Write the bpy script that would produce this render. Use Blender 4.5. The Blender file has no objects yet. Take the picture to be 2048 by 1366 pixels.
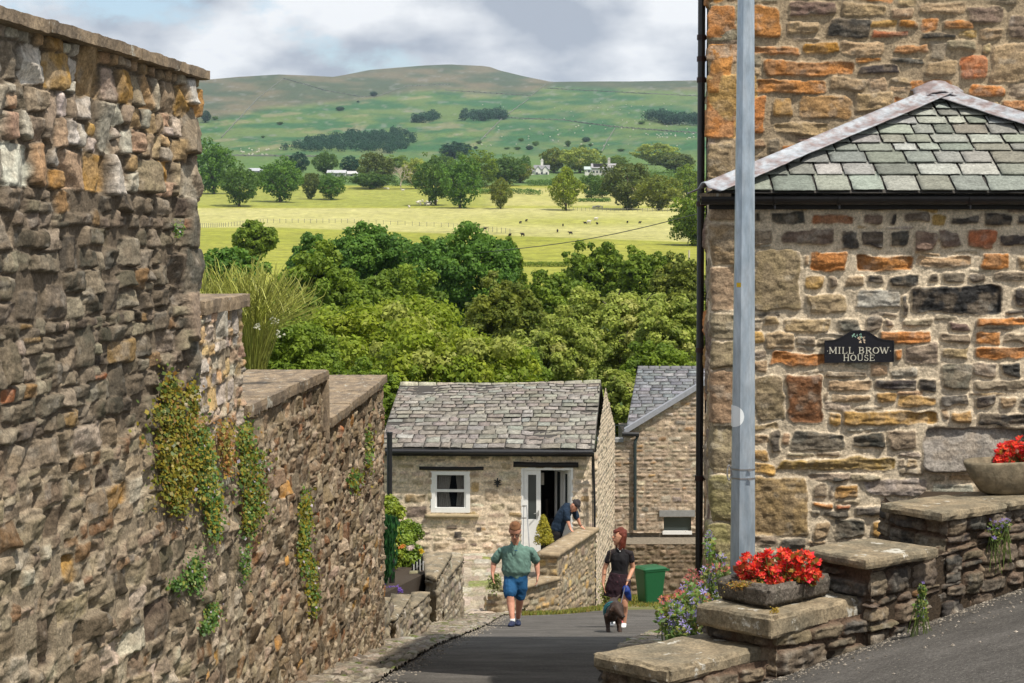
import bpy, bmesh, math, random
import numpy as np
from mathutils import Vector, Matrix
R = math.radians
random.seed(7); rng = np.random.default_rng(7)
sc = bpy.context.scene
col = sc.collection
# ---------------------------------------------------------------- camera, sky, sun, exposure
PITCH = R(3.0); F = 3982.0                       # 70 mm lens on a 36 mm frame, in pixels of a 2048 wide picture
cam_d = bpy.data.cameras.new("camera"); cam = bpy.data.objects.new("camera", cam_d); col.objects.link(cam)
cam_d.sensor_width = 36.0; cam_d.lens = 36.0*F/2048.0; cam_d.clip_start = 0.1; cam_d.clip_end = 20000
cam.location = (0, 0, 0); cam.rotation_euler = (R(90)-PITCH, 0, 0)
sc.camera = cam
SUN_EL = R(60); SUN_AZ = Vector((0.68, -0.73, 0)).normalized()      # towards the sun, in plan
wd = bpy.data.worlds.new("World"); sc.world = wd; wd.use_nodes = True
nt = wd.node_tree; N = nt.nodes; L = nt.links; N.clear()
def nd(t, **k):
    n = N.new(t)
    for a, b in k.items():
        if a in n.inputs: n.inputs[a].default_value = b
        else: setattr(n, a, b)
    return n
out = nd('ShaderNodeOutputWorld'); bg = nd('ShaderNodeBackground'); bg.inputs['Strength'].default_value = 0.15
sky = nd('ShaderNodeTexSky'); sky.sky_type = 'NISHITA'; sky.sun_disc = False
sky.sun_elevation = SUN_EL; sky.sun_rotation = math.atan2(SUN_AZ.x, SUN_AZ.y)
tc = nd('ShaderNodeTexCoord')
sep = nd('ShaderNodeSeparateXYZ'); L.new(tc.outputs['Generated'], sep.inputs[0])
mz = nd('ShaderNodeMath', operation='MAXIMUM'); L.new(sep.outputs[2], mz.inputs[0]); mz.inputs[1].default_value = 0.0
az_ = nd('ShaderNodeMath', operation='ADD'); L.new(mz.outputs[0], az_.inputs[0]); az_.inputs[1].default_value = 0.45
dx = nd('ShaderNodeMath', operation='DIVIDE'); L.new(sep.outputs[0], dx.inputs[0]); L.new(az_.outputs[0], dx.inputs[1])
dy = nd('ShaderNodeMath', operation='DIVIDE'); L.new(sep.outputs[1], dy.inputs[0]); L.new(az_.outputs[0], dy.inputs[1])
cb = nd('ShaderNodeCombineXYZ'); L.new(dx.outputs[0], cb.inputs[0]); L.new(dy.outputs[0], cb.inputs[1])
n1 = nd('ShaderNodeTexNoise'); n1.inputs['Scale'].default_value = 4.2; n1.inputs['Detail'].default_value = 7; n1.inputs['Roughness'].default_value = 0.60
L.new(cb.outputs[0], n1.inputs['Vector'])
mp = nd('ShaderNodeMapping'); mp.inputs['Location'].default_value = (3.3, 1.2, 0); L.new(cb.outputs[0], mp.inputs[0])
n2 = nd('ShaderNodeTexNoise'); n2.inputs['Scale'].default_value = 6.5; n2.inputs['Detail'].default_value = 8; L.new(mp.outputs[0], n2.inputs['Vector'])
cov = nd('ShaderNodeMapRange'); cov.interpolation_type = 'SMOOTHSTEP'
cov.inputs['From Min'].default_value = 0.33; cov.inputs['From Max'].default_value = 0.45; L.new(n1.outputs[0], cov.inputs[0])
crp = nd('ShaderNodeValToRGB'); L.new(n2.outputs[0], crp.inputs[0])
crp.color_ramp.elements[0].position = 0.40; crp.color_ramp.elements[0].color = (3.0, 3.3, 3.8, 1)
crp.color_ramp.elements[1].position = 0.60; crp.color_ramp.elements[1].color = (6.6, 6.7, 6.8, 1)
mixw = nd('ShaderNodeMix'); mixw.data_type = 'RGBA'
L.new(cov.outputs[0], mixw.inputs['Factor']); L.new(sky.outputs[0], mixw.inputs['A']); L.new(crp.outputs[0], mixw.inputs['B'])
L.new(mixw.outputs['Result'], bg.inputs[0]); L.new(bg.outputs[0], out.inputs[0])
sun_d = bpy.data.lights.new("sun", 'SUN'); sun = bpy.data.objects.new("sun", sun_d); col.objects.link(sun)
sun_d.energy = 4.8; sun_d.angle = R(1.0); sun_d.color = (1.0, 0.93, 0.82)
sdir = Vector((SUN_AZ.x*math.cos(SUN_EL), SUN_AZ.y*math.cos(SUN_EL), math.sin(SUN_EL)))
sun.rotation_euler = sdir.to_track_quat('Z', 'Y').to_euler(); sun.location = (0, 0, 60)
vs = sc.view_settings; vs.view_transform = 'Standard'; vs.look = 'None'; vs.exposure = 0.04; vs.gamma = 1.0; vs.use_curve_mapping = False
sc.cycles.max_bounces = 6; sc.cycles.transparent_max_bounces = 4; sc.cycles.volume_bounces = 0
# ---------------------------------------------------------------- helpers
CP, SP = math.cos(PITCH), math.sin(PITCH)
def at(x, y, D):
    """point at depth D (world Y) seen at photograph pixel x, y"""
    a = (x-1024)/F; b = (683-y)/F; k = CP+b*SP
    return Vector((a*D/k, D, D*(b*CP-SP)/k))
def tag(o, label=None, cat=None, group=None, kind=None):
    if label: o['label'] = label
    if cat: o['category'] = cat
    if group: o['group'] = group
    if kind: o['kind'] = kind
    return o
def thing(name, loc, label, cat, group=None, rz=0):
    o = bpy.data.objects.new(name, None); col.objects.link(o); o.location = loc; o.rotation_euler = (0, 0, rz)
    o.empty_display_size = 0.2
    return tag(o, label, cat, group)
def link(name, me, mat=None, parent=None, local=False):
    o = bpy.data.objects.new(name, me); col.objects.link(o)
    if mat is not None and not me.materials: me.materials.append(mat)
    if parent is not None:
        o.parent = parent
        if not local:                       # vertices are in world space: undo the chain of parents
            m = Matrix.Identity(4); p = parent
            while p is not None:
                m = p.matrix_local_calc() @ m if hasattr(p, 'matrix_local_calc') else (Matrix.Translation(p.location) @ p.rotation_euler.to_matrix().to_4x4()) @ m
                p = p.parent
            mi = m.inverted()
            o.location = mi.to_translation(); o.rotation_euler = mi.to_euler()
    return o
def npmesh(name, V, Q, cols=None, smooth=True, uvtag=None):
    """fast mesh from numpy arrays; Q is (n,4) or (n,3)"""
    me = bpy.data.meshes.new(name); V = np.asarray(V, np.float32); Q = np.asarray(Q, np.int32)
    k = Q.shape[1]; n = len(Q)
    me.vertices.add(len(V)); me.vertices.foreach_set('co', V.ravel())
    me.loops.add(n*k); me.loops.foreach_set('vertex_index', Q.ravel())
    me.polygons.add(n); me.polygons.foreach_set('loop_start', np.arange(0, n*k, k, dtype=np.int32))
    me.polygons.foreach_set('use_smooth', np.full(n, smooth, dtype=bool))
    me.update(calc_edges=True)
    if cols is not None: setcol(me, cols)
    return me
def setcol(me, cols):
    a = me.color_attributes.new('Col', 'FLOAT_COLOR', 'POINT')
    c = np.ones((len(cols), 4), np.float32); c[:, :3] = cols; a.data.foreach_set('color', c.ravel())
_P = np.random.default_rng(3).permutation(256); _P = np.concatenate([_P, _P, _P])
_H = np.random.default_rng(5).random(256).astype(np.float32)
def vnoise(x, y, z=0.0):
    """value noise in 0..1"""
    x = np.asarray(x, np.float64); y = np.asarray(y, np.float64); z = np.asarray(z, np.float64)+0*x
    xi = np.floor(x).astype(np.int64); yi = np.floor(y).astype(np.int64); zi = np.floor(z).astype(np.int64)
    fx = x-xi; fy = y-yi; fz = z-zi
    fx = fx*fx*(3-2*fx); fy = fy*fy*(3-2*fy); fz = fz*fz*(3-2*fz)
    xi &= 255; yi &= 255; zi &= 255
    def h(a, b, c): return _H[_P[_P[_P[a]+b]+c]]
    x1 = (xi+1) & 255; y1 = (yi+1) & 255; z1 = (zi+1) & 255
    a = h(xi, yi, zi)*(1-fx)+h(x1, yi, zi)*fx; b = h(xi, y1, zi)*(1-fx)+h(x1, y1, zi)*fx
    c = h(xi, yi, z1)*(1-fx)+h(x1, yi, z1)*fx; d = h(xi, y1, z1)*(1-fx)+h(x1, y1, z1)*fx
    return (a*(1-fy)+b*fy)*(1-fz)+(c*(1-fy)+d*fy)*fz
def fbm(x, y, z=0.0, o=4, g=0.5):
    s = 0; a = 1; t = 0
    for i in range(o):
        s = s+a*vnoise(x*2**i+17.3*i, y*2**i+9.1*i, z*2**i+3.7*i); t += a; a *= g
    return s/t
class MB:
    """collects boxes, tubes and polygons for one mesh"""
    def __init__(s): s.v = []; s.f = []; s.c = []
    def add(s, vs, fs, c=None):
        b = len(s.v); s.v += [tuple(v) for v in vs]; s.f += [tuple(b+i for i in f) for f in fs]; s.c += [c or (1, 1, 1)]*len(vs)
    def box(s, lo, hi, c=None, m=None):
        x0, y0, z0 = lo; x1, y1, z1 = hi
        vs = [Vector(p) for p in ((x0,y0,z0),(x1,y0,z0),(x1,y1,z0),(x0,y1,z0),(x0,y0,z1),(x1,y0,z1),(x1,y1,z1),(x0,y1,z1))]
        if m: vs = [m @ v for v in vs]
        s.add(vs, [(0,3,2,1),(4,5,6,7),(0,1,5,4),(1,2,6,5),(2,3,7,6),(3,0,4,7)], c)
    def hexa(s, b, t, c=None):
        """four bottom and four top corners"""
        s.add(list(b)+list(t), [(0,3,2,1),(4,5,6,7),(0,1,5,4),(1,2,6,5),(2,3,7,6),(3,0,4,7)], c)
    def tube(s, pts, r, n=8, c=None, cap=True):
        pts = [Vector(p) for p in pts]; rs = r if isinstance(r, (list, tuple)) else [r]*len(pts); rings = []
        for i, p in enumerate(pts):
            d = (pts[min(i+1, len(pts)-1)]-pts[max(i-1, 0)]).normalized()
            a = d.orthogonal().normalized() if abs(d.z) < .99 else Vector((1, 0, 0))
            if abs(d.z) < .99: a = d.cross(Vector((0, 0, 1))).normalized()
            b = d.cross(a); rings.append([p+(a*math.cos(t)+b*math.sin(t))*rs[i] for t in [2*math.pi*(k+.5)/n for k in range(n)]])
        vs = [v for q in rings for v in q]; fs = []
        for i in range(len(pts)-1):
            for k in range(n):
                a = i*n+k; b2 = i*n+(k+1) % n; fs.append((a, b2, b2+n, a+n))
        if cap: fs.append(tuple(range(n))[::-1]); fs.append(tuple((len(pts)-1)*n+k for k in range(n)))
        s.add(vs, fs, c)
    def prism(s, poly, d, c=None):
        """poly: list of 3D points, d: extrusion vector"""
        n = len(poly); vs = [Vector(p) for p in poly]+[Vector(p)+Vector(d) for p in poly]
        s.add(vs, [tuple(range(n))[::-1], tuple(range(n, 2*n))]+[(i, (i+1) % n, n+(i+1) % n, n+i) for i in range(n)], c)
    def build(s, name, mat, parent=None, smooth=False, bevel=0, local=False, seg=2):
        me = bpy.data.meshes.new(name); me.from_pydata(s.v, [], s.f)
        me.update()
        bm = bmesh.new(); bm.from_mesh(me)
        cl = None
        if any(c != (1, 1, 1) for c in s.c):
            cl = bm.verts.layers.float_color.new('Col'); bm.verts.ensure_lookup_table()
            for i, v in enumerate(bm.verts): v[cl] = (*s.c[i][:3], 1)
        bmesh.ops.recalc_face_normals(bm, faces=bm.faces)
        if bevel: bmesh.ops.bevel(bm, geom=[e for e in bm.edges], offset=bevel, segments=seg, affect='EDGES', clamp_overlap=True)
        bm.to_mesh(me); bm.free()
        me.polygons.foreach_set('use_smooth', [smooth]*len(me.polygons))
        if cl and 'Col' in me.attributes: me.color_attributes.active_color = me.attributes['Col']
        return link(name, me, mat, parent, local)
def lattice(c8, nu, nv, nw, amp=.006, rnd=.01, scale=9., seed=0, chip=0):
    """a rough-hewn block: bottom c8[0:4], top c8[4:8], each in order around; returns V, Q"""
    c = np.array([list(v) for v in c8], float); V = []; idx = {}; Q = []
    def P(i, j, k):
        key = (i, j, k)
        if key not in idx:
            u, v, w = i/nu, j/nv, k/nw
            b = (c[0]*(1-u)+c[1]*u)*(1-v)+(c[3]*(1-u)+c[2]*u)*v
            t = (c[4]*(1-u)+c[5]*u)*(1-v)+(c[7]*(1-u)+c[6]*u)*v
            idx[key] = len(V); V.append(b*(1-w)+t*w)
        return idx[key]
    for i in range(nu):
        for j in range(nv):
            Q.append((P(i,j,0), P(i,j+1,0), P(i+1,j+1,0), P(i+1,j,0))); Q.append((P(i,j,nw), P(i+1,j,nw), P(i+1,j+1,nw), P(i,j+1,nw)))
    for i in range(nu):
        for k in range(nw):
            Q.append((P(i,0,k), P(i+1,0,k), P(i+1,0,k+1), P(i,0,k+1))); Q.append((P(i,nv,k), P(i,nv,k+1), P(i+1,nv,k+1), P(i+1,nv,k)))
    for j in range(nv):
        for k in range(nw):
            Q.append((P(0,j,k), P(0,j,k+1), P(0,j+1,k+1), P(0,j+1,k))); Q.append((P(nu,j,k), P(nu,j+1,k), P(nu,j+1,k+1), P(nu,j,k+1)))
    V = np.array(V); ks = np.array(list(idx.keys()))
    cen = c.mean(0)
    # round edges: pull vertices lying on two or three faces inward
    on = ((ks[:, 0] == 0) | (ks[:, 0] == nu)).astype(int)+((ks[:, 1] == 0) | (ks[:, 1] == nv))+((ks[:, 2] == 0) | (ks[:, 2] == nw))
    def ax(i0, i1): d = c[i1]-c[i0]; return d/np.linalg.norm(d)
    au, av, aw = ax(0, 1), ax(0, 3), ax(0, 4)
    pull = np.zeros_like(V)
    for a, n, dv in ((0, nu, au), (1, nv, av), (2, nw, aw)):
        s = np.where(ks[:, a] == 0, 1, np.where(ks[:, a] == n, -1, 0))
        pull += s[:, None]*dv[None]
    m = np.where(on >= 2, .42, 0.)*rnd*(1+chip*(fbm(V[:, 0]*14+seed, V[:, 1]*14, V[:, 2]*14, 2)**3)*6)
    V = V+pull*m[:, None]
    n0 = fbm(V[:, 0]*scale+seed, V[:, 1]*scale+3, V[:, 2]*scale+7, 4)-.5
    n1_ = fbm(V[:, 0]*scale+seed+40, V[:, 1]*scale+13, V[:, 2]*scale+27, 4)-.5
    n2_ = fbm(V[:, 0]*scale+seed+80, V[:, 1]*scale+23, V[:, 2]*scale+47, 4)-.5
    V = V+np.stack([n0, n1_, n2_], 1)*amp*2
    return V, np.array(Q)
def block(name, c8, mat, parent=None, res=.04, amp=.006, rnd=.012, scale=9., seed=0, chip=0, smooth=True, merge=None):
    c = [Vector(v) for v in c8]
    n = lambda a, b: max(1, min(60, int((c[b]-c[a]).length/res)))
    V, Q = lattice(c, n(0, 1), n(0, 3), n(0, 4), amp, rnd, scale, seed, chip)
    if merge is not None: merge.append((V, Q)); return
    me = npmesh(name, V, Q, smooth=smooth); return link(name, me, mat, parent)
def merged(name, parts, mat, parent=None, cols=None, smooth=True):
    V = []; Q = []; C = []; b = 0
    for i, (v, q) in enumerate(parts):
        V.append(v); Q.append(q+b); b += len(v)
        if cols is not None: C.append(np.tile(np.array(cols[i], float), (len(v), 1)))
    me = npmesh(name, np.concatenate(V), np.concatenate(Q), np.concatenate(C) if cols is not None else None, smooth)
    return link(name, me, mat, parent)
def fixnormals(me):
    bm = bmesh.new(); bm.from_mesh(me); bmesh.ops.recalc_face_normals(bm, faces=bm.faces); bm.to_mesh(me); bm.free()
def quad8(p, q, w, z0, z1, side=1):
    """box along p->q, width w to the left (side=1) of travel, from z0 to z1 -> 8 corners"""
    p = Vector((p[0], p[1], 0)); q = Vector((q[0], q[1], 0)); d = (q-p).normalized(); n = Vector((-d.y, d.x, 0))*w*side
    b = [p, q, q+n, p+n]
    return [Vector((v.x, v.y, z0)) for v in b]+[Vector((v.x, v.y, z1)) for v in b]
# ---------------------------------------------------------------- materials
def material(name, base=(.5,.5,.5), rough=.8, var=0.0, vscale=6., bump=0.0, bscale=30., metal=0.0, vcol=False, base2=None, spots=None, spot_scale=8., spot_t=.6, spec=.3, transl=0.0, aniso=None, bd=.02, grain=0, gscale=60):
    m = bpy.data.materials.new(name); m.use_nodes = True; t = m.node_tree; n = t.nodes; l = t.links
    bs = n['Principled BSDF']; bs.inputs['Roughness'].default_value = rough; bs.inputs['Metallic'].default_value = metal
    bs.inputs['Specular IOR Level'].default_value = spec
    tcn = n.new('ShaderNodeTexCoord'); vec = tcn.outputs['Object']
    if aniso:
        mpn = n.new('ShaderNodeMapping'); mpn.inputs['Scale'].default_value = aniso; l.new(vec, mpn.inputs[0]); vec = mpn.outputs[0]
    if vcol:
        a = n.new('ShaderNodeAttribute'); a.attribute_name = 'Col'; src = a.outputs['Color']
    else:
        rgb = n.new('ShaderNodeRGB'); rgb.outputs[0].default_value = (*base, 1); src = rgb.outputs[0]
    def noise(s, d=5, r=.6):
        q = n.new('ShaderNodeTexNoise'); q.inputs['Scale'].default_value = s; q.inputs['Detail'].default_value = d; q.inputs['Roughness'].default_value = r
        l.new(vec, q.inputs['Vector']); return q.outputs[0]
    def mixc(f, A, B, mode='MIX'):
        q = n.new('ShaderNodeMix'); q.data_type = 'RGBA'; q.blend_type = mode
        if isinstance(f, float): q.inputs['Factor'].default_value = f
        else: l.new(f, q.inputs['Factor'])
        for s_, v in (('A', A), ('B', B)):
            if isinstance(v, tuple): q.inputs[s_].default_value = (*v, 1)
            else: l.new(v, q.inputs[s_])
        return q.outputs['Result']
    def rng_(v, a, b, c=0., d=1.):
        q = n.new('ShaderNodeMapRange'); q.inputs['From Min'].default_value = a; q.inputs['From Max'].default_value = b
        q.inputs['To Min'].default_value = c; q.inputs['To Max'].default_value = d; l.new(v, q.inputs[0]); return q.outputs[0]
    if base2 is not None: src = mixc(rng_(noise(vscale), .4, .6), src, base2)
    if var:
        v = rng_(noise(vscale*2.3, 6, .65), .3, .7, 1-var, 1+var)
        src = mixc(1.0, src, v, 'MULTIPLY') if False else _mul(n, l, src, v)
    if grain:
        src = _mul(n, l, src, rng_(noise(gscale, 4, .75), .35, .65, 1-grain, 1+grain))
    if spots:
        src = mixc(rng_(noise(spot_scale, 5, .7), spot_t, spot_t+.05), src, spots)
    l.new(src, bs.inputs['Base Color'])
    if bump:
        b = n.new('ShaderNodeBump'); b.inputs['Strength'].default_value = bump; b.inputs['Distance'].default_value = bd
        l.new(noise(bscale, 8, .65), b.inputs['Height']); l.new(b.outputs[0], bs.inputs['Normal'])
    if transl:
        tr = n.new('ShaderNodeBsdfTranslucent'); l.new(src, tr.inputs[0]); ms = n.new('ShaderNodeMixShader'); ms.inputs[0].default_value = transl
        l.new(bs.outputs[0], ms.inputs[1]); l.new(tr.outputs[0], ms.inputs[2]); l.new(ms.outputs[0], n['Material Output'].inputs[0])
    return m
def _mul(n, l, c, v):
    q = n.new('ShaderNodeVectorMath'); q.operation = 'SCALE'; l.new(c, q.inputs[0]); l.new(v, q.inputs['Scale']); return q.outputs[0]
M = {}
M['stone'] = material('rubble_stone', rough=.9, var=.3, vscale=11, bump=.9, bscale=55, vcol=True, spec=.2, bd=.010, grain=.32, gscale=70)
M['stone_far'] = material('rubble_stone_far', rough=.9, var=.25, vscale=3, bump=.6, bscale=18, vcol=True, spec=.2, bd=.025, grain=.3, gscale=22)
M['coping'] = material('coping_stone', base=(.29,.22,.145), base2=(.18,.14,.10), rough=.9, var=.35, vscale=4, bump=.8, bscale=36, grain=.3, gscale=50, spots=(.42,.40,.34), spot_scale=7, spot_t=.60, aniso=(2.2,.8,1), bd=.012)
M['slab'] = material('weathered_slab', base=(.27,.215,.14), base2=(.17,.145,.10), rough=.88, var=.35, vscale=4, bump=.9, bscale=34, spots=(.50,.48,.42), spot_scale=7, spot_t=.60, bd=.010, grain=.35, gscale=60)
M['trough'] = material('gritstone_trough', base=(.14,.12,.10), base2=(.08,.07,.055), rough=.95, var=.4, vscale=14, bump=1.0, bscale=45, spots=(.28,.26,.22), spot_scale=40, spot_t=.62, bd=.012, grain=.45, gscale=70)
M['slate'] = material('green_slate', rough=.7, var=.22, vscale=7, bump=.4, bscale=50, vcol=True, spots=(.36,.37,.34), spot_scale=9, spot_t=.66, bd=.008, grain=.3, gscale=60)
M['slate_old'] = material('old_stone_slate', rough=.85, var=.35, vscale=3, bump=.5, bscale=20, vcol=True, bd=.02, grain=.3, gscale=25)
M['lead'] = material('lead', base=(.36,.39,.43), base2=(.24,.19,.19), rough=.55, var=.3, vscale=7, bump=.3, bscale=12, spec=.5, aniso=(1.5,1,3), bd=.01)
M['galv'] = material('galvanised_steel', base=(.33,.40,.47), base2=(.43,.49,.55), rough=.42, var=.22, vscale=7, bump=.06, bscale=60, metal=.35, spec=.5, aniso=(2,2,.5))
M['black_pipe'] = material('black_painted_iron', base=(.014,.014,.016), rough=.35, var=.3, bump=.1, bscale=30, spec=.5)
M['black_wood'] = material('black_painted_wood', base=(.02,.018,.017), rough=.6, bump=.4, bscale=30)
M['white'] = material('white_paint', base=(.80,.80,.78), rough=.45, var=.05, vscale=5)
M['asphalt'] = material('asphalt', base=(.118,.110,.101), base2=(.088,.082,.075), rough=.95, spec=.12, var=.26, vscale=1.0, bump=.9, bscale=60, spots=(.28,.26,.23), spot_scale=60, spot_t=.60, bd=.015, grain=.42, gscale=55)
M['glass'] = material('window_glass', base=(.05,.06,.06), rough=.08, spec=.6)
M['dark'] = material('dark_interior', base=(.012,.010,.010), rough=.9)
M['curtain'] = material('net_curtain', base=(.55,.50,.42), rough=.9, var=.15, vscale=12, transl=.2)
M['leaf'] = material('leaves', rough=.55, vcol=True, transl=.42, spec=.25)
M['leaf_near'] = material('leaves_near', rough=.45, vcol=True, transl=.3, spec=.35)
M['bark'] = material('bark', base=(.11,.09,.07), rough=.95, var=.4, vscale=6, bump=.7, bscale=20)
M['grass'] = material('grass_fields', rough=.95, vcol=True, var=.22, vscale=.09, bump=.5, bscale=.25, bd=1.5, grain=.22, gscale=.45)
M['soil'] = material('soil', base=(.05,.035,.022), rough=1, var=.4, vscale=15, bump=.8, bscale=40)
# ---------------------------------------------------------------- terrain
YD = np.array([(560,230),(530,290),(505,340),(480,400),(450,500),(420,650),(400,760),(380,900),(355,1050),(340,1200),(325,1450),(305,1700),(280,2000),(240,2500),(210,2900),(182,3300),(165,3600)], float)
_zn = np.array([(-10,-1.5),(0,-1.6),(5,-1.9),(8,-2.22),(11,-2.69),(15,-3.36),(20.3,-4.23),(32,-6.27),(40,-7.62),(44,-8.25),(52,-9.4),(60,-12.5),(80,-19),(100,-24),(130,-27),(160,-24),(190,-14),(210,-9)], float)
_zf = np.array([(d, d*(474-y)/F) for y, d in YD])
_T = np.vstack([_zn, _zf])
def zbase(D):
    D = np.asarray(D, float)
    return np.interp(D, _T[:, 0], _T[:, 1])
_xs = np.array([0,400,480,560,640,700,760,1100,1250,1400,2048]); _ys = np.array([172,163,155,150,153,157,161,166,165,163,160])
_bx = np.array([0,640,690,740,800,850,900,965,980,1000,1050,1110,1200,2048]); _by = np.array([175,160,152,142,137,133,131,134,136,143,155,167,175,180])
def ground(X, D):
    X = np.asarray(X, float); D = np.asarray(D, float)
    z = zbase(D)
    # right-hand lane rises to the right
    z = z+.27*np.clip(X-.3, 0, 6)*np.clip((14-D)/2.5, 0, 1)
    # retained garden behind the tall wall
    g = np.clip((-X-1.75)/.5, 0, 1)*np.clip((34-D)/8, 0, 1)
    z = z*(1-g)+np.minimum(-2.7, -2.7-.2*(D-20).clip(0))*g
    px = 1024+X/np.maximum(D, 1)*F
    w = np.clip(D/3600, 0, 1.0)**3
    z = z+w*D*(165-np.interp(px, _xs, _ys))/F*(D <= 3600)
    far = D > 3600
    t = np.clip((D-3600)/700, 0, 1); t2 = t*t*(3-2*t)
    y = np.interp(px, _xs, _ys)*(1-t2)+np.minimum(np.interp(px, _bx, _by), 175)*t2
    zf = D*(474-y)/F - np.clip(D-4400, 0, None)*.4
    z = np.where(far, zf, z)
    # broad undulation of the hill and small bumps on the fields
    z = z+np.where((D > 1300) & (D < 4300), (fbm(X/330, D/330, 1.0, 4)-.5)*55*np.clip((D-1300)/900, 0, 1)*np.clip((3700-D)/900, 0.06, 1), 0)
    z = z+np.where((D > 280) & (D < 1500), (fbm(X/60, D/70, 5.0, 3)-.5)*3.2*np.clip((D-280)/150, 0, 1), 0)
    return z
def gz(X, D): return float(ground(np.array([X]), np.array([D]))[0])
def onfield(x, y):
    """the point of the ground that a sight line through photograph pixel x, y meets"""
    lo = 200.; Ds = np.geomspace(215, 4600, 1500); P = at(x, y, 1.0)
    zz = ground(P.x*Ds, Ds)-P.z*Ds
    k = np.where(zz > 0)[0]; D = Ds[k[0]] if len(k) else 3500.
    return Vector((P.x*D, D, gz(P.x*D, D)))
def lerpc(a, b, t): return np.asarray(a)*(1-t[..., None])+np.asarray(b)*t[..., None]
def ss(a, b, x): t = np.clip((x-a)/(b-a), 0, 1); return t*t*(3-2*t)
def terrain():
    D = np.concatenate([np.linspace(-9, 60, 60), np.linspace(62, 215, 40), np.geomspace(218, 4700, 560), np.array([5200, 6500])])
    t = np.concatenate([np.linspace(-.75, -.30, 20), np.linspace(-.29, .29, 460), np.linspace(.30, .75, 20)])
    X = t[None, :]*(np.maximum(D, 0)[:, None]+30); DD = D[:, None]+0*X
    Z = ground(X, DD)-np.where(DD < 53, .06, 0)
    px = 1024+X/np.maximum(DD, 1)*F; py = 474-Z/np.maximum(DD, 1)*F
    n = fbm(X/25, DD/40, 2., 4); nb = fbm(px/60, py/9, 3., 4); nc = fbm(px/22, py/5, 8., 3)
    c = np.zeros(X.shape+(3,))
    c[:] = (.045, .075, .02)
    # river meadows, from near to far
    field = lerpc((.235, .255, .026), (.315, .315, .045), n)
    c = np.where((DD > 215)[..., None], field, c)
    pale = lerpc((.37, .35, .12), (.45, .42, .18), n)
    k1 = ss(0, 1, ((455+np.clip(px-560, 0, 900)*.035)-py)/4+.5)*ss(0, 1, (py-(416+0*px))/3+.5)
    k1 = k1*(1-.75*np.exp(-((px-1150)/190)**2-((py-443)/9)**2))*(.75+.25*nc)
    c = c*(1-k1[..., None])+pale*k1[..., None]
    k2 = ss(415, 409, py)*ss(372, 380, py)
    fl = lerpc((.21, .24, .035), (.30, .30, .06), nb)
    k2r = ss(950, 1010, px); fr = lerpc((.42, .38, .15), (.34, .34, .08), nb)
    c = c*(1-k2[..., None])+(fl*(1-k2r[..., None])+fr*k2r[..., None])*k2[..., None]
    # rows left by the mower in the nearest field
    st = (.5+.5*np.sin(DD*.55+fbm(X/40, DD/40, 0, 2)*14))*.12*((py > 462)&(py < 522)); c = c*(1-st[..., None])
    # beyond: pasture, then fell
    k3 = ss(374, 368, py)
    past = lerpc((.065, .14, .03), (.12, .18, .045), nb)
    c = c*(1-k3[..., None])+past*k3[..., None]
    up = ss(325, 300, py)
    fellg = lerpc((.030, .105, .035), (.10, .155, .045), ss(.35, .65, nb))
    c = c*(1-up[..., None])+fellg*up[..., None]
    brown = .7*ss(.58, .70, fbm(px/45, py/8+px/90, 11., 4))*ss(330, 290, py)*(.8-.5*ss(900, 1100, px))
    c = c*(1-brown[..., None])+np.array((.24, .21, .115))*brown[..., None]
    # moor above the intake wall
    wl = np.interp(px, [400,560,700,850,1060,1110,1400], [245,215,205,182,190,172,186])
    mo = ss(8, -8, py-wl+14*(nb-.5))
    moor = lerpc((.060, .085, .045), (.135, .12, .07), ss(.3, .7, nb))
    c = c*(1-mo[..., None])+moor*mo[..., None]
    rock = ss(.66, .74, fbm(px/14, py/5, 31., 3))*ss(300, 270, py)*.4
    c = c*(1-rock[..., None])+np.array((.22, .22, .2))*rock[..., None]
    c = c*(.86+.28*fbm(px/5, py/2.2, 9., 2))[..., None]
    nD, nT = X.shape; I = np.arange(nD*nT).reshape(nD, nT)
    Q = np.stack([I[:-1, :-1], I[:-1, 1:], I[1:, 1:], I[1:, :-1]], -1).reshape(-1, 4)
    me = npmesh('terrain', np.stack([X, DD, Z], -1).reshape(-1, 3), Q, c.reshape(-1, 3))
    tag(link('ground', me, M['grass']), kind='structure')
terrain()
# ---------------------------------------------------------------- masonry: one height field per wall, stone by stone
def rows(u0, u1, z0, z1, hfun, wfun, rr, thin=.15, tall=.08):
    """random rubble courses -> rectangles (u0,u1,z0,z1)"""
    out_ = []; z = z0; blocked = []
    while z < z1-.01:
        h = hfun(z, rr); u = u0-rr.random()*.15; nb = []
        while u < u1:
            w = wfun(z, h, rr)
            hit = [b for b in blocked if b[0] < u+w*.8 and b[1] > u+w*.1]
            if hit: u = max(b[1] for b in hit); continue
            p = rr.random()
            if p < thin and h > .05:
                k = rr.uniform(.35, .65); out_.append((u, u+w, z, z+h*k)); out_.append((u, u+w*rr.uniform(.5, 1), z+h*k, z+h))
            elif p < thin+tall:
                e = rr.uniform(.4, .9)*h; out_.append((u, u+w, z, z+h+e)); nb.append((u, u+w))
            else: out_.append((u, u+w, z, z+h))
            u += w
        blocked = nb; z += h
    return out_
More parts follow.
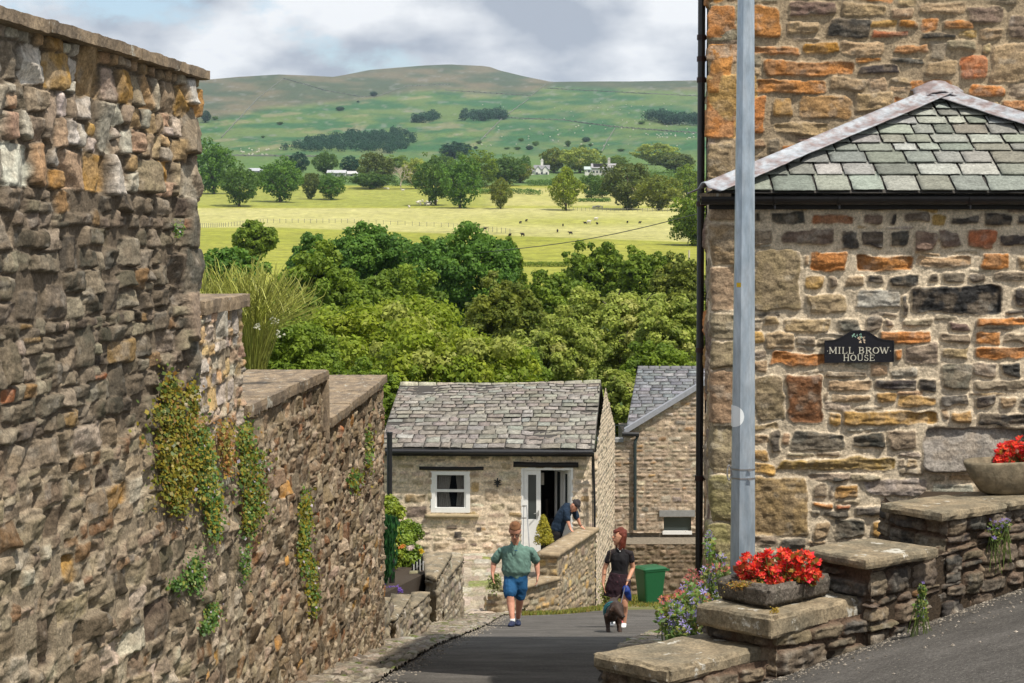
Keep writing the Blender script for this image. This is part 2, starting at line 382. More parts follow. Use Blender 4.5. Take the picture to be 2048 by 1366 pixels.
def stonefield(U, Z, stones, mortar=(.3,.26,.2), mh=-.012, dep=.03, edge=.03, gap=.008, warp=.012, wf=4., rough=.008, jit=.012, rr=None, bleed=0., sscale=1., grow=0., facet=.14):
    """U, Z: 2D arrays; stones: (u0,u1,z0,z1,(r,g,b),extra height).  Returns height and colour"""
    rr = rr or rng
    if callable(mh): mh = mh(U, Z)
    if callable(mortar): mortar = mortar(U, Z)
    U2 = U+warp*(fbm(U*wf, Z*wf, 1., 3)-.5)*2; Z2 = Z+warp*(fbm(U*wf+50, Z*wf, 2., 3)-.5)*2
    rg = (fbm(U*22*sscale, Z*22*sscale, 4., 3)-.5); st = (fbm(U*9*sscale, Z*45*sscale, 6., 4)-.5); blot = fbm(U*14*sscale, Z*16*sscale, 7., 4)
    fine = fbm(U*70*sscale, Z*70*sscale, 3., 3)-.5
    H = mh+.010*(fbm(U*12*sscale, Z*12*sscale, 9., 4)-.5)+.005*fine
    C = (mortar if isinstance(mortar, np.ndarray) else np.tile(np.array(mortar, float), U.shape+(1,)))*(.72+.56*fbm(U*20*sscale, Z*20*sscale, 12., 4))[..., None]
    us = U[:, 0]; zs = Z[0]; top = np.full(U.shape, -9.)
    for s in stones:
        u0, u1, z0, z1, c, ex = s
        pad = warp+.02*max(1/sscale, .5)
        i0, i1 = np.searchsorted(us, [u0-pad, u1+pad]); j0, j1 = np.searchsorted(zs, [z0-pad, z1+pad])
        if i1-i0 < 1 or j1-j0 < 1: continue
        sl = (slice(i0, i1), slice(j0, j1)); u = U2[sl]; z = Z2[sl]
        g = gap/2+rr.random()*gap*.5; J = min(jit, .25*(z1-z0), .3*(u1-u0))
        cs = [(u0+g+rr.random()*J, z0+g+rr.random()*J), (u1-g-rr.random()*J, z0+g+rr.random()*J), (u1-g-rr.random()*J, z1-g-rr.random()*J), (u0+g+rr.random()*J, z1-g-rr.random()*J)]
        k = .045*min(z1-z0, u1-u0)+.002; acc = 0
        for q in range(4):
            (ax_, az), (bx, bz) = cs[q], cs[(q+1) % 4]; ex_, ez = bx-ax_, bz-az; ln = math.hypot(ex_, ez)
            d = ((u-ax_)*(-ez)+(z-az)*ex_)/ln          # inside is positive
            acc = acc+np.exp(np.clip(-d/k, -30, 30))
        sd = -k*np.log(acc)+k*.8+grow+rg[sl]*min(.02, .2*(z1-z0))+bleed*(blot[sl]-.5)   # positive inside
        e = min(edge, .45*(z1-z0)); t = np.clip(sd/e, 0, 1); prof = 1-(1-t)**2.5
        tu, tz = rr.normal(0, .045, 2); uc, zc = (u0+u1)/2, (z0+z1)/2
        fc = 9.
        for q in range(3):
            a_, b_ = rr.normal(0, facet, 2); fc = np.minimum(fc, a_*(u-uc)+b_*(z-zc)+rr.random()*.3*facet*min(z1-z0, u1-u0))
        lam = min(1., .11/(z1-z0))
        mh_ = mh[sl] if isinstance(mh, np.ndarray) else mh
        h = mh_+prof*(dep+ex-mh_)*1.0+(tu*(u-uc)+tz*(z-zc)+fc)*t+rough*(st[sl]*1.5*lam+rg[sl])*t*2+fine[sl]*rough*.6
        m = (sd > 0)&(h > top[sl])
        cc = np.array(c)*(.74+.52*blot[sl])[..., None]*(1+.5*lam*st[sl])[..., None]
        mo_ = ss(.42, .62, np.roll(blot, 91, 1)[sl])*.35; cc = cc*(1-mo_[..., None])+np.array((.27, .21, .145))*mo_[..., None]
        pal = ss(.60, .72, np.roll(blot, 37, 0)[sl])*.30
        cc = cc*(1-pal[..., None])+np.array((.36, .33, .28))*pal[..., None]
        bl = ss(0, .008/sscale, sd)[..., None]
        Cs = C[sl]; Hs = H[sl]; ts = top[sl]
        Cs[m] = (Cs*(1-bl)+cc*bl)[m]; Hs[m] = h[m]; ts[m] = h[m]
    return H, C
def along(path, du):
    P = np.array(path, float); d = np.linalg.norm(np.diff(P, axis=0), axis=1); s = np.concatenate([[0], np.cumsum(d)])
    u = np.arange(0, s[-1]+du*.5, du); u[-1] = min(u[-1], s[-1])
    Q = np.stack([np.interp(u, s, P[:, k]) for k in (0, 1)], 1)
    # smoothed tangents so that normals turn round corners
    T = np.gradient(Q, axis=0); kk = max(1, int(.04/du)); ker = np.ones(2*kk+1)/(2*kk+1)
    T = np.stack([np.convolve(np.pad(T[:, i], kk, 'edge'), ker, 'valid') for i in (0, 1)], 1)
    T /= np.linalg.norm(T, axis=1)[:, None]
    return u, Q, np.stack([T[:, 1], -T[:, 0]], 1), s          # normal to the right of travel
def wallsheet(name, path, zb, ztop, stones, mat, parent, du=.014, dv=.008, zcut=None, holes=(), batter=0, **kw):
    """path walked so that the visible face is on its right; ztop: function of u"""
    u, Q, Nn, s = along(path, du)
    zt = np.array([ztop(x) for x in u]) if callable(ztop) else np.full(len(u), ztop)
    z = np.arange(zb, zt.max()+dv, dv); U, Z = np.meshgrid(u, z, indexing='ij')
    H, C = stonefield(U, Z, stones, **kw)
    Zc = np.minimum(Z, zt[:, None])
    V = np.stack([Q[:, 0, None]+Nn[:, 0, None]*(H+batter*(zt.max()-Z)), Q[:, 1, None]+Nn[:, 1, None]*(H+batter*(zt.max()-Z)), Zc], -1)
    nu, nz = U.shape; I = np.arange(nu*nz).reshape(nu, nz)
    F4 = np.stack([I[:-1, :-1], I[1:, :-1], I[1:, 1:], I[:-1, 1:]], -1)
    keep = (Z[:-1, :-1] < zt[:-1, None])&(Z[1:, :-1] < zt[1:, None])
    for (a, b, c0, c1) in holes:
        keep &= ~((U[:-1, :-1] > a)&(U[1:, 1:] < b)&(Z[:-1, :-1] > c0)&(Z[1:, 1:] < c1))
    Fk = F4[keep]
    me = npmesh(name, V.reshape(-1, 3), Fk, C.reshape(-1, 3))
    bm = bmesh.new(); bm.from_mesh(me); bmesh.ops.delete(bm, geom=[v for v in bm.verts if not v.link_faces], context='VERTS'); bm.to_mesh(me); bm.free()
    return link(name, me, mat, parent)
def shade(c, rr, a=.18):
    k = 1+rr.uniform(-a, a); return tuple(max(.01, x*k*(1+rr.uniform(-.05, .05))) for x in c)
def pick(rr, pal):
    w = np.array([p[1] for p in pal], float); return shade(pal[rr.choice(len(pal), p=w/w.sum())][0], rr)
ORANGE=(.43,.19,.06); RUST=(.32,.13,.06); BUFF=(.37,.265,.155); GREYB=(.275,.225,.16); DARK=(.060,.054,.048); DGREY=(.14,.125,.10); PURP=(.17,.12,.095); OCHRE=(.40,.25,.09); PALE=(.46,.43,.38); WHITE=(.58,.56,.53); PINK=(.46,.33,.25)
def occupy(fixed, rects, rr, lim=.12):
    out_ = []
    for r in rects:
        a = (r[1]-r[0])*(r[3]-r[2]); o = 0
        for f in fixed:
            o += max(0, min(r[1], f[1])-max(r[0], f[0]))*max(0, min(r[3], f[3])-max(r[2], f[2]))
        if o < lim*a: out_.append(r)
    return out_
def fill(fixed, u0, u1, z0, z1, rr, n=1500, wmin=.05, wmax=.26, hmin=.03, hmax=.12, cell=.012):
    """throw stones into the free spots of a wall, largest first"""
    nu = int((u1-u0)/cell); nz = int((z1-z0)/cell); G = np.zeros((nu, nz), bool); res = []
    def ix(r): return max(0, int((r[0]-u0)/cell+.5)), min(nu, int((r[1]-u0)/cell+.5)), max(0, int((r[2]-z0)/cell+.5)), min(nz, int((r[3]-z0)/cell+.5))
    for f in fixed:
        a, b, c, d = ix(f); G[a:b, c:d] = True
    for k in range(n):
        f = 1-k/n; w = wmin+(wmax-wmin)*f*rr.random(); h = hmin+(hmax-hmin)*f*rr.random()
        u = rr.uniform(u0, u1-w); z = rr.uniform(z0, z1-h); a, b, c, d = ix((u, u+w, z, z+h))
        if G[a:b, c:d].any(): continue
        # let the stone grow into the gap it was thrown in
        for _ in range(6):
            if a > 0 and not G[a-1, c:d].any() and (b-a)*cell < wmax: a -= 1
            if b < nu and not G[b, c:d].any() and (b-a)*cell < wmax: b += 1
            if c > 0 and not G[a:b, c-1].any() and (d-c)*cell < hmax: c -= 1
            if d < nz and not G[a:b, d].any() and (d-c)*cell < hmax: d += 1
        G[a:b, c:d] = True; res.append((u0+a*cell, u0+b*cell, z0+c*cell, z0+d*cell))
    return res
# ---------------------------------------------------------------- tall garden wall on the left
LW = [(-2.42,5.0),(-2.20,6.0),(-1.98,7.7),(-1.65,10.5),(-1.62,12.0),(-1.454,15.4),(-1.31,20.3),(-1.36,20.36),(-1.86,20.5)]
_,_,_,LS = along(LW, .05)
sU = {k: LS[i] for i, k in enumerate(('a','b','c','d','e','f','g','h','i'))}
def lw_top(u): return .828 if u < sU['d'] else (-.415 if u < sU['e'] else (-1.10 if u < sU['f'] else -1.49))
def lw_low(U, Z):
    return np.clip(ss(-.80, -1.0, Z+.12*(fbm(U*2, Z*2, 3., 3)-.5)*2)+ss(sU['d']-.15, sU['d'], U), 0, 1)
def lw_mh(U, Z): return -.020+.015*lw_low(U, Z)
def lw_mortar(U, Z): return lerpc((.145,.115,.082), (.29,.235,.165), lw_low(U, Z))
def left_wall():
    rr = np.random.default_rng(11)
    w = thing('garden_wall', (-1.65, 10.5, -2.6), 'tall grey rubble stone wall stepping down the hill on the left, with creepers hanging on it', 'wall')
    st = []
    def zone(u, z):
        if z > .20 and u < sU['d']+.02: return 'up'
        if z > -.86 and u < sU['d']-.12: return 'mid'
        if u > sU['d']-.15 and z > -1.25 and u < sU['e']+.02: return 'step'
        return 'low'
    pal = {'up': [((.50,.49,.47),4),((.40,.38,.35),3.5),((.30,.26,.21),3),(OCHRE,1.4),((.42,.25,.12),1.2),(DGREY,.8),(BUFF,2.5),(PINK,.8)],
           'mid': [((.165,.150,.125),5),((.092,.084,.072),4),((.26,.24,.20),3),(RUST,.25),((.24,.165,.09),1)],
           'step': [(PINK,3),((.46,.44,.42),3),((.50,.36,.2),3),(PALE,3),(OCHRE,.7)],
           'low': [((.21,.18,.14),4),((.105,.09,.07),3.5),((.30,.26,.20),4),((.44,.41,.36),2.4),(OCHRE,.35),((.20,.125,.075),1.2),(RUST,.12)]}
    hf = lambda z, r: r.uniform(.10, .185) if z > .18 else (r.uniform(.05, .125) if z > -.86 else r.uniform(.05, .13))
    wf = lambda z, h, r: (r.uniform(.8, 1.8)*h if z > .18 else r.uniform(1.2, 3.4)*h)
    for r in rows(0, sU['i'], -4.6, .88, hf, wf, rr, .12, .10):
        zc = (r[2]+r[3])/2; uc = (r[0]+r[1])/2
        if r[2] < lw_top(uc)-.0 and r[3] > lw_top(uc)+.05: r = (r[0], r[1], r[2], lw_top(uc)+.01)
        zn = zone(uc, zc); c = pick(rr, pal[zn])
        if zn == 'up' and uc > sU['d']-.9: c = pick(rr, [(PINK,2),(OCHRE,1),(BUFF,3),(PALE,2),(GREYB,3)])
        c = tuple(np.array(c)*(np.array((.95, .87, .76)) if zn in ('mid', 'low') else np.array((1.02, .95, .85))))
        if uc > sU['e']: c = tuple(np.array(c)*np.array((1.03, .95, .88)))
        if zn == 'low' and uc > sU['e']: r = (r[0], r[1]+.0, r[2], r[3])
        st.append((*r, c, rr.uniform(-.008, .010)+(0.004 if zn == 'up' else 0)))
    # larger quoins where the tall part ends
    z = -.80
    while z < .78:
        h = rr.uniform(.13, .26); wq = rr.uniform(.16, .34); st.append((sU['d']-wq, sU['d']+.0, z, min(.82, z+h), pick(rr, [(GREYB,3),(PALE,2),(DGREY,2),(BUFF,1)]), .03)); z += h
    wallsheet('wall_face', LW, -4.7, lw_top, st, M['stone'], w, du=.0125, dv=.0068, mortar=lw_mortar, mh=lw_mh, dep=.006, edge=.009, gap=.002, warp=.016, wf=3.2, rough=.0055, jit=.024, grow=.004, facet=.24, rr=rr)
    # the core behind the face: closes tops, ends and the back
    mb = MB(); nodes = [(LW[i], LW[i+1]) for i in range(6)]; tops = [.80,.80,.80,-.42,-1.12,-1.51]
    for (p, q), t in zip(nodes, tops):
        d = (Vector(q)-Vector(p)).normalized(); n = Vector((-d.y, d.x))
        a = Vector(p)+n*.05; b = Vector(q)+n*.05; c_ = Vector(q)+n*.50; e = Vector(p)+n*.50
        mb.hexa([(v.x, v.y, -4.8) for v in (a, b, c_, e)], [(v.x, v.y, t) for v in (a, b, c_, e)])
    mb.build('wall_core', M['core'], w)
    # coping stones
    def cop(name, y0, y1, z0, z1, x_in, over, n, seed, wid=.6, endx=0):
        xs = lambda y: float(np.interp(y, [p[1] for p in LW[:7]], [p[0] for p in LW[:7]]))
        parts = []; ed = np.linspace(y0, y1, n+1)
        rs = np.random.default_rng(seed)
        for i in range(n):
            a, b = ed[i]+.003, ed[i+1]-.003; o = over+rs.uniform(-.012, .012); dz = rs.uniform(-.006, .006)
            c8 = [(xs(a)-wid, a, z0+dz), (xs(a)+o, a, z0+dz), (xs(b)+o, b, z0+dz), (xs(b)-wid, b, z0+dz)]
            c8 += [(x, y, z1+dz) for x, y, _ in c8]
            block('coping', c8, None, merge=parts, res=.035, amp=.0035, rnd=.004, scale=16, seed=seed+i*5, chip=1.5)
        return merged(name, parts, M['coping'], w, smooth=False)
    cop('coping', 5.0, 10.58, .825, .882, 0, .07, 9, 1)
    cop('coping', 10.53, 12.04, -.415, -.335, 0, .03, 2, 2)
    cop('coping', 12.06, 15.44, -1.10, -1.02, 0, .03, 5, 3)
    cop('coping', 15.52, 20.36, -1.49, -1.41, 0, .035, 7, 4)
    # upright slab standing between the two lower copings
    block('upright_slab', quad8((-2.02,15.36),(-1.415,15.36),.09,-1.60,-1.105,1), M['coping'], w, .04, .006, .012, seed=9)
    return w
M['core'] = material('wall_core', base=(.20,.17,.13), rough=.95, var=.4, vscale=6, bump=.8, bscale=20)
WALL_L = left_wall()
# ---------------------------------------------------------------- stone house on the right, with its hipped porch
DP, DM = 12.5, 13.6                                # depth of the porch front and of the main wall
_z2 = [ # photograph pixel rectangles of the porch stones: x0,x1,y0,y1,colour
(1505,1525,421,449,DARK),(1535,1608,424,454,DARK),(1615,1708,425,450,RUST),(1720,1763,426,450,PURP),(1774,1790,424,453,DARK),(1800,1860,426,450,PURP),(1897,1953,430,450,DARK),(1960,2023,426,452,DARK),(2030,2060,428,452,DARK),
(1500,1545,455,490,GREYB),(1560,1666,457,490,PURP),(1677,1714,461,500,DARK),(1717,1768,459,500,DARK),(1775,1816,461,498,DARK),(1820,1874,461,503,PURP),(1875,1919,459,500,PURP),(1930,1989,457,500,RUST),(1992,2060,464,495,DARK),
(1505,1599,496,622,(.27,.22,.13)),
(1614,1696,501,541,ORANGE),(1706,1824,509,542,ORANGE),(1826,1948,510,537,BUFF),(1957,2022,502,539,ORANGE),(2030,2070,505,540,BUFF),
(1606,1652,547,582,OCHRE),(1653,1678,550,580,GREYB),(1686,1725,550,579,BUFF),(1729,1769,546,571,DARK),(1774,1844,547,577,DARK),(1852,1874,542,569,DARK),(1880,1931,541,570,DGREY),(1934,1975,545,566,DARK),(1985,2060,542,565,GREYB),
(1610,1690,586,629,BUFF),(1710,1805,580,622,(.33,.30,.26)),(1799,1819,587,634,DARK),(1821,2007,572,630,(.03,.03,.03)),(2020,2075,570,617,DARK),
(1525,1552,632,650,BUFF),(1560,1662,635,665,BUFF),(1671,1722,634,665,DGREY),(1726,1764,632,661,DGREY),(1765,1786,635,655,GREYB),(1799,1868,634,655,GREYB),(1894,1939,644,665,PURP),(1950,2065,631,652,ORANGE),
(1525,1585,665,700,BUFF),(1585,1630,669,690,GREYB),(1755,1866,661,690,ORANGE),(1875,1940,667,690,GREYB),(1942,2002,661,690,ORANGE),(2007,2060,664,690,GREYB),
(1532,1650,699,737,ORANGE),(1785,1800,698,723,ORANGE),(1805,1875,686,734,GREYB),(1880,1940,694,723,BUFF),(1944,2060,693,721,ORANGE),
(1505,1565,750,843,(.27,.21,.13)),(1566,1644,748,846,(.22,.10,.05)),
(1647,1730,741,757,GREYB),(1650,1742,759,785,BUFF),(1744,1830,759,781,DARK),(1835,1875,757,783,DARK),(1880,1944,727,783,DGREY),(1945,1996,720,757,GREYB),(1998,2040,726,755,DARK),(1945,2060,760,787,GREYB),
(1660,1740,786,806,BUFF),(1744,1789,781,808,OCHRE),(1790,1875,792,815,OCHRE),(1880,1935,789,813,DGREY),(1945,1993,793,818,DARK),(1995,2033,794,817,BUFF),(2034,2070,790,820,DARK),
(1650,1679,822,853,OCHRE),(1681,1873,821,850,OCHRE),(1895,1944,821,848,OCHRE),(1948,2055,823,854,DARK),
(1535,1561,857,905,DGREY),(1578,1690,858,900,DGREY),(1699,1767,861,900,DARK),(1772,1838,856,904,GREYB),(1842,2062,852,948,(.27,.25,.22)),
(1546,1790,912,943,OCHRE),(1810,1835,919,938,BUFF),(1612,1700,946,963,GREYB),(1655,1692,953,964,DARK),(1700,1760,948,965,GREYB),
(1508,1615,951,1070,(.33,.25,.12)),(1620,1655,964,998,GREYB),(1663,1721,966,998,OCHRE),(1726,1852,956,998,(.34,.31,.26)),(1856,1945,966,998,(.34,.31,.26)),
(1619,1664,1002,1017,ORANGE),(1640,1700,1018,1041,DGREY),(1668,1702,1008,1020,RUST),(1704,1780,1011,1036,DGREY),
(1621,1661,1038,1080,BUFF),(1665,1732,1039,1081,DGREY),(1735,1774,1037,1077,OCHRE),(1555,1610,1068,1100,DGREY)]
_zm = [ (1415,1470,13,80,ORANGE),(1480,1562,9,80,ORANGE),(1415,1462,88,185,ORANGE),(1413,1466,190,280,ORANGE),(1480,1532,192,272,ORANGE),(1570,1670,5,37,PURP),(1675,1775,8,37,BUFF),(1780,1830,15,38,BUFF),(1832,1930,3,33,BUFF),(1932,2005,10,47,PURP),(2010,2060,30,82,PURP),
(1570,1637,40,70,BUFF),(1650,1737,40,75,DARK),(1739,1815,59,77,RUST),(1794,1837,39,57,ORANGE),(1835,1910,64,81,DARK),(1880,1945,40,59,ORANGE),(1955,2005,55,80,BUFF),
(1480,1600,91,111,ORANGE),(1602,1675,83,110,(.42,.22,.05)),(1675,1770,83,112,BUFF),(1782,1855,85,107,ORANGE),(1890,1952,78,102,GREYB),(1962,1984,83,110,BUFF),
(1525,1709,118,155,ORANGE),(1712,1798,126,149,DARK),(1777,1847,115,127,DARK),(1845,1907,118,157,BUFF),(1912,1976,110,161,(.40,.15,.06)),(1982,2060,88,165,BUFF),
(1502,1520,133,152,BUFF),(1502,1649,156,190,ORANGE),(1652,1730,153,185,BUFF),(1775,1815,153,170,BUFF),(1930,2010,170,200,ORANGE),
(1539,1586,194,236,OCHRE),(1595,1700,190,237,(.36,.21,.09)),(1705,1780,185,225,BUFF),(1540,1655,243,272,BUFF),(2000,2060,200,225,ORANGE),(1413,1465,283,360,BUFF),(1480,1530,278,300,BUFF)]
def px_rects(lst, D, x_left):
    r = []
    for x0, x1, y0, y1, c in lst:
        a = at(x0, y1, D); b = at(x1, y0, D); r.append((a.x-x_left, b.x-x_left, a.z, b.z, c))
    return r
def stone_house():
    rr = np.random.default_rng(21)
    h = thing('stone_house', (1.32, 13.6, -2.2), 'tall stone house on the right with orange and dark rubble masonry and a slate-roofed porch', 'house')
    # porch walls: left side then front
    xl = 1.27; sidelen = DM-DP
    path = [(1.33, DM), (xl, DP+.012), (xl+.012, DP), (3.2, DP), (5.0, DP)]
    _, _, _, s = along(path, .05); s1 = float(np.linalg.norm(np.subtract(path[1], path[0])))+.012
    off = s1+.0
    fx = [(a+off, b+off, z0, z1, c) for a, b, z0, z1, c in px_rects(_z2, DP, xl)]
    # corner stones, alternately long to the front and to the side
    zc = [(.265,.10),(.095,-.17),(-.175,-.47),(-.475,-.63),(-.635,-.84),(-.845,-1.18),(-1.185,-1.47),(-1.475,-1.80),(-1.805,-2.15),(-2.16,-2.5)]
    corner = []
    for i, (zt, zb_) in enumerate(zc):
        corner.append((off-(.30 if i % 2 else .22), off+.205, zb_, zt, shade((.29,.215,.14) if i < 7 else (.30,.25,.12), rr)))
    fixed = corner+fx
    more = fill(fixed, off+.2, off+1.98, -2.6, .28, rr, 2600, .035, .17, .025, .075)
    side = fill(fixed, 0, off-.22, -2.9, .28, rr, 500, .12, .4, .08, .26)
    rest = fill(fixed, off+1.98, off+3.7, -2.9, .28, rr, 900, .08, .4, .04, .16)
    pal = [(BUFF,3.5),(GREYB,4),(DGREY,1),((.38,.33,.26),3),(OCHRE,.5)]
    st = [(*r, pick(rr, pal), 0.) for r in more+rest]+[(*r, pick(rr, [(BUFF,3),(GREYB,3),(PURP,2)]), 0.) for r in side]
    st += [(a, b, c, d, shade(e, rr, .12), .006+.012*rr.random()) for a, b, c, d, e in fixed]
    pw = wallsheet('porch_wall', path, -2.9, .29, st, M['stone'], h, du=.0075, dv=.0068, mortar=(.56,.47,.345), mh=.0, dep=.012, edge=.014, gap=.005, warp=.020, wf=6, rough=.009, jit=.026, rr=rr, bleed=.018, grow=.003, facet=.13)
    # main wall above and behind, with its left flank going back
    xm = 1.325
    pathm = [(xm+.80, 21.0), (xm+.02, DM+.012), (xm+.012, DM), (3.5, DM), (6.2, DM)]
    sm = float(np.linalg.norm(np.subtract(pathm[1], pathm[0])))+.012
    fm = [(a+sm, b+sm, z0, z1, c) for a, b, z0, z1, c in px_rects(_zm, DM, xm)]
    fm = [(a-(.25 if a-sm < .05 and i % 2 else .0), b, c, d, e) for i, (a, b, c, d, e) in enumerate(fm)]
    mo = fill(fm, sm, sm+2.4, -.1, 1.75, rr, 1300, .05, .28, .03, .12)
    mo2 = [r for r in rows(0, sm-.02, -3.2, 4.6, lambda z, r: r.uniform(.10, .26), lambda z, h_, r: h_*r.uniform(1, 2.6), rr)]
    mo3 = rows(sm+2.4, sm+5, -3, 4.6, lambda z, r: r.uniform(.07, .16), lambda z, h_, r: h_*r.uniform(1, 2.6), rr)+rows(sm+.3, sm+2.4, 1.8, 4.6, lambda z, r: r.uniform(.07, .16), lambda z, h_, r: h_*r.uniform(1, 2.6), rr)
    qz = 1.62; qq = []
    while qz < 4.5: qh = rr.uniform(.25, .4); qq.append((sm-.2, sm+rr.uniform(.2, .5), qz, qz+qh)); qz += qh
    palm = [(ORANGE,1.2),(BUFF,4),(GREYB,2.5),(PURP,1.5),(DARK,.6),(OCHRE,1.5),(DGREY,.8)]
    st = [(*r, pick(rr, palm), .0) for r in mo+mo2+mo3]+[(*r, shade(ORANGE, rr), .01) for r in qq]
    st += [(a, b, c, d, shade(e, rr, .12), .010+.012*rr.random()) for a, b, c, d, e in fm]
    wallsheet('wall', pathm, -3.2, 2.6, st, M['stone'], h, du=.0095, dv=.0085, mortar=(.34,.265,.175), mh=.0, dep=.012, edge=.014, gap=.005, warp=.018, wf=6, rough=.009, jit=.024, rr=rr, bleed=.016, grow=.003, facet=.13)
    mb = MB(); mb.hexa([(1.41,DM+.06,-3.2),(6.2,DM+.06,-3.2),(6.2,21,-3.2),(2.2,21,-3.2)], [(1.41,DM+.06,2.6),(6.2,DM+.06,2.6),(6.2,21,2.6),(2.2,21,2.6)])
    mb.hexa([(1.35,DP+.06,-2.9),(5.0,DP+.06,-2.9),(5.0,DM+.06,-2.9),(1.39,DM+.06,-2.9)], [(1.35,DP+.06,.28),(5.0,DP+.06,.28),(5.0,DM+.06,.28),(1.39,DM+.06,.28)])
    mb.build('wall_core', M['core'], h)
    # main roof far above the frame, for the shade it casts
    mb = MB(); mb.hexa([(1.2,13.35,2.6),(6.4,13.35,2.6),(6.4,21.2,2.6),(1.9,21.2,2.6)], [(3.4,17.0,4.4),(6.4,17.0,4.4),(6.4,17.4,4.4),(3.4,17.4,4.4)])
    mb.build('main_roof', M['slate_old'] if False else M['roofdark'], h)
    # hipped porch roof: apex against the main wall
    AP = at(1872, 186, DM-.02); EZ = at(1500, 386, DP-.14).z; ye = DP-.14
    EL = Vector((at(1412, 384, ye).x, ye, EZ)); ER = Vector((2*AP.x-EL.x, ye, EZ)); BL = Vector((EL.x+.05, DM-.01, EZ)); BR = Vector((ER.x, DM-.01, EZ))
    roof = MB(); roof.add([EL, ER, BR, BL, AP], [(0,1,4), (0,4,3), (1,2,4), (0,3,2,1)])
    ro = roof.build('porch_roof', M['roofdark'], h)
    # slates on the front triangle, course by course
    up = (AP-Vector((AP.x, ye, EZ))); sl = up.length; upn = up.normalized(); nrm = Vector((0, -upn.z, upn.y))
    ys = [386, 354, 330, 306, 290, 272, 252, 236, 222, 208, 198, 190, 184]
    parts = []; cols = []
    vs_ = []
    for y in ys:
        # distance up the slope at which the sight line through this row meets the roof plane
        d = at(1872, y, 1.0); o = Vector((AP.x, ye, EZ)); t = (o.dot(nrm))/(d.dot(nrm)); vs_.append(max(0, ((d*t)-o).dot(upn)))
    halfw = lambda v: (AP.x-EL.x)*(1-v/sl)
    pal = [((.24,.255,.225),5),((.185,.20,.175),3),((.31,.32,.29),2),((.215,.21,.18),2)]
    for i in range(len(vs_)-1):
        v0, v1 = vs_[i], vs_[i+1]; hw = halfw(v0); u = -hw+.01+rr.random()*.05; hgt = v1-v0
        while u < hw-.03:
            w = rr.uniform(.15, .29)*(1-.45*i/12); w = min(w, hw-u)
            if hw-u-w < .04: w = hw-u
            ua, ub = max(u, -halfw(v0)), u+w
            L_ = hgt*1.35; th = .011+rr.random()*.005; lift = .012+rr.random()*.004
            base = Vector((AP.x, ye, EZ))
            def P(uu, vv, hh): return base+Vector((uu, 0, 0))+upn*vv+nrm*hh
            hv = v0+L_; cl = halfw(min(hv, sl))
            ta, tb = max(ua, -cl), min(ub, cl)
            if tb-ta < .015: ta = tb = None
            if ta is None: m_ = (ua+ub)/2; ta, tb = max(-cl, min(cl, m_))-.006, max(-cl, min(cl, m_))+.006
            j = rr.uniform(-.006, .004); g = .0025
            c8 = [P(ua+g, v0+j, lift), P(ub-g, v0+j, lift), P(tb-g, hv, .0), P(ta+g, hv, .0), P(ua+g, v0+j, lift+th), P(ub-g, v0+j, lift+th), P(tb-g, hv, .004), P(ta+g, hv, .004)]
            n = lambda L: max(2, min(12, int(L/.035)))
            V, Q = lattice(c8, n(w), n(L_), 1, .0022, .006, 16, seed=i*31+u*7, chip=1)
            parts.append((V, Q)); cols.append(pick(rr, pal)); u += w
    so = merged('porch_slates', parts, M['slate'], h, cols); fixnormals(so.data)
    # lead rolls along the hips
    def leadroll(p, q, name):
        d = (q-p); L_ = d.length; dn = d.normalized(); parts2 = []
        side1 = Vector((0, 0, 1)).cross(dn).normalized()
        rows_ = []; n = 60; sec = 16
        V = []; 
        for i in range(n+1):
            t = i/n; c0 = p+d*t; wob = .006*math.sin(t*9+1)+.010*(vnoise(t*9, 2.)-.5)
            lap = .006 if (t*2.6) % 1 < .03 else 0
            for k in range(sec+1):
                a = k/sec*2-1                       # -1..1 across
                if abs(a) < .30: x = a/.30*.034; z = .020+.036*math.sqrt(max(0, 1-(a/.30)**2))
                else: sgn = 1 if a > 0 else -1; f = (abs(a)-.30)/.70; x = sgn*(.034+f*(.115+wob)); z = .026-f*.0
                # drape over the two roof slopes
                drop = -abs(x)*(.42 if a > 0 else .30) if abs(a) >= .30 else 0
                if abs(a) >= .30: z = .030+drop*.62+.004*(vnoise(t*30, a*4)-.5)
                V.append(c0+side1*x+Vector((0, 0, z+lap)))
        Q = [(i*(sec+1)+k, i*(sec+1)+k+1, (i+1)*(sec+1)+k+1, (i+1)*(sec+1)+k) for i in range(n) for k in range(sec)]
        me = npmesh(name, [tuple(v) for v in V], Q); o = link(name, me, M['lead'], h)
        m_ = o.modifiers.new('s', 'SOLIDIFY'); m_.thickness = .006
        return o
    leadroll(EL+Vector((-.02,-.03,.0)), AP+Vector((0,-.03,-.01)), 'lead_hip'); leadroll(ER+Vector((.02,-.03,.0)), AP+Vector((0,-.03,-.01)), 'lead_hip')
    # lead saddle over the apex
    V = []; Q = []
    for i in range(13):
        for j in range(9):
            x = (i/12*2-1)*.17; y = -.16+j/8*.20; V.append((AP.x+x, AP.y+y, AP.z+.085-abs(x)**1.5*.95-max(0, -y-.05)*.75+.004*math.sin(i*2+j)))
    Q = [(i*9+j, (i+1)*9+j, (i+1)*9+j+1, i*9+j+1) for i in range(12) for j in range(8)]
    sd = link('lead_saddle', npmesh('lead_saddle', V, Q), M['lead'], h); m_ = sd.modifiers.new('s', 'SOLIDIFY'); m_.thickness = .006
    # stub of stone under the hip foot
    block('hip_foot', quad8((EL.x-.03, ye-.0), (EL.x+.16, ye-.0), .14, EZ-.035, EZ+.004), M['coping'], h, .02, .006, .01, 20)
    # gutter and fascia
    mb = MB(); mb.box((EL.x+.03, DP-.045, EZ-.10), (4.95, DP-.016, EZ-.005)); mb.build('fascia', M['black_wood'], h, bevel=.003)
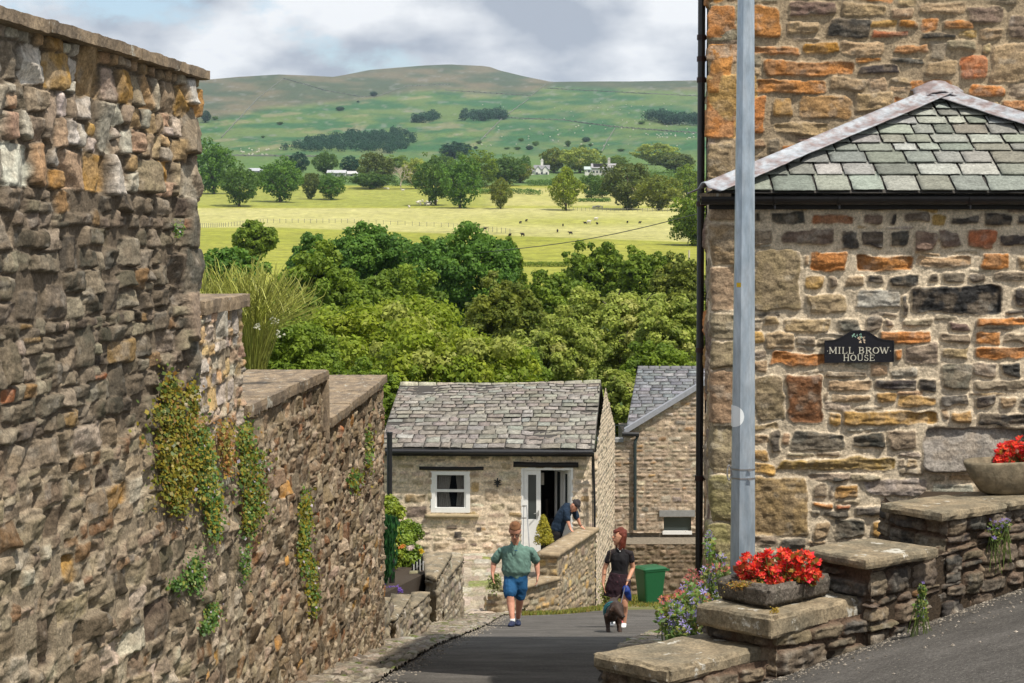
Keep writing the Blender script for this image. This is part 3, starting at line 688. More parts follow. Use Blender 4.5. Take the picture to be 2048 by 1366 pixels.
    mb = MB(); n = 10; prof = [(math.cos(t)*.05, math.sin(t)*.05) for t in [math.pi+math.pi*k/n for k in range(n+1)]]+[(math.cos(t)*.044, math.sin(t)*.044) for t in [2*math.pi-math.pi*k/n for k in range(n+1)]]
    mb.prism([(EL.x-.03, DP-.10+a, EZ-.022+b) for a, b in prof], (3.9, 0, 0))
    g = mb.build('gutter', M['black_pipe'], h)
    for x in (1.62, 2.02, 2.832, 3.6):
        mb = MB(); mb.prism([(x, DP-.10+a*1.12, EZ-.022+b*1.12) for a, b in prof], (.02, 0, 0)); mb.tube([(x+.01, DP-.13, EZ-.075), (x+.01, DP-.13, EZ-.10)], .006, 8)
        mb.build('bracket', M['black_pipe'], g)
    # tall downpipe on the left flank
    X = lambda y: at(1401.5, y, 14.0).x
    mb = MB(); px_ = at(1402, 300, 14.0).x
    dp = tag(thing('downpipe', (px_, 14.0, -2.42), 'tall black downpipe running the full height of the orange stone house corner', 'downpipe'))
    mb.tube([(px_, 14.0, -2.42), (px_, 14.0, 4.5)], .0262, 14); mb.build('pipe', M['black_pipe'], dp, smooth=False)
    for z in (at(0,75,14).z, at(0,118,14).z, at(0,160,14).z, at(0,408,14).z, at(0,700,14).z, -1.7, 2.6):
        mb = MB(); mb.tube([(px_, 14.0, z-.018), (px_, 14.0, z+.018)], .0325, 14); mb.box((px_-.005, 13.995, z-.012), (px_+.07, 14.02, z+.012)); mb.build('pipe_bracket', M['bracket'], dp)
    # thin cables beside the pipe
    mb = MB(); mb.tube([(px_+.045, 14.05, -2.0), (px_+.047, 14.05, 1.0), (px_+.045, 14.05, 4.4)], .006, 6); mb.build('cable', M['black_pipe'], dp)
    # iron eaves clip on the gutter seen at 1923,400 is part of the brackets above
    return h
M['roofdark'] = material('roof_boarding', base=(.06,.055,.05), rough=.9)
M['bracket'] = material('rusty_black_iron', base=(.035,.015,.013), rough=.5, var=.3)
stone_house()
# house name plate
def plaque():
    yb = DP-.034
    c = at(1718, 700, yb); s = (at(1818, 700, yb).x-c.x)/100.
    t = thing('house_sign', (c.x, yb, c.z), 'black arched name plate with cream letters fixed to the porch wall', 'sign')
    def pxy(x, y): return ((x-1718)*s, (700-y)*s)
    out_ = [(1649,726),(1788,724)]
    top = [(1788,681),(1770,679.5),(1757,676),(1747,670),(1738,664),(1729,661.2),(1718,660),(1707,661.2),(1698,664.5),(1689,670),(1679,676),(1666,680),(1649,681)]
    poly = [pxy(x, y) for x, y in out_+top]
    mb = MB(); mb.prism([(x, .0, z) for x, z in poly], (0, .016, 0)); mb.build('plate', M['plate'], t, bevel=.002, local=True)
    # raised rim along the edge
    mb = MB(); cz = sum(z for x, z in poly)/len(poly)
    inn = [(x*.955, (z-(-.005))*.93+(-.005)) for x, z in poly]
    V = [(x, -.004, z) for x, z in poly]+[(x, -.004, z) for x, z in inn]+[(x, .002, z) for x, z in poly]+[(x, .002, z) for x, z in inn]
    n = len(poly); Fc = []
    for i in range(n):
        j = (i+1) % n; Fc += [(i, j, n+j, n+i), (n+i, n+j, 3*n+j, 3*n+i), (i, 2*n+i, 2*n+j, j)]
    mb.add(V, Fc); mb.build('rim', M['plate'], t, local=True)
    # serif capitals: strokes as thin raised bars
    G = {  # strokes on a 0..1 by 0..1 cell: (x0,y0,x1,y1,weight); serifs added at stroke ends marked s
     'M': (1.25,[(.12,0,.12,1,.07),(.12,1,.5,.12,.13),(.5,.12,.86,1,.06),(.86,0,.86,1,.13)],[(.12,0),(.12,1),(.86,0),(.86,1)]),
     'I': (.55,[(.5,0,.5,1,.26)],[(.5,0),(.5,1)]),
     'L': (.95,[(.28,0,.28,1,.15),(.28,.03,.92,.03,.07),(.92,.0,.92,.28,.07)],[(.28,0),(.28,1)]),
     'B': (1.0,[(.22,0,.22,1,.15)],[(.22,0),(.22,1)]),
     'R': (1.05,[(.22,0,.22,1,.15),(.5,.5,.88,.02,.15)],[(.22,0),(.22,1),(.9,0)]),
     'O': (1.08,[],[]), 'W': (1.4,[(.06,1,.3,0,.12),(.3,0,.5,.85,.06),(.5,.85,.7,0,.12),(.7,0,.94,1,.06)],[(.06,1),(.94,1),(.5,.9)]),
     'H': (1.15,[(.2,0,.2,1,.13),(.8,0,.8,1,.13),(.2,.52,.8,.52,.07)],[(.2,0),(.2,1),(.8,0),(.8,1)]),
     'U': (1.1,[(.2,.3,.2,1,.13),(.82,.3,.82,1,.08)],[(.2,1),(.82,1)]), 'S': (.85,[],[]),
     'E': (1.0,[(.22,0,.22,1,.15),(.22,.03,.88,.03,.07),(.22,.97,.86,.97,.07),(.22,.5,.66,.5,.07),(.88,0,.88,.26,.07),(.86,.76,.86,1,.07),(.66,.38,.66,.64,.06)],[(.22,0),(.22,1)])}
    def word(txt, xa, xb, ya, yb2):
        hgt = (yb2-ya); tot = sum(G[ch][0] if ch != ' ' else .55 for ch in txt); sc_ = (xb-xa)/tot; x = xa
        mb = MB(); kk = [0]
        def bar(p, q, w):
            d = Vector((q[0]-p[0], q[1]-p[1])); 
            if d.length < 1e-6: return
            d.normalize(); n_ = Vector((-d.y, d.x))*w/2; kk[0] += 1; e = -.0028-.00004*kk[0] % .0006
            pts = [(p[0]+n_.x, p[1]+n_.y), (q[0]+n_.x, q[1]+n_.y), (q[0]-n_.x, q[1]-n_.y), (p[0]-n_.x, p[1]-n_.y)]
            mb.prism([(a, e, b) for a, b in pts], (0, .0045, 0))
        for ch in txt:
            if ch == ' ': x += .55*sc_; continue
            w_, st_, se = G[ch]; w = w_*sc_*.92
            X = lambda u: x+u*w
            Yv = lambda v: ya+v*hgt
            for a, b, c_, d, wt in st_: bar((X(a), Yv(b)), (X(c_), Yv(d)), wt*w if wt > .0 else 0)
            for a, b in se: bar((X(a)-.17*sc_*.9, Yv(b)), (X(a)+.17*sc_*.9, Yv(b)), .07*hgt)
            def arc(cx, cy, rx, ry, t0, t1, wa, wb, n=12):
                pr = None
                for i in range(n+1):
                    t_ = t0+(t1-t0)*i/n; q = (X(cx+rx*math.cos(t_)), Yv(cy+ry*math.sin(t_)))
                    if pr: wd_ = wa+(wb-wa)*abs(math.cos((t0+(t1-t0)*(i-.5)/n))); bar(pr, q, wd_*w)
                    pr = q
            if ch == 'O': arc(.5, .5, .40, .47, 0, 2*math.pi, .06, .16, 22)
            if ch == 'B': arc(.45, .755, .33, .225, -math.pi/2, math.pi/2, .06, .15); arc(.45, .265, .40, .245, -math.pi/2, math.pi/2, .06, .15); [bar((X(.22), Yv(v)), (X(.47), Yv(v)), .07*hgt) for v in (.02, .52, .98)]
            if ch == 'R': arc(.45, .745, .35, .235, -math.pi/2, math.pi/2, .06, .15); [bar((X(.22), Yv(v)), (X(.47), Yv(v)), .07*hgt) for v in (.51, .98)]
            if ch == 'U': arc(.51, .3, .31, .28, math.pi, 2*math.pi, .06, .12)
            if ch == 'S': arc(.5, .735, .30, .235, .25, math.pi*1.5, .07, .14, 14); arc(.5, .255, .34, .235, math.pi/2, -math.pi+.0, .07, .15, 14); bar((X(.80), Yv(.74)), (X(.80), Yv(1)), .06*w); bar((X(.15), Yv(0)), (X(.15), Yv(.3)), .06*w)
            x += w_*sc_
        return mb
    a, b = pxy(1658, 707); c_, d = pxy(1779, 694.5); word('MILL BROW', a, c_, b, d).build('lettering', M['letter'], t, local=True)
    a, b = pxy(1686, 721.5); c_, d = pxy(1751, 709.5); word('HOUSE', a, c_, b, d).build('lettering', M['letter'], t, local=True)
    # painted posy of leaves and blossom
    rr = random.Random(4)
    for nm, mt, cx, cy, sx, sy, n in (('leaves', 'posygreen', 1714, 672, 10, 4.5, 14), ('blossom', 'posycream', 1723, 679, 7, 6, 22)):
        mb = MB()
        for i in range(n):
            x, z = pxy(cx+rr.uniform(-1, 1)*sx, cy+rr.uniform(-1, 1)*sy); a = rr.random()*3.1; r1 = s*rr.uniform(1.2, 2.6); r2 = r1*.5; e = -.0006-i*.00006
            mb.prism([(x+math.cos(a)*r1*math.cos(q)-math.sin(a)*r2*math.sin(q), e, z+math.sin(a)*r1*math.cos(q)+math.cos(a)*r2*math.sin(q)) for q in [k*math.pi/3 for k in range(6)]], (0, .0015, 0))
        mb.build(nm, M[mt], t, local=True)
    for x in (1655, 1781):
        mb = MB(); q = pxy(x, 702); mb.tube([(q[0], -.003, q[1]), (q[0], .002, q[1])], .0028, 8)
        mb.build('screw', M['letter'], t, local=True)
M['plate'] = material('black_enamel', base=(.010,.010,.014), rough=.25, spec=.5)
M['letter'] = material('cream_letter_paint', base=(.55,.53,.44), rough=.5)
M['posygreen'] = material('pale_green_paint', base=(.25,.42,.33), rough=.5)
M['posycream'] = material('cream_pink_paint', base=(.62,.50,.36), rough=.5, var=.4, vscale=300)
plaque()
# lamp post in front of the porch corner
def lamp_post():
    D = 12.0; b = at(1485, 1150, D); r0 = 24.5/F*D; 
    t = thing('lamp_post', (b.x, D, -2.25), 'tall galvanised steel octagonal lamp post in front of the porch', 'lamp post')
    mb = MB(); zt = 4.4; r_at = lambda z: r0+(16.2/F*D-r0)*(z+2.05)/(at(0,0,D).z+2.05)
    rings = [-2.3, -2.0, -1, 0, 1, 2, 3, 4.4]; n = 8; V = []
    for z in rings:
        r = r_at(z)/math.cos(math.pi/8)*.985; V += [(math.cos(math.pi/8+k*math.pi/4)*r, math.sin(math.pi/8+k*math.pi/4)*r, z+2.25) for k in range(n)]
    Fc = [(i*n+k, i*n+(k+1) % n, (i+1)*n+(k+1) % n, (i+1)*n+k) for i in range(len(rings)-1) for k in range(n)]
    mb.add(V, Fc+[tuple(range(n))[::-1], tuple((len(rings)-1)*n+k for k in range(n))])
    o = mb.build('pole', M['galv'], t, local=True, bevel=0)
    # arm and lantern high above
    mb = MB(); mb.tube([(0,0,6.6),(0,-.05,7.0),(-.3,-.3,7.25),(-.8,-.6,7.3)], [.04,.035,.03,.03], 10); mb.build('arm', M['galv'], t, local=True)
    mb = MB(); mb.prism([(-.75,-.50,7.24),(-.65,-.64,7.24),(-1.15,-.95,7.24),(-1.25,-.80,7.24)], (0,0,.11)); mb.build('lantern', M['galv'], t, local=True, bevel=.02)
    # round reflective sticker wrapped on the two left faces
    def patch(name, mat, x0, x1, y0, y1, disc=False, off=.0012):
        cx = (x0+x1)/2; V = []; Fc = []; n = 24
        zc = (at(0, y0, D).z+at(0, y1, D).z)/2+2.25; hz = abs(at(0, y0, D).z-at(0, y1, D).z)/2
        r = r_at(zc-2.25)/math.cos(math.pi/8)*.985
        pts = [(math.cos(a), math.sin(a)) for a in [math.pi/8+k*math.pi/4 for k in range(8)]]
        # visible faces from left to right as seen from the camera: walk from angle 202.5 to 337.5 degrees
        ang = [math.radians(a) for a in (157.5, 202.5, 247.5, 292.5, 337.5)]
        pl = [(math.cos(a)*r, math.sin(a)*r) for a in ang]
        def onpost(x):              # local x -> y on the outline
            for (xa, ya), (xb, yb) in zip(pl[:-1], pl[1:]):
                if xb-xa > 1e-4 and xa-1e-6 <= x <= xb+1e-6: return ya+(yb-ya)*(x-xa)/(xb-xa)
            return pl[0][1] if x < 0 else pl[-1][1]
        xa = at(x0, 0, D).x-b.x; xb = at(x1, 0, D).x-b.x; rad = hz
        xs_ = sorted(set([xa+(xb-xa)*i/n for i in range(n+1)]+[q[0] for q in pl if xa < q[0] < xb]))
        ccx = xb-rad if disc else 0
        mbp = MB(); V = []
        for x in xs_:
            x = max(-r*.985, min(r*.985, x)); hh = math.sqrt(max(0, rad*rad-(x-ccx)**2)) if disc else hz; y = onpost(x)-off
            V += [(x, y, zc-hh), (x, y, zc+hh)]
        mbp.add(V, [(2*i, 2*i+2, 2*i+3, 2*i+1) for i in range(len(xs_)-1)]); return mbp.build(name, mat, t, local=True)
    patch('round_sticker', M['sticker'], 1461.5, 1491, 810, 853, True)
    patch('yellow_label', M['yellow'], 1464, 1470, 541, 572); patch('yellow_label', M['yellow'], 1475, 1483, 565, 574)
    # two steel straps holding a bracket ring
    for y in (937, 955):
        z = at(0, y, D).z; mb = MB(); r = r_at(z)/math.cos(math.pi/8)*.985+.003; n = 8
        V = []; 
        for zz in (z-.004+2.25, z+.004+2.25): V += [(math.cos(math.pi/8+k*math.pi/4)*r, math.sin(math.pi/8+k*math.pi/4)*r, zz) for k in range(n)]
        mb.add(V, [(k, (k+1) % n, n+(k+1) % n, n+k) for k in range(n)]); mb.box((.02,-r-.006,z-.007+2.25),(.045,-r+.002,z+.007+2.25)); mb.build('strap', M['strap'], t, local=True)
    z = at(0, 945, D).z+2.25; mb = MB(); mb.tube([(-r0-.012+.012*math.cos(a), -.01, z+.045*math.sin(a)) for a in [math.pi*2*k/16 for k in range(17)]], .005, 8); mb.build('bracket_ring', M['strap'], t, local=True)
M['sticker'] = material('pale_reflective_sticker', base=(.82,.86,.88), rough=.4)
M['yellow'] = material('yellow_label', base=(.65,.42,.02), rough=.5)
M['strap'] = material('steel_strap', base=(.5,.5,.5), rough=.3, metal=.8)
lamp_post()
# ---------------------------------------------------------------- stepped flower wall in front of the porch
def stepped_wall():
    rr = np.random.default_rng(33)
    t = thing('stepped_wall', (1.3, 10.4, -2.2), 'low dark stone wall rising in steps beside the lane, each step capped with a thick slab', 'wall')
    S = [ # left, near, right, back (x, y), top z, thickness
     ((.404,9.99),(.767,9.60),(1.36,10.20),(1.02,10.50),-2.10,.085),
     ((.957,10.33),(1.309,9.95),(1.90,10.58),(1.55,10.97),-1.914,.115),
     ((1.585,10.77),(1.853,10.35),(2.33,10.76),(2.02,11.14),-1.687,.058),
     ((2.10,11.31),(2.37,10.90),(2.84,11.31),(2.56,11.70),-1.5165,.052),
     ((2.57,11.68),(2.85,11.33),(3.60,12.0),(3.33,12.3),-1.5165,.052)]
    for i, (l, n_, r, b, z, th) in enumerate(S):
        c8 = [(*p, z-th) for p in (l, n_, r, b)]+[(*p, z) for p in (l, n_, r, b)]
        block('slab', c8, M['slab'], t, .018, .009 if i < 2 else .005, .011 if i < 2 else .008, 10, seed=i*7+2, chip=1.3, smooth=False)
    # masonry under each slab: left face and road face
    L1 = [(.44,9.99),(.80,9.66),(1.33,10.06),(1.87,10.46),(2.39,11.02),(2.95,11.50),(3.9,12.3)]
    ext = [[(.46,10.30),(.475,10.02),(.805,9.672),(1.40,10.12)],
           [(1.04,10.75),(1.035,10.35),(1.345,10.02),(2.0,10.565)],
           [(1.66,11.2),(1.65,10.79),(1.90,10.44),(2.5,11.11)],
           [(2.19,11.8),(2.17,11.33),(2.42,10.99),(3.0,11.52),(4.0,12.35)]]
    tops = [-2.18, -2.02, -1.742, -1.565]; bots = [-2.7, -2.6, -2.6, -2.5]
    pal = [((.105,.085,.065),5),((.15,.115,.08),2.5),((.07,.062,.055),3),((.18,.14,.09),.8),((.22,.13,.06),.3)]
    for i, (pa, zt, zb_) in enumerate(zip(ext, tops, bots)):
        _, _, _, s = along(pa, .05)
        st = rows(0, s[-1], zb_, zt, lambda z, r: r.uniform(.05, .15), lambda z, h_, r: h_*r.uniform(1.5, 3.6), rr, .2, .05)
        st = [(*q[:3], min(q[3], zt), pick(rr, pal), rr.uniform(-.012, .014)) for q in st]
        wallsheet('step_face', pa, zb_, zt+.02, st, M['stone'], t, du=.0085, dv=.0075, mortar=(.12,.08,.055), mh=-.03, dep=.008, edge=.009, gap=.004, warp=.010, wf=6, rough=.012, jit=.015, rr=rr, facet=.16)
    mb = MB()
    for q, z in (([(.50,10.05),(.82,9.72),(1.42,10.2),(1.0,10.6)],-2.17), ([(1.08,10.4),(1.36,10.07),(2.05,10.65),(1.9,11.3)],-2.01), ([(1.69,10.85),(1.92,10.5),(2.55,11.15),(2.3,11.7)],-1.74), ([(2.22,11.38),(2.44,11.05),(4.0,12.4),(2.6,12.48)],-1.60)):
        mb.hexa([(*p, -2.9) for p in q], [(*p, z) for p in q])
    mb.build('core', M['soil'], t)
stepped_wall()
def trough():
    # rectangular gritstone trough on the second slab
    z0 = -1.914; l, n_, r = (1.077,10.44), (1.318,10.135), (1.71,10.55); b = (l[0]+r[0]-n_[0], l[1]+r[1]-n_[1])
    t = thing('stone_trough', (1.4, 10.4, z0), 'small rectangular stone trough filled with red begonias on the second step', 'planter')
    def ring(s, z): cx = (l[0]+r[0])/2; cy = (l[1]+r[1])/2; return [(cx+(p[0]-cx)*s, cy+(p[1]-cy)*s, z) for p in (l, n_, r, b)]
    V, Q = lattice(ring(.97, z0+.002)+ring(1.02, z0+.118), 22, 26, 7, .008, .045, 13, 3)
    # hollow the top
    top = V[:, 2] > z0+.10
    A = np.array(ring(.74, 0))[:, :2]
    def inside(P):
        res = np.ones(len(P), bool)
        for i in range(4): a = A[i]; c_ = A[(i+1) % 4]; res &= ((c_[0]-a[0])*(P[:, 1]-a[1])-(c_[1]-a[1])*(P[:, 0]-a[0])) > 0
        return res
    ins = inside(V[:, :2])|(not True); V[top&ins, 2] -= .035
    o = link('trough', npmesh('trough', V, Q), M['trough'], t)
    cx, cy = (l[0]+r[0])/2, (l[1]+r[1])/2
    s = ring(.78, z0+.088); mb = MB(); mb.hexa(ring(.78, z0+.06), [(p[0], p[1], z0+.092) for p in s]); mb.build('soil', M['soil'], t)
    return (cx, cy, z0+.09)
TR1 = trough()
def bowl():
    z0 = -1.513; cx, cy = 3.04, 11.78
    t = thing('stone_bowl', (cx, cy, z0), 'shallow boat-shaped stone planter of scarlet begonias at the top of the steps', 'planter')
    V = []; Q = []; n = 44; prof = [(.0,.0),(.60,.0),(.72,.02),(.90,.11),(1.0,.185),(.985,.20),(.93,.195),(.86,.15),(.6,.13),(0,.13)]
    for (f, z) in prof:
        for k in range(n):
            a = 2*math.pi*k/n; ca, sa = math.cos(a), math.sin(a); e = 3.2
            x = abs(ca)**(2/e)*(1 if ca > 0 else -1)*.40*f; y = abs(sa)**(2/e)*(1 if sa > 0 else -1)*.19*f
            w = .010*(vnoise(x*9+4, y*9, z*9)-.5)
            X = cx+x*.97-y*-.2+w; Y = cy+x*.30+y*.95+w; V.append((X, Y, z0+z+w*.6))
    Q = [(i*n+k, i*n+(k+1) % n, (i+1)*n+(k+1) % n, (i+1)*n+k) for i in range(len(prof)-1) for k in range(n)]
    o = link('bowl', npmesh('bowl', V, Q), M['trough2'], t); fixnormals(o.data)
    mb = MB(); mb.add([(cx+.36*math.cos(a)*.9, cy+.17*math.sin(a)*.9+.1*math.cos(a), z0+.165) for a in [2*math.pi*k/20 for k in range(20)]], [tuple(range(20))]); mb.build('soil', M['soil'], t)
    return (cx, cy, z0+.165)
M['trough2'] = material('buff_stone_bowl', base=(.22,.18,.12), base2=(.13,.11,.075), rough=.9, var=.35, vscale=8, bump=.8, bscale=30, bd=.01)
TR2 = bowl()
# ---------------------------------------------------------------- foliage
def leafcloud(clumps, n, size, rs, pal, up=.35, flat=1.0, inner=.25, jitter=.55):
    """clumps: (k,4) centre and radius.  Leaf-sized quads on the shells of the clumps -> V, Q, C"""
    k = len(clumps); w = clumps[:, 3]**2; idx = rs.choice(k, n, p=w/w.sum())
    d = rs.normal(size=(n, 3)); d[:, 2] += up; d /= np.linalg.norm(d, axis=1)[:, None]
    r = clumps[idx, 3]*(1-inner*rs.random(n)**1.5)*np.where(rs.random(n) < .25, rs.uniform(1, 1.45, n), 1); p = clumps[idx, :3]+d*r[:, None]*np.array((1, 1, flat))
    nn = d+rs.normal(size=(n, 3))*jitter; nn[:, 2] += .25; nn /= np.linalg.norm(nn, axis=1)[:, None]
    a = np.cross(nn, rs.normal(size=(n, 3))); a /= np.linalg.norm(a, axis=1)[:, None]; b = np.cross(nn, a)
    s = size*(.6+.8*rs.random(n))[:, None]
    V = np.stack([p-a*s*.5, p-b*s*.32-nn*s*.06, p+a*s*.5, p+b*s*.32-nn*s*.06], 1).reshape(-1, 3)
    Q = np.arange(n*4).reshape(n, 4)
    pc = np.array([c for c, _ in pal]); pw = np.array([q for _, q in pal], float); pw /= pw.sum()
    cc = pc[rs.choice(len(pc), k, p=pw)]; lc = pc[rs.choice(len(pc), n, p=pw)]
    C = (cc[idx]*.6+lc*.4)*(.75+.5*rs.random(n))[:, None]
    return V, Q, np.repeat(C, 4, 0)
def crown(rs, R_, H, nc, rc, shape='round', lean=0):
    """clump centres covering the outside of a crown of half-width R_ and height H whose foot is at z=0"""
    k = np.arange(nc)+.5; z = 1-2*k/nc; az = k*2.399963+rs.random()*6; ph = rs.random(6)*6.28
    d = np.stack([np.sqrt(1-z*z)*np.cos(az), np.sqrt(1-z*z)*np.sin(az), z], 1)+rs.normal(size=(nc, 3))*.07
    a = np.arctan2(d[:, 1], d[:, 0])
    f = rs.uniform(.86, 1.0, nc)*(1+.13*np.sin(3*a+ph[0]+d[:, 2]*2)+.10*np.sin(5*d[:, 2]+ph[1]+2*a)+.06*np.sin(7*a+ph[2]+4*d[:, 2]))
    inn = rs.random(nc) < .22; f = np.where(inn, f*rs.uniform(.5, .85, nc), f)
    x, y, z = d[:, 0]*f, d[:, 1]*f, d[:, 2]*f
    if shape == 'cone': q = 1-.55*np.clip(z, 0, 1); x = x*q; y = y*q
    if shape == 'flat': z = np.where(z > .6, .6+(z-.6)*.5, z)
    if shape != 'cone': q = np.where(z < -.3, 1-.5*(-.3-z), 1.); x = x*q; y = y*q
    return np.stack([x*(R_-rc*.6), y*(R_-rc*.6), H*.5+z*(H*.5-rc*.5), rc*rs.uniform(.65, 1.3, nc)], 1)
GREENS = {
 'dark': [((0.087,0.187,0.029),4),((0.124,0.243,0.033),3),((0.176,0.309,0.041),1.5)],
 'mid': [((0.161,0.243,0.025),4),((0.232,0.319,0.031),3),((0.111,0.186,0.022),2)],
 'bright': [((0.238,0.314,0.022),4),((0.314,0.373,0.033),3),((0.150,0.220,0.018),2.5),((0.418,0.439,0.110),.8)],
 'olive': [((0.183,0.220,0.034),4),((0.243,0.273,0.036),3),((0.121,0.167,0.024),2)],
 'pale': [((0.302,0.366,0.063),4),((0.408,0.466,0.090),3),((0.196,0.258,0.046),3),((0.567,0.549,0.180),.8)],
 'brown': [((0.126,0.167,0.035),4),((0.163,0.196,0.050),3),((0.079,0.115,0.022),2)],
 'grey': [((.24,.22,.15),4),((.17,.17,.09),3)],
 'yellow': [((.30,.26,.03),4),((.22,.21,.03),3)],
 'blue': [((.030,.085,.048),4),((.042,.115,.060),3)],
 'fieldg': [((0.093,0.175,0.031),4),((0.132,0.226,0.039),3),((0.065,0.130,0.025),2)],
}
def trunkmesh(rs, H, r, spread, nl=5, top=.75, r_=None):
    mb = MB(); p = Vector((0, 0, -.5)); pts = [p]; 
    for i in range(1, 6): pts.append(Vector((rs.normal()*r*.5, rs.normal()*r*.5, H*top*i/5)))
    mb.tube(pts, [r*1.35, r, r*.85, r*.65, r*.42, r*.15], 7)
    for i in range(nl):
        a = rs.random()*6.28; z = H*rs.uniform(.18, .5); q = Vector((0, 0, z)); L_ = spread*rs.uniform(.5, .85)
        mb.tube([q, q+Vector((math.cos(a)*L_*.5, math.sin(a)*L_*.5, H*.14)), q+Vector((math.cos(a)*L_, math.sin(a)*L_, H*.32))], [r*.5, r*.32, r*.06], 5)
    return mb
def make_tree(name, loc, W, H, label, cat='tree', group=None, kind='mid', seed=0, nleaf=6000, leaf=.3, nc=70, rc=None, shape='round', foot=.12, trunk_r=None, rz=0, twigs=0, up=.35, jitter=.55, mat='leaf', inner=.35):
    rs = np.random.default_rng(seed); rc = rc or W*.26
    cl = crown(rs, W, H*(1-foot), nc, rc, shape); cl[:, 2] += H*foot
    V, Q, C = leafcloud(cl, nleaf, leaf, rs, GREENS[kind], up=up, jitter=jitter, inner=inner, flat=.8)
    t = thing(name, loc, label, cat, group, rz)
    link('crown', npmesh('crown', V, Q, C, smooth=False), M[mat], t, local=True)
    mb = trunkmesh(rs, H, trunk_r or H*.028, W, 6)
    if twigs:
        for i in range(twigs):
            c = cl[rs.integers(len(cl))]; a = Vector(c[:3]); d = Vector((rs.normal()*.5, rs.normal()*.5, 1.0)).normalized()
            mb.tube([a, a+d*c[3]*.9, a+d*c[3]*1.45+Vector((rs.normal(), rs.normal(), 0))*.1], [H*.004, H*.002, H*.001], 4, cap=False)
    mb.build('trunk', M['bark'], t, local=True)
    return t
def dup(t, loc, s, rz, label, group=None):
    r = t.copy(); col.objects.link(r); r.location = loc; r.rotation_euler = (0, 0, rz); r.scale = s; r['label'] = label
    if group: r['group'] = group
    for ch in list(t.children):
        c = ch.copy(); col.objects.link(c); c.parent = r
    return r
# --- the wooded river bank between the cottage and the fields: x centre, top y, half width (px), bottom y, depth, kind, label
NEAR = [
 ('sycamore_tree', 770, 578, 195, 800, 62, 'bright', 'broad yellow-green tree with pale tips right behind the old cottage', 52000, .17, 130, 'flat'),
 ('sycamore_tree', 905, 640, 150, 800, 58, 'bright', 'lower yellow-green tree spreading just above the ridge of the old cottage', 30000, .17, 90, 'flat'),
 ('sycamore_tree', 930, 458, 108, 660, 128, 'dark', 'tall dark green tree standing highest in the middle of the river bank woods', 22000, .30, 90, 'round'),
 ('sycamore_tree', 738, 456, 82, 600, 136, 'dark', 'dark green round-topped tree left of the tallest tree of the woods', 16000, .30, 70, 'round'),
 ('sycamore_tree', 858, 488, 50, 620, 133, 'dark', 'smaller dark tree squeezed between the two tallest dark trees', 9000, .30, 40, 'round'),
 ('alder_tree', 630, 474, 50, 600, 140, 'dark', 'dark low tree at the upper left of the woods next to the yellow meadow', 9000, .30, 40, 'round'),
 ('round_tree', 508, 443, 39, 520, 236, 'mid', 'small round tree alone at the edge of the bright yellow meadow', 7000, .42, 36, 'round'),
 ('sycamore_tree', 1012, 480, 34, 620, 130, 'mid', 'mid green tree on the right shoulder of the tallest dark tree', 7000, .30, 30, 'round'),
 ('ash_tree', 640, 512, 92, 720, 95, 'mid', 'mid green tree behind the tall fountain grass', 20000, .24, 80, 'round'),
 ('elder_bush', 455, 498, 66, 620, 100, 'dark', 'dark bush at the left edge of the woods beside the tall wall', 9000, .25, 40, 'round'),
 ('alder_tree', 1195, 492, 62, 640, 150, 'mid', 'rounded green tree just right of the hedge gap with the pale meadow', 13000, .32, 60, 'round'),
 ('alder_tree', 1288, 500, 50, 640, 146, 'mid', 'green tree in front of the single meadow oak on the right', 10000, .32, 46, 'round'),
 ('alder_tree', 1362, 520, 56, 700, 138, 'olive', 'loose olive-green tree next to the downpipe at the right edge of the woods', 11000, .30, 50, 'round'),
 ('willow_tree', 1010, 566, 78, 760, 92, 'olive', 'olive tree in the centre of the woods, below the tallest dark tree', 20000, .23, 80, 'round'),
 ('willow_tree', 1110, 552, 64, 720, 112, 'mid', 'mid green tree under the gap with the pale meadow', 13000, .26, 60, 'round'),
 ('ash_tree', 1225, 582, 108, 800, 84, 'pale', 'pale grey-green ash tree with bare twigs on top, behind the second stone house', 36000, .19, 110, 'round'),
 ('ash_tree', 1120, 640, 80, 800, 76, 'pale', 'pale green tree between the old cottage and the second stone house', 22000, .18, 80, 'round'),
 ('ash_tree', 1350, 600, 78, 800, 80, 'pale', 'pale green tree rising beside the black downpipe above the slate roof', 22000, .18, 80, 'round'),
 ('ash_tree', 1015, 690, 70, 800, 66, 'mid', 'green bush-like tree behind the middle of the cottage ridge', 14000, .17, 60, 'round'),
 ('laurel_bush', 560, 640, 110, 800, 42, 'mid', 'dense dark green shrub behind the coping of the stepped wall', 26000, .10, 80, 'round'),
 ('laurel_bush', 680, 722, 95, 830, 50, 'mid', 'green shrub showing above the lowest coping of the tall wall', 18000, .12, 60, 'round'),
 ('alder_tree', 790, 545, 95, 720, 104, 'mid', 'mid green tree between the two dark trees and the broad yellow-green one', 16000, .26, 60, 'round'),
 ('alder_tree', 600, 600, 90, 740, 72, 'mid', 'mid green tree right of the fountain grass, above the shrub', 18000, .2, 60, 'round'),
 ('hazel_bush', 752, 745, 48, 850, 49, 'mid', 'green shrub beside the left edge of the cottage roof', 9000, .11, 40, 'round'),
 ('hazel_bush', 1235, 745, 50, 880, 62, 'pale', 'green bush filling the gap between the cottage and the second stone house', 12000, .14, 50, 'round'),
 ('hazel_bush', 1320, 690, 70, 800, 68, 'mid', 'green bush just above the grey slate roof of the second stone house', 12000, .16, 50, 'round'),
]
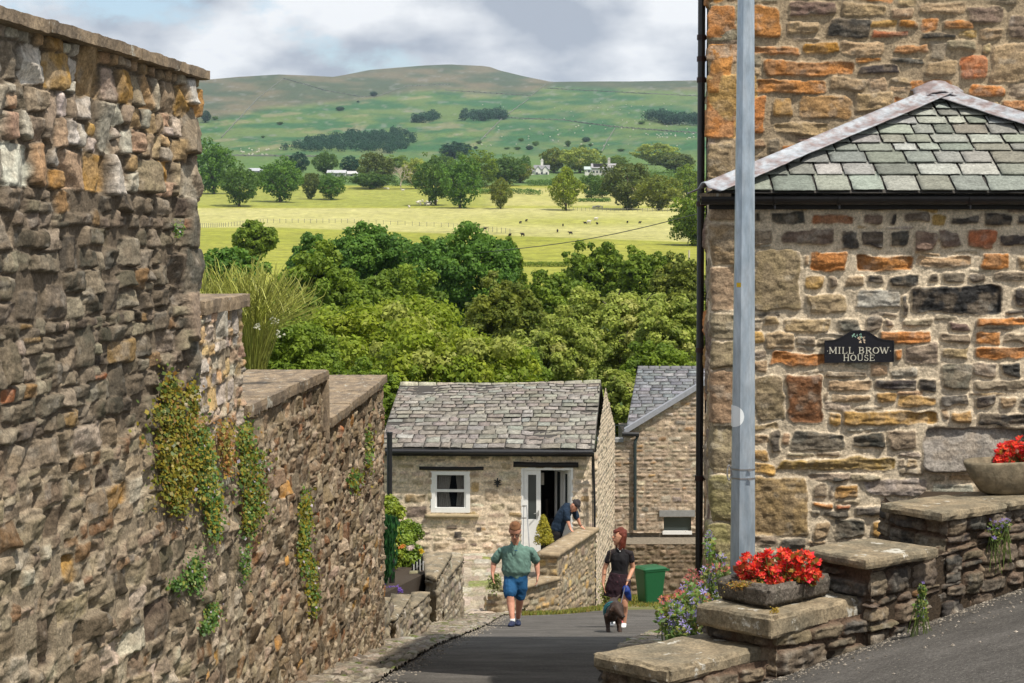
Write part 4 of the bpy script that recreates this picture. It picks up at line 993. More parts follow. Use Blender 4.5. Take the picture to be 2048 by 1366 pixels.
for i, (nm, x, ty, hw, by, D, kd, lb, nl, lf, nc, shp) in enumerate(NEAR):
    top = at(x, ty, D); W = hw/F*D; zb = at(x, by, D).z; g = gz(top.x, D)
    cH = max(1.7*W, (top.z-zb))
    W *= 1.12; base = min(zb, top.z-1.2*W) if D < 200 else g
    H = top.z-g if D >= 60 else top.z-min(g, zb)
    H = max(H, 1.5); foot = max(.02, 1-cH/H) if H > 0 else .1
    CH_ = min(cH, H); nc = int(np.clip(3.2*(W*W+W*CH_)/(W*.17)**2*.62, 60, 330))
    make_tree(nm, (top.x, D, top.z-H), W, H, lb, 'bush' if 'bush' in nm else 'tree', None, kd, seed=100+i, nleaf=int(nl*1.35), leaf=lf*.88, nc=nc, rc=W*.145, shape=shp, foot=foot, trunk_r=min(.35, H*.02), twigs=60 if x == 1225 else 0)
# a low tangle of undergrowth that closes the view below the crowns
def undergrowth():
    rs = np.random.default_rng(77); cl = []
    for _ in range(700):
        D = rs.uniform(56, 185); x = rs.uniform(250, 1500); P = at(x, 500, D); z = gz(P.x, D); cl.append((P.x, D, z+rs.uniform(.3, 2.6)*(D/100), rs.uniform(.8, 2.2)))
    V, Q, C = leafcloud(np.array(cl), 60000, .34, rs, GREENS['mid']+GREENS['dark'])
    tag(link('undergrowth', npmesh('undergrowth', V, Q, C, smooth=False), M['leaf']), 'tangled green undergrowth covering the river bank below the trees', 'undergrowth', kind='stuff')
undergrowth()
# --- tall fountain grass behind the wall
def fountain_grass():
    rs = np.random.default_rng(5); D = 26.; 
    for x0, lb in ((505, 'tall yellow-green fountain grass behind the step of the tall wall'), (430, 'fountain grass at the left, half hidden behind the end of the tall wall')):
        g = at(x0, 720, D); mb = MB(); base = Vector((g.x, D, g.z))
        for k in range(340 if x0 > 450 else 120):
            a = rs.random()*6.28; sp = rs.uniform(.05, 1.0)**.9*.98; h = rs.uniform(.75, 1.18)*1.2*(1-.28*sp)
            b = base+Vector((math.cos(a)*.18*rs.random(), math.sin(a)*.18*rs.random(), -.2)); tip = base+Vector((math.cos(a)*sp, math.sin(a)*sp, h))
            mid = b.lerp(tip, .55)+Vector((-math.cos(a)*sp*.16, -math.sin(a)*sp*.16, .12))
            c = tuple(np.array((.50,.52,.12))*rs.uniform(.5, 1.25)); w = rs.uniform(.003, .006)
            mb.tube([b, mid, tip-Vector((0, 0, .12)), tip+Vector((math.cos(a), math.sin(a), -.2))*.05], [w, w*.9, w*1.1, w*.3], 4, c, cap=False)
            if k % 2 == 0:
                for s in range(4):
                    q = mid.lerp(tip, s/4); e = rs.random()*6.28; mb.tube([q, q+Vector((math.cos(e)*.07, math.sin(e)*.07, .13)), q+Vector((math.cos(e)*.13, math.sin(e)*.13, .18))], [.006, .004, .001], 3, c, cap=False)
        o = mb.build('fountain_grass', M['leaf_near']); tag(o, lb, 'grass plant')
fountain_grass()
# --- meadow and hillside trees, by base pixel
GEN = []
for i, (kd, shp, ft) in enumerate([('fieldg','round',.10),('dark','round',.06),('olive','round',.08),('bright','cone',.10),('brown','flat',.06),('pale','round',.08),('blue','round',.02),('mid','round',.04)]):
    g = make_tree('oak_tree', (0, 0, 0), .5, 1.0, 'x', 'tree', None, kd, seed=300+i, nleaf=5600, leaf=.052, nc=120, rc=.085, shape=shp, foot=ft, trunk_r=.028); GEN.append(g)
FT = [ # x, base y, half width px, height px, generator, label
 (425,388,48,108,1,'tall dark tree at the far left of the meadow, cut by the tall wall'),
 (480,413,42,84,0,'dark oak standing free on the grass right of the tall wall'),
 (562,405,45,90,1,'large dark domed oak second from the left in the meadow'),
 (622,399,19,58,4,'thin brownish tree between the dark domed oak and the small round one'),
 (661,400,29,52,1,'small very dark round tree with a short trunk at the left of the open grass'),
 (598,345,20,40,6,'bluish tree peeping between the two leftmost meadow oaks'),
 (652,352,26,50,0,'tree behind the small dark round tree, beside grey roofs'),
 (700,350,20,38,6,'small bluish-green tree right of the grey roofs'),
 (752,376,36,76,4,'brownish-green tall tree left of the bare white tree'),
 (742,378,42,34,0,'low spreading tree in front of the brownish-green one'),
 (832,378,30,62,5,'pale leafy tree right of the bare white tree'),
 (870,411,40,98,0,'big green oak with sheep lying below it'),
 (921,417,44,102,1,'big dark green oak in the centre of the meadow'),
 (1001,418,22,63,2,'slender sparse olive tree alone on the pale meadow'),
 (1132,421,36,86,3,'yellow-green tree shaped like an egg in front of the white farmhouse'),
 (1182,399,26,54,0,'dark green tree just right of the egg-shaped tree'),
 (1255,420,54,102,4,'very wide brownish-olive tree on the right of the meadow'),
 (1318,421,48,72,2,'olive tree overlapping the very wide brownish tree'),
 (1378,402,34,70,7,'fresh green tree at the right, touching the downpipe'),
 (910,318,30,34,6,'bluish tree at the foot of the fell, above the central oak'),
 (955,375,44,72,7,'green tree behind and right of the central dark oak'),
 (1012,372,40,62,0,'green tree behind the slender olive tree'),
 (1040,366,26,42,2,'small golden-green tree left of the white farmhouse'),
 (1048,345,14,34,1,'narrow dark tree behind the white farmhouse garden'),
 (1108,345,28,50,2,'domed tree right behind the white farmhouse'),
 (1160,346,42,52,5,'pale domed tree between the two farmhouses'),
 (1312,330,48,44,5,'broad pale green tree above the wide brownish one'),
 (1352,345,42,40,4,'brownish tree behind the fresh green one'),
 (1208,330,8,19,3,'little golden conifer behind the long farmhouse'),
 (1236,333,20,22,7,'green tree right of the little golden conifer'),
 (1213,375,11,24,1,'small dark tree on the lawn below the long farmhouse'),
 (885,345,26,36,0,'dark tree behind the sheep oak'),
 (790,345,30,34,7,'green tree behind the bare white tree'),
 (1287,385,30,45,0,'dark tree filling the middle of the right-hand group'),
 (1205,395,26,36,0,'rounded dark tree below the long farmhouse, left of the wide brownish one'),
]
first = {}
def place(g, loc, w, h, rz, label, group=None, name=None):
    G = GEN[g]
    if g not in first:
        first[g] = 1; G.location = loc; G.scale = (2*w, 2*w, h); G.rotation_euler = (0, 0, rz); G['label'] = label
        if group: G['group'] = group
        return G
    return dup(G, loc, (2*w, 2*w, h), rz, label, group)
for i, (x, y, hw, hp, g, lb) in enumerate(FT):
    P = onfield(x, y); place(g, P-Vector((0, 0, .2)), hw/F*P.y, hp/F*P.y, i*1.7, lb)
P = at(1388, 492, 372); P.z = gz(P.x, 372)
make_tree('oak_tree', (P.x+1.5, P.y, P.z), 66/F*372, 106/F*372, 'large fresh green oak casting a round shadow on the yellow meadow at the right', 'tree', None, 'mid', 61, 12000, .55, 90, 66/F*372*.2, foot=.02)
BUSH = [(747,192,8,9),(1042,283,6,7),(1035,300,7,7),(1059,300,8,9),(1071,292,7,10),(1136,294,6,14),(1172,284,9,10),(1165,299,7,10),(1181,293,5,6),(1190,304,7,8),(1198,307,7,6),(958,288,6,7),(951,298,5,6),(1283,249,7,7),(560,250,7,7),(680,222,9,9),(1014,299,6,5),(1242,303,8,6),(412,246,10,24),(430,240,6,8),(526,276,4,5),(716,205,3,4)]
for i, (x, y, hw, hp) in enumerate(BUSH):
    P = onfield(x, y); place([6, 1, 0][i % 3], P-Vector((0, 0, .2)), hw/F*P.y, hp/F*P.y, i*2.1, 'small dark thorn bush scattered on the green fell side', 'thorn bushes on the fell side')
# bare white tree
def bare_tree():
    P = onfield(803, 379); s = 66/F*P.y; rs = np.random.default_rng(8); mb = MB()
    def br(p, d, L_, r, k):
        q = p+d*L_; mb.tube([p, p.lerp(q, .5)+Vector(rs.normal(size=3))*L_*.05, q], [r, r*.8, r*.6], 5, cap=False)
        if k == 0: return
        for _ in range(3):
            e = (d+Vector(rs.normal(size=3))*.48+Vector((0, 0, .15))).normalized(); br(p.lerp(q, rs.uniform(.6, 1)), e, L_*rs.uniform(.6, .8), r*.6, k-1)
    br(Vector((0, 0, -.3)), Vector((0, 0, 1)), s*.32, s*.030, 5)
    t = thing('bare_tree', P, 'bare dead tree with white branches among the green meadow trees', 'tree')
    mb.build('branches', M['deadwood'], t, local=True)
    return t
M['deadwood'] = material('bleached_wood', base=(.50,.44,.36), rough=.9, var=.2)
bare_tree()
# --- woods on the fell, each a single far-off mass
def wood(poly, n, hpx, wpx, label, kd, seed):
    rs = np.random.default_rng(seed); pts = []; xs = [p[0] for p in poly]; ys = [p[1] for p in poly]; cl = []
    while len(pts) < n:
        x, y = rs.uniform(min(xs), max(xs)), rs.uniform(min(ys), max(ys)); c = False
        for i in range(len(poly)):
            (x1, y1), (x2, y2) = poly[i], poly[i-1]
            if (y1 > y) != (y2 > y) and x < (x2-x1)*(y-y1)/(y2-y1)+x1: c = not c
        if c: pts.append((x, y))
    for x, y in pts:
        P = onfield(x, y); s = P.y/F; r = wpx*s*rs.uniform(.7, 1.25); h = hpx*s*rs.uniform(.8, 1.2)
        for _ in range(3): cl.append((P.x+rs.normal()*r*.4, P.y+rs.normal()*r*.4, P.z+h-r*.9+rs.normal()*r*.2, r*.8))
        cl.append((P.x, P.y, P.z+h*.35, r*.9))
    cl = np.array(cl); V, Q, C = leafcloud(cl, n*150, 2.2*cl[:, 1].mean()/F*1.15, rs, GREENS[kd])
    return tag(link('woodland', npmesh('woodland', V, Q, C, smooth=False), M['leaf']), label, 'woodland', kind='stuff')
wood([(562,302),(600,290),(690,272),(800,268),(832,282),(815,296),(780,308),(700,304),(600,305)], 230, 15, 7, 'large dark wood lying across the foot of the fell, left of centre', 'blue', 1)
wood([(925,242),(926,235),(1010,232),(1012,240),(975,244)], 60, 16, 7, 'oblong dark plantation on the fell above the central oak', 'blue', 2)
wood([(818,248),(822,242),(868,236),(877,238),(860,247)], 34, 15, 7, 'small dark plantation on the fell, left of the oblong one', 'blue', 3)
wood([(1290,243),(1292,236),(1420,246),(1420,254),(1330,250)], 90, 20, 8, 'dark plantation on the fell at the right, cut off by the downpipe', 'blue', 4)
wood([(880,316),(885,308),(935,306),(942,314),(920,320)], 40, 16, 8, 'small dark copse at the foot of the fell above the meadow oaks', 'fieldg', 5)
wood([(397,372),(400,362),(720,362),(1030,356),(1030,362),(880,372),(600,376)], 150, 14, 8, 'belt of mixed trees along the far edge of the meadows', 'fieldg', 6)
wood([(1230,388),(1240,370),(1420,365),(1420,395),(1300,400)], 60, 34, 14, 'thicket behind the right-hand meadow trees', 'fieldg', 7)
# hedges
def hedge(pts, hpx, label, kd='dark', seed=0, D0=None):
    rs = np.random.default_rng(seed); cl = []
    for (x0, y0), (x1, y1) in zip(pts[:-1], pts[1:]):
        n = max(3, int(abs(x1-x0)/3.5))
        for i in range(n):
            t = i/n; P = onfield(x0+(x1-x0)*t, y0+(y1-y0)*t); s = P.y/F; r = hpx*s*.5
            cl.append((P.x, P.y+rs.normal()*r*.3, P.z+r*.9, r*rs.uniform(.8, 1.15)))
    cl = np.array(cl); V, Q, C = leafcloud(cl, len(cl)*110, 2.0*cl[:, 1].mean()/F, rs, GREENS[kd])
    tag(link('hedge', npmesh('hedge', V, Q, C, smooth=False), M['leaf']), label, 'hedge')
hedge([(1040,534),(1150,534),(1400,537)], 11, 'clipped dark hedge between the yellow meadow and the pale one below it', 'mid', 1)
hedge([(960,388),(1040,388),(1084,391)], 12, 'dark hedge behind the slender olive tree', 'dark', 2)
hedge([(1058,372),(1112,371)], 13, 'dark garden hedge below the white farmhouse', 'dark', 3)
hedge([(1160,404),(1222,404)], 8, 'dark hedge right of the egg-shaped tree', 'dark', 4)
hedge([(440,352),(560,352)], 7, 'thin hedge across the green pasture at the left', 'fieldg', 5)
# dry stone walls on the fell
M['fieldwall'] = material('field_wall_stone', base=(.17,.18,.15), rough=.95, var=.3)
FW = [([(1089,177),(1220,184),(1395,193)],'dry stone wall along the top of the green fell pastures at the right'),([(890,181),(1062,192),(1092,169)],'dry stone wall rising to the skyline right of the summit'),
 ([(1008,236),(1126,241),(1230,255),(1395,267)],'long dry stone wall running right from the oblong plantation'),([(1230,258),(1216,280),(1203,305)],'dry stone wall running downhill towards the long farmhouse'),
 ([(1058,198),(1004,238),(961,282)],'dry stone wall descending past the oblong plantation'),([(566,157),(653,182),(721,194),(753,195)],'dry stone wall slanting down from the left skyline'),
 ([(753,194),(811,173),(900,169)],'dry stone wall running up below the summit'),([(566,158),(516,197),(443,276)],'dry stone wall dropping down the left shoulder of the fell'),([(450,312),(640,314)],'wall crossing the low pasture left of the large dark wood')]
for pts, lb in FW:
    V = []; Q = []; k = 0
    for (x0, y0), (x1, y1) in zip(pts[:-1], pts[1:]):
        n = max(4, int(math.hypot(x1-x0, y1-y0)/3))
        for i in range(n+1):
            t = i/n; P = onfield(x0+(x1-x0)*t, y0+(y1-y0)*t); h = 1.1+.3*math.sin(i*1.7)
            V += [(P.x-.35, P.y-.35, P.z-1), (P.x-.25, P.y-.25, P.z+h), (P.x+.25, P.y+.25, P.z+h), (P.x+.35, P.y+.35, P.z-1)]
    n = len(V)//4
    for i in range(n-1):
        for a in range(3): Q.append((4*i+a, 4*i+a+1, 4*i+4+a+1, 4*i+4+a))
    me = npmesh('field_wall', V, Q, smooth=False); fixnormals(me); tag(link('field_wall', me, M['fieldwall']), lb, 'wall')
# sheep and cattle
def beast(name, loc, L_, mats, label, cat, group, rz):
    t = thing(name, loc, label, cat, group, rz); mb = MB()
    prof = [(-.5,.25,.30),(-.42,.34,.52),(-.2,.37,.56),(.1,.38,.58),(.3,.33,.56),(.42,.22,.56)]
    n = 8; V = []
    for x, r, z in prof:
        V += [(x*L_, math.cos(a)*r*.62*L_, (z+math.sin(a)*r*.72)*L_) for a in [2*math.pi*k/n for k in range(n)]]
    F_ = [(i*n+k, i*n+(k+1) % n, (i+1)*n+(k+1) % n, (i+1)*n+k) for i in range(len(prof)-1) for k in range(n)]+[tuple(range(n))[::-1], tuple((len(prof)-1)*n+k for k in range(n))]
    mb.add(V, F_); mb.tube([(.36*L_, 0, .62*L_), (.50*L_, 0, .80*L_), (.60*L_, 0, .74*L_), (.70*L_, 0, .66*L_)], [.10*L_, .09*L_, .08*L_, .045*L_], 6)
    for x in (-.34, .26):
        for y in (-.12, .12): mb.tube([(x*L_, y*L_, .4*L_), (x*L_, y*L_, -.02)], [.06*L_, .035*L_], 5)
    mb.build('body', M[mats], t, smooth=True, local=True); return t
M['wool'] = material('wool', base=(.62,.58,.50), rough=1); M['darkhide'] = material('dark_hide', base=(.03,.025,.022), rough=.9)
dk = [(1041,448),(1053,444),(1126,453),(1115,465),(1141,470),(1170,449),(1194,450),(1255,447),(1280,448),(970,461),(1020,474),(1045,473)]
def herd(pts, name, L_, mt, label, cat, group, seed):
    rs = random.Random(seed); f = None
    for i, (x, y) in enumerate(pts):
        P = onfield(x, y); rz = rs.random()*6.28
        if f is None: f = beast(name, P, L_, mt, label, cat, group, rz)
        else: dup(f, P, (1, 1, 1), rz, label, group)
herd(dk, 'sheep', .85, 'darkhide', 'small dark sheep grazing on the pale meadow', 'sheep', 'dark sheep on the meadow', 1)
rs_ = random.Random(9)
herd([(1178,448),(1192,442),(1188,418),(1194,417),(1199,417),(1204,418)]+[(835+rs_.random()*42, 404+rs_.random()*9) for _ in range(14)]+[(806,383),(770,379),(776,380),(818,417)], 'sheep', 1.2, 'wool', 'white sheep resting near the meadow trees', 'sheep', 'white sheep on the meadow', 2)
herd([(480+rs_.random()*90, 299+rs_.random()*13) for _ in range(22)]+[(960+rs_.random()*420, 205+rs_.random()*90) for _ in range(80)]+[(1290+rs_.random()*100, 268+rs_.random()*10) for _ in range(20)], 'sheep', 1.5, 'wool', 'tiny white sheep dotted over the green fell pastures', 'sheep', 'sheep on the fell', 3)
# post and wire fence across the meadow, a pole and an overhead cable
def fence(pts, n, h, label):
    P0 = onfield(*pts[0]); t = thing('wire_fence', P0, label, 'fence'); f = None; tops = []
    me = None
    for i in range(n):
        s = i/(n-1)*(len(pts)-1); k = min(int(s), len(pts)-2); x = pts[k][0]+(pts[k+1][0]-pts[k][0])*(s-k); y = pts[k][1]+(pts[k+1][1]-pts[k][1])*(s-k); P = onfield(x, y)
        if me is None:
            mb = MB(); mb.box((-.05,-.05,-.2), (.05,.05,h)); o = mb.build('post', M['fieldwall'], t, local=True); me = o.data
        else: o = bpy.data.objects.new('post', me); col.objects.link(o); o.parent = t
        o.location = P-P0; tops.append(P-P0+Vector((0, 0, h*.85)))
    mb = MB(); mb.tube(tops, .02, 3, cap=False); mb.build('wire', M['deadwood'], t, local=True)
fence([(398,456),(450,454),(530,446),(700,446),(900,455),(1020,468)], 70, 1.1, 'post and wire fence crossing the meadow from the left')
fence([(1130,421),(1250,423),(1395,424)], 30, 1.1, 'post and wire fence below the wide meadow trees at the right')
P = at(1378, 520, 300); mb = MB(); mb.tube([(0,0,0), (0,0,at(0,487,300).z-P.z)], .14, 8); t = thing('utility_pole', P-Vector((0,0,1)), 'thin grey wooden pole standing at the lower right of the yellow meadow', 'pole'); mb.build('shaft', M['deadwood'], t, local=True)
a = at(1020, 499, 118); b = at(1420, 421, 90); mb = MB(); mb.tube([a.lerp(b, i/10)-Vector((0, 0, .25*math.sin(math.pi*i/10))) for i in range(-3, 12)], .022, 5)
tag(mb.build('overhead_cable', M['black_pipe']), 'single dark overhead cable slanting across the meadow in front of the trees', 'cable')
# far farm buildings
def farm(name, x0, x1, yb, ye, yr, D, label, wall=(.72,.70,.66), roof=(.22,.22,.23), gables=0, wins=4, chim=(), panel=None, depth=7):
    A = at(x0, yb, D); B = at(x1, yb, D); zb, ze, zr = A.z, at(x0, ye, D).z, at(x0, yr, D+depth/2).z
    t = thing(name, ((A.x+B.x)/2, D, zb), label, 'house')
    wm = material('render_'+name, base=wall, rough=.8); rm = material('roof_'+name, base=roof, rough=.7, var=.2, vscale=2)
    mb = MB(); mb.box((A.x, D, zb-2), (B.x, D+depth, ze)); mb.prism([(A.x, D, ze), (A.x, D+depth, ze), (A.x, D+depth/2, zr-.1)], (B.x-A.x, 0, 0)); mb.build('wall', wm, t)
    ov = .5; mb = MB()
    for s in (0, 1):
        y0 = D-ov if s == 0 else D+depth+ov
        mb.hexa([(A.x-ov, y0, ze-.1), (B.x+ov, y0, ze-.1), (B.x+ov, D+depth/2, zr), (A.x-ov, D+depth/2, zr)], [(A.x-ov, y0, ze+.15), (B.x+ov, y0, ze+.15), (B.x+ov, D+depth/2, zr+.25), (A.x-ov, D+depth/2, zr+.25)])
    rf = mb.build('roof', rm, t)
    for f in chim:
        x = A.x+(B.x-A.x)*f; mb = MB(); mb.box((x-.7, D+depth/2-.5, zr-.5), (x+.7, D+depth/2+.5, zr+2.6)); mb.box((x-.85, D+depth/2-.65, zr+2.6), (x+.85, D+depth/2+.65, zr+2.9)); mb.tube([(x-.3, D+depth/2, zr+2.8), (x-.3, D+depth/2, zr+3.6)], .25, 8); mb.tube([(x+.3, D+depth/2, zr+2.8), (x+.3, D+depth/2, zr+3.6)], .25, 8); mb.build('chimney', wm, t)
    for g_ in range(gables):
        f = (g_+.5)/gables; x = A.x+(B.x-A.x)*f; w = (B.x-A.x)*.17; gzt = ze+(zr-ze)*.75
        mb = MB(); mb.prism([(x-w, D-.6, ze-2.2), (x+w, D-.6, ze-2.2), (x+w, D-.6, ze), (x, D-.6, gzt), (x-w, D-.6, ze)], (0, depth/2, 0)); mb.build('gable', wm, t)
        mb = MB()
        for s in (-1, 1): mb.hexa([(x, D-.9, gzt), (x+s*(w+.3), D-.9, ze-.1), (x+s*(w+.3), D+depth/2, ze-.1), (x, D+depth/2, gzt)], [(x, D-.9, gzt+.25), (x+s*(w+.3), D-.9, ze+.15), (x+s*(w+.3), D+depth/2, ze+.15), (x, D+depth/2, gzt+.25)])
        mb.build('gable_roof', rm, t)
    for r_ in range(2 if (ze-zb) > 4 else 1):
        for k in range(wins):
            x = A.x+(B.x-A.x)*(k+.5)/wins; z = zb+(ze-zb)*(.30+.42*r_); mb = MB(); mb.box((x-.5, D-.66 if gables else D-.05, z-.6), (x+.5, D-.60 if gables else D-.01, z+.6)); mb.build('window', M['glass'], t)
    if panel:
        x0p, x1p = A.x+(B.x-A.x)*panel[0], A.x+(B.x-A.x)*panel[1]; mb = MB(); f0, f1 = .15, .9
        y0, z0 = D-ov+(depth/2+ov)*f0, ze+(zr-ze)*f0+.35; y1, z1 = D-ov+(depth/2+ov)*f1, ze+(zr-ze)*f1+.35
        mb.hexa([(x0p, y0, z0), (x1p, y0, z0), (x1p, y1, z1), (x0p, y1, z1)], [(x0p, y0, z0+.1), (x1p, y0, z0+.1), (x1p, y1, z1+.1), (x0p, y1, z1+.1)]); mb.build('solar_panel', M['dark'], t)
    return t
farm('white_farmhouse', 1069, 1098, 350, 339, 331, 1090, 'white gabled farmhouse with a tall chimney among the trees beyond the meadow', gables=2, wins=3, chim=(.52,))
farm('outbuilding', 1050, 1067, 347, 343, 338, 1100, 'low grey-roofed outbuilding left of the white farmhouse', wins=2, depth=6)
farm('long_farmhouse', 1184, 1232, 347, 336, 328, 1095, 'long pale farmhouse with black solar panels on its grey roof', wall=(.50,.48,.44), roof=(.34,.33,.34), wins=7, chim=(.72,), panel=(.06,.62))
farm('farm_barn', 1170, 1186, 344, 339, 334, 1110, 'small barn with a pale greenish roof left of the long farmhouse', roof=(.45,.52,.5), wins=1)
farm('grey_farm', 655, 690, 352, 346, 341, 1060, 'low farm with pale grey roofs behind the small dark round tree', wall=(.45,.45,.42), roof=(.45,.46,.48), wins=3)
farm('grey_farm_annex', 692, 714, 352, 348, 343, 1075, 'pale-roofed shed right of the low grey farm', wall=(.45,.45,.42), roof=(.5,.5,.5), wins=1)
farm('low_barn', 497, 523, 346, 342, 337, 1150, 'grey barn roof between the two leftmost meadow oaks', wall=(.4,.4,.38), roof=(.4,.42,.45), wins=2)
# ---------------------------------------------------------------- road, pavements, verges
def sheet(name, pts_fn, D0, D1, nD, nX, mat, off, cols=None, kind='structure', amp=0.0, label=None):
    Ds = np.linspace(D0, D1, nD); V = []
    for D in Ds:
        xa, xb = pts_fn(D); X = np.linspace(xa, xb, nX); Z = ground(X, np.full(nX, D))+off
        if amp: Z = Z+amp*(fbm(X*6, np.full(nX, D*6), 0, 3)-.5)
        V.append(np.stack([X, np.full(nX, D), Z], 1))
    V = np.concatenate(V); I = np.arange(nD*nX).reshape(nD, nX); Q = np.stack([I[:-1, :-1], I[:-1, 1:], I[1:, 1:], I[1:, :-1]], -1).reshape(-1, 4)
    o = link(name, npmesh(name, V, Q, cols), mat); return tag(o, kind=kind)
rl = lambda D: float(np.interp(D, [0, 10, 15, 21, 28, 37, 42.5], [-1.15, -1.10, -1.05, -.86, -.56, -.28, .1]))
wf_ = lambda D: float(np.interp(D, [0, 10, 15, 20.3, 24, 30, 37, 42], [-2.4, -1.62, -1.42, -1.30, -1.33, -1.25, -.95, -.6]))
sheet('road', lambda D: (rl(D) if D < 38 else float(np.interp(D, [38, 38.5, 40, 41.5, 42.4], [rl(38), .15, .7, 1.7, 2.7])), float(np.interp(D, [0, 30, 42.4], [6.0, 4.5, 5.2]))), -8, 42.4, 260, 60, M['asphalt'], .012)
def cobbles(name, D0, D1, fa, fb, off, rr, hr, wr, palette, mat, across=True, moss=.1, **kw):
    """setts laid on the ground between two edge curves; u runs across, z along depth"""
    L_ = D1-D0; wmax = max(abs(fb(D)-fa(D)) for D in (D0, (D0+D1)/2, D1))
    du = kw.pop('du', .022); dv = kw.pop('dv', .035)
    u = np.arange(0, wmax+du, du); z = np.arange(0, L_+dv, dv); U, Z = np.meshgrid(u, z, indexing='ij')
    st = [(*r, (pick(rr, palette) if rr.random() > moss else shade((.10,.12,.03), rr)), rr.uniform(-.004, .006)) for r in rows(0, wmax+.1, 0, L_, hr, wr, rr, .1, .05)]
    H, C = stonefield(U, Z, st, rr=rr, **kw)
    A = np.array([fa(D0+q) for q in z]); B = np.array([fb(D0+q) for q in z]); X = A[None, :]+(B-A)[None, :]*(U/wmax); Y = D0+Z
    G = ground(X, Y)+off+H; V = np.stack([X, Y, G], -1).reshape(-1, 3); nu, nz = U.shape; I = np.arange(nu*nz).reshape(nu, nz)
    Q = np.stack([I[:-1, :-1], I[1:, :-1], I[1:, 1:], I[:-1, 1:]], -1).reshape(-1, 4)
    return tag(link(name, npmesh(name, V, Q, C.reshape(-1, 3)), mat), kind='structure')
rr5 = np.random.default_rng(55)
PALC = [((.20,.17,.13),4),((.27,.23,.18),3),((.14,.12,.09),3),((.34,.31,.26),1)]
cobbles('pavement', 11, 43.0, lambda D: wf_(D)-.6, lambda D: rl(D)-.09, .035, rr5, lambda z, r: r.uniform(.14, .34), lambda z, h, r: r.uniform(.09, .2), PALC, M['stone'], mortar=(.10,.085,.06), mh=-.012, dep=.014, edge=.02, gap=.006, warp=.02, wf=3, rough=.006)
cobbles('kerb_setts', 11, 38.4, lambda D: rl(D)-.10, lambda D: rl(D)+.09, .045, rr5, lambda z, r: r.uniform(.2, .4), lambda z, h, r: r.uniform(.08, .11), [((.30,.27,.22),3),((.22,.19,.15),3)], M['stone'], mortar=(.12,.10,.07), mh=-.012, dep=.012, edge=.02, gap=.006, warp=.015, wf=3, rough=.006)
cobbles('cobbled_margin', 12.0, 27, lambda D: float(np.interp(D, [12, 21, 27], [.55, 1.13, 1.9])), lambda D: float(np.interp(D, [12, 21, 27], [1.25, 2.2, 3.0])), .02, rr5, lambda z, r: r.uniform(.10, .22), lambda z, h, r: r.uniform(.1, .2), PALC, M['stone'], mortar=(.08,.075,.05), mh=-.012, dep=.014, edge=.02, gap=.006, warp=.02, wf=3, rough=.008, moss=.25)
# cobbled forecourt climbing from the lane to the cottage door
def fore_z(X, D): return np.interp(D, [36.5, 38.5, 41, 43.6, 44.5], [-7.10, -7.28, -7.16, -7.04, -7.02])
def forecourt():
    rr = rr5; u = np.arange(0, 3.0, .03); z = np.arange(0, 6.6, .045); U, Z = np.meshgrid(u, z, indexing='ij')
    st = [(*r, pick(rr, [((.36,.31,.24),4),((.27,.23,.17),4),((.44,.40,.33),1.5),((.17,.18,.06),1)]), rr.uniform(-.005, .01)) for r in rows(0, 3.1, 0, 6.6, lambda z, r: r.uniform(.2, .5), lambda z, h, r: r.uniform(.16, .5), rr)]
    H, C = stonefield(U, Z, st, rr=rr, mortar=(.26,.23,.15), mh=-.012, dep=.02, edge=.03, gap=.008, warp=.04, wf=2, rough=.012)
    D = 37.9+Z; X = -1.75+U*1.2
    G = np.maximum(ground(X, D)+.05, np.interp(D, [37.9, 39.2, 41, 43.6, 46], [-7.30, -7.34, -7.2, -7.04, -7.0]))+H
    nu, nz = U.shape; I = np.arange(nu*nz).reshape(nu, nz); Q = np.stack([I[:-1, :-1], I[1:, :-1], I[1:, 1:], I[:-1, 1:]], -1)
    xr = np.interp(D, [37.9, 38.4, 39.9, 43.5, 44.5], [.25, .0, .75, 1.7, 1.9]); Q = Q[(X < xr)[1:, 1:]].reshape(-1, 4)
    tag(link('cobbled_forecourt', npmesh('cobbled_forecourt', np.stack([X, D, G], -1).reshape(-1, 3), Q, C.reshape(-1, 3)), M['stone_far']), kind='structure')
forecourt()
def verge():
    rs = np.random.default_rng(4); n = 14000; X = rs.uniform(.2, 5.0, n); D = np.interp(X, [.2, .9, 1.9, 2.0, 5], [38.7, 40.0, 43.4, 50.2, 50.4])-rs.random(n)**2*np.interp(X, [0, 1.9, 2.0, 5], [.9, 1.6, 6, 6]); Z = ground(X, D)+.01
    a = rs.random(n)*6.28; h = rs.uniform(.02, .09, n); w = .012
    V = np.stack([np.stack([X-np.cos(a)*w, D-np.sin(a)*w, Z], 1), np.stack([X+np.cos(a)*w, D+np.sin(a)*w, Z], 1), np.stack([X+np.cos(a+1)*h*.5, D+np.sin(a+1)*h*.5, Z+h], 1)], 1).reshape(-1, 3)
    C = np.repeat(np.stack([rs.uniform(.14, .30, n), rs.uniform(.17, .27, n), rs.uniform(.02, .06, n)], 1), 3, 0)
    tag(link('verge_grass', npmesh('verge_grass', V, np.arange(n*3).reshape(n, 3), C, smooth=False), M['leaf_near']), 'dry grass and moss growing along the foot of the walls at the bend', 'grass', kind='stuff')
    sheet('verge', lambda D: (-.3, 6.0), 37.8, 52, 60, 30, M['verge'], .004)
M['verge'] = material('mossy_earth', base=(.17,.15,.08), base2=(.11,.13,.03), rough=1, var=.4, vscale=3, bump=.6, bscale=12, spots=(.30,.27,.20), spot_scale=4, spot_t=.58)
verge()
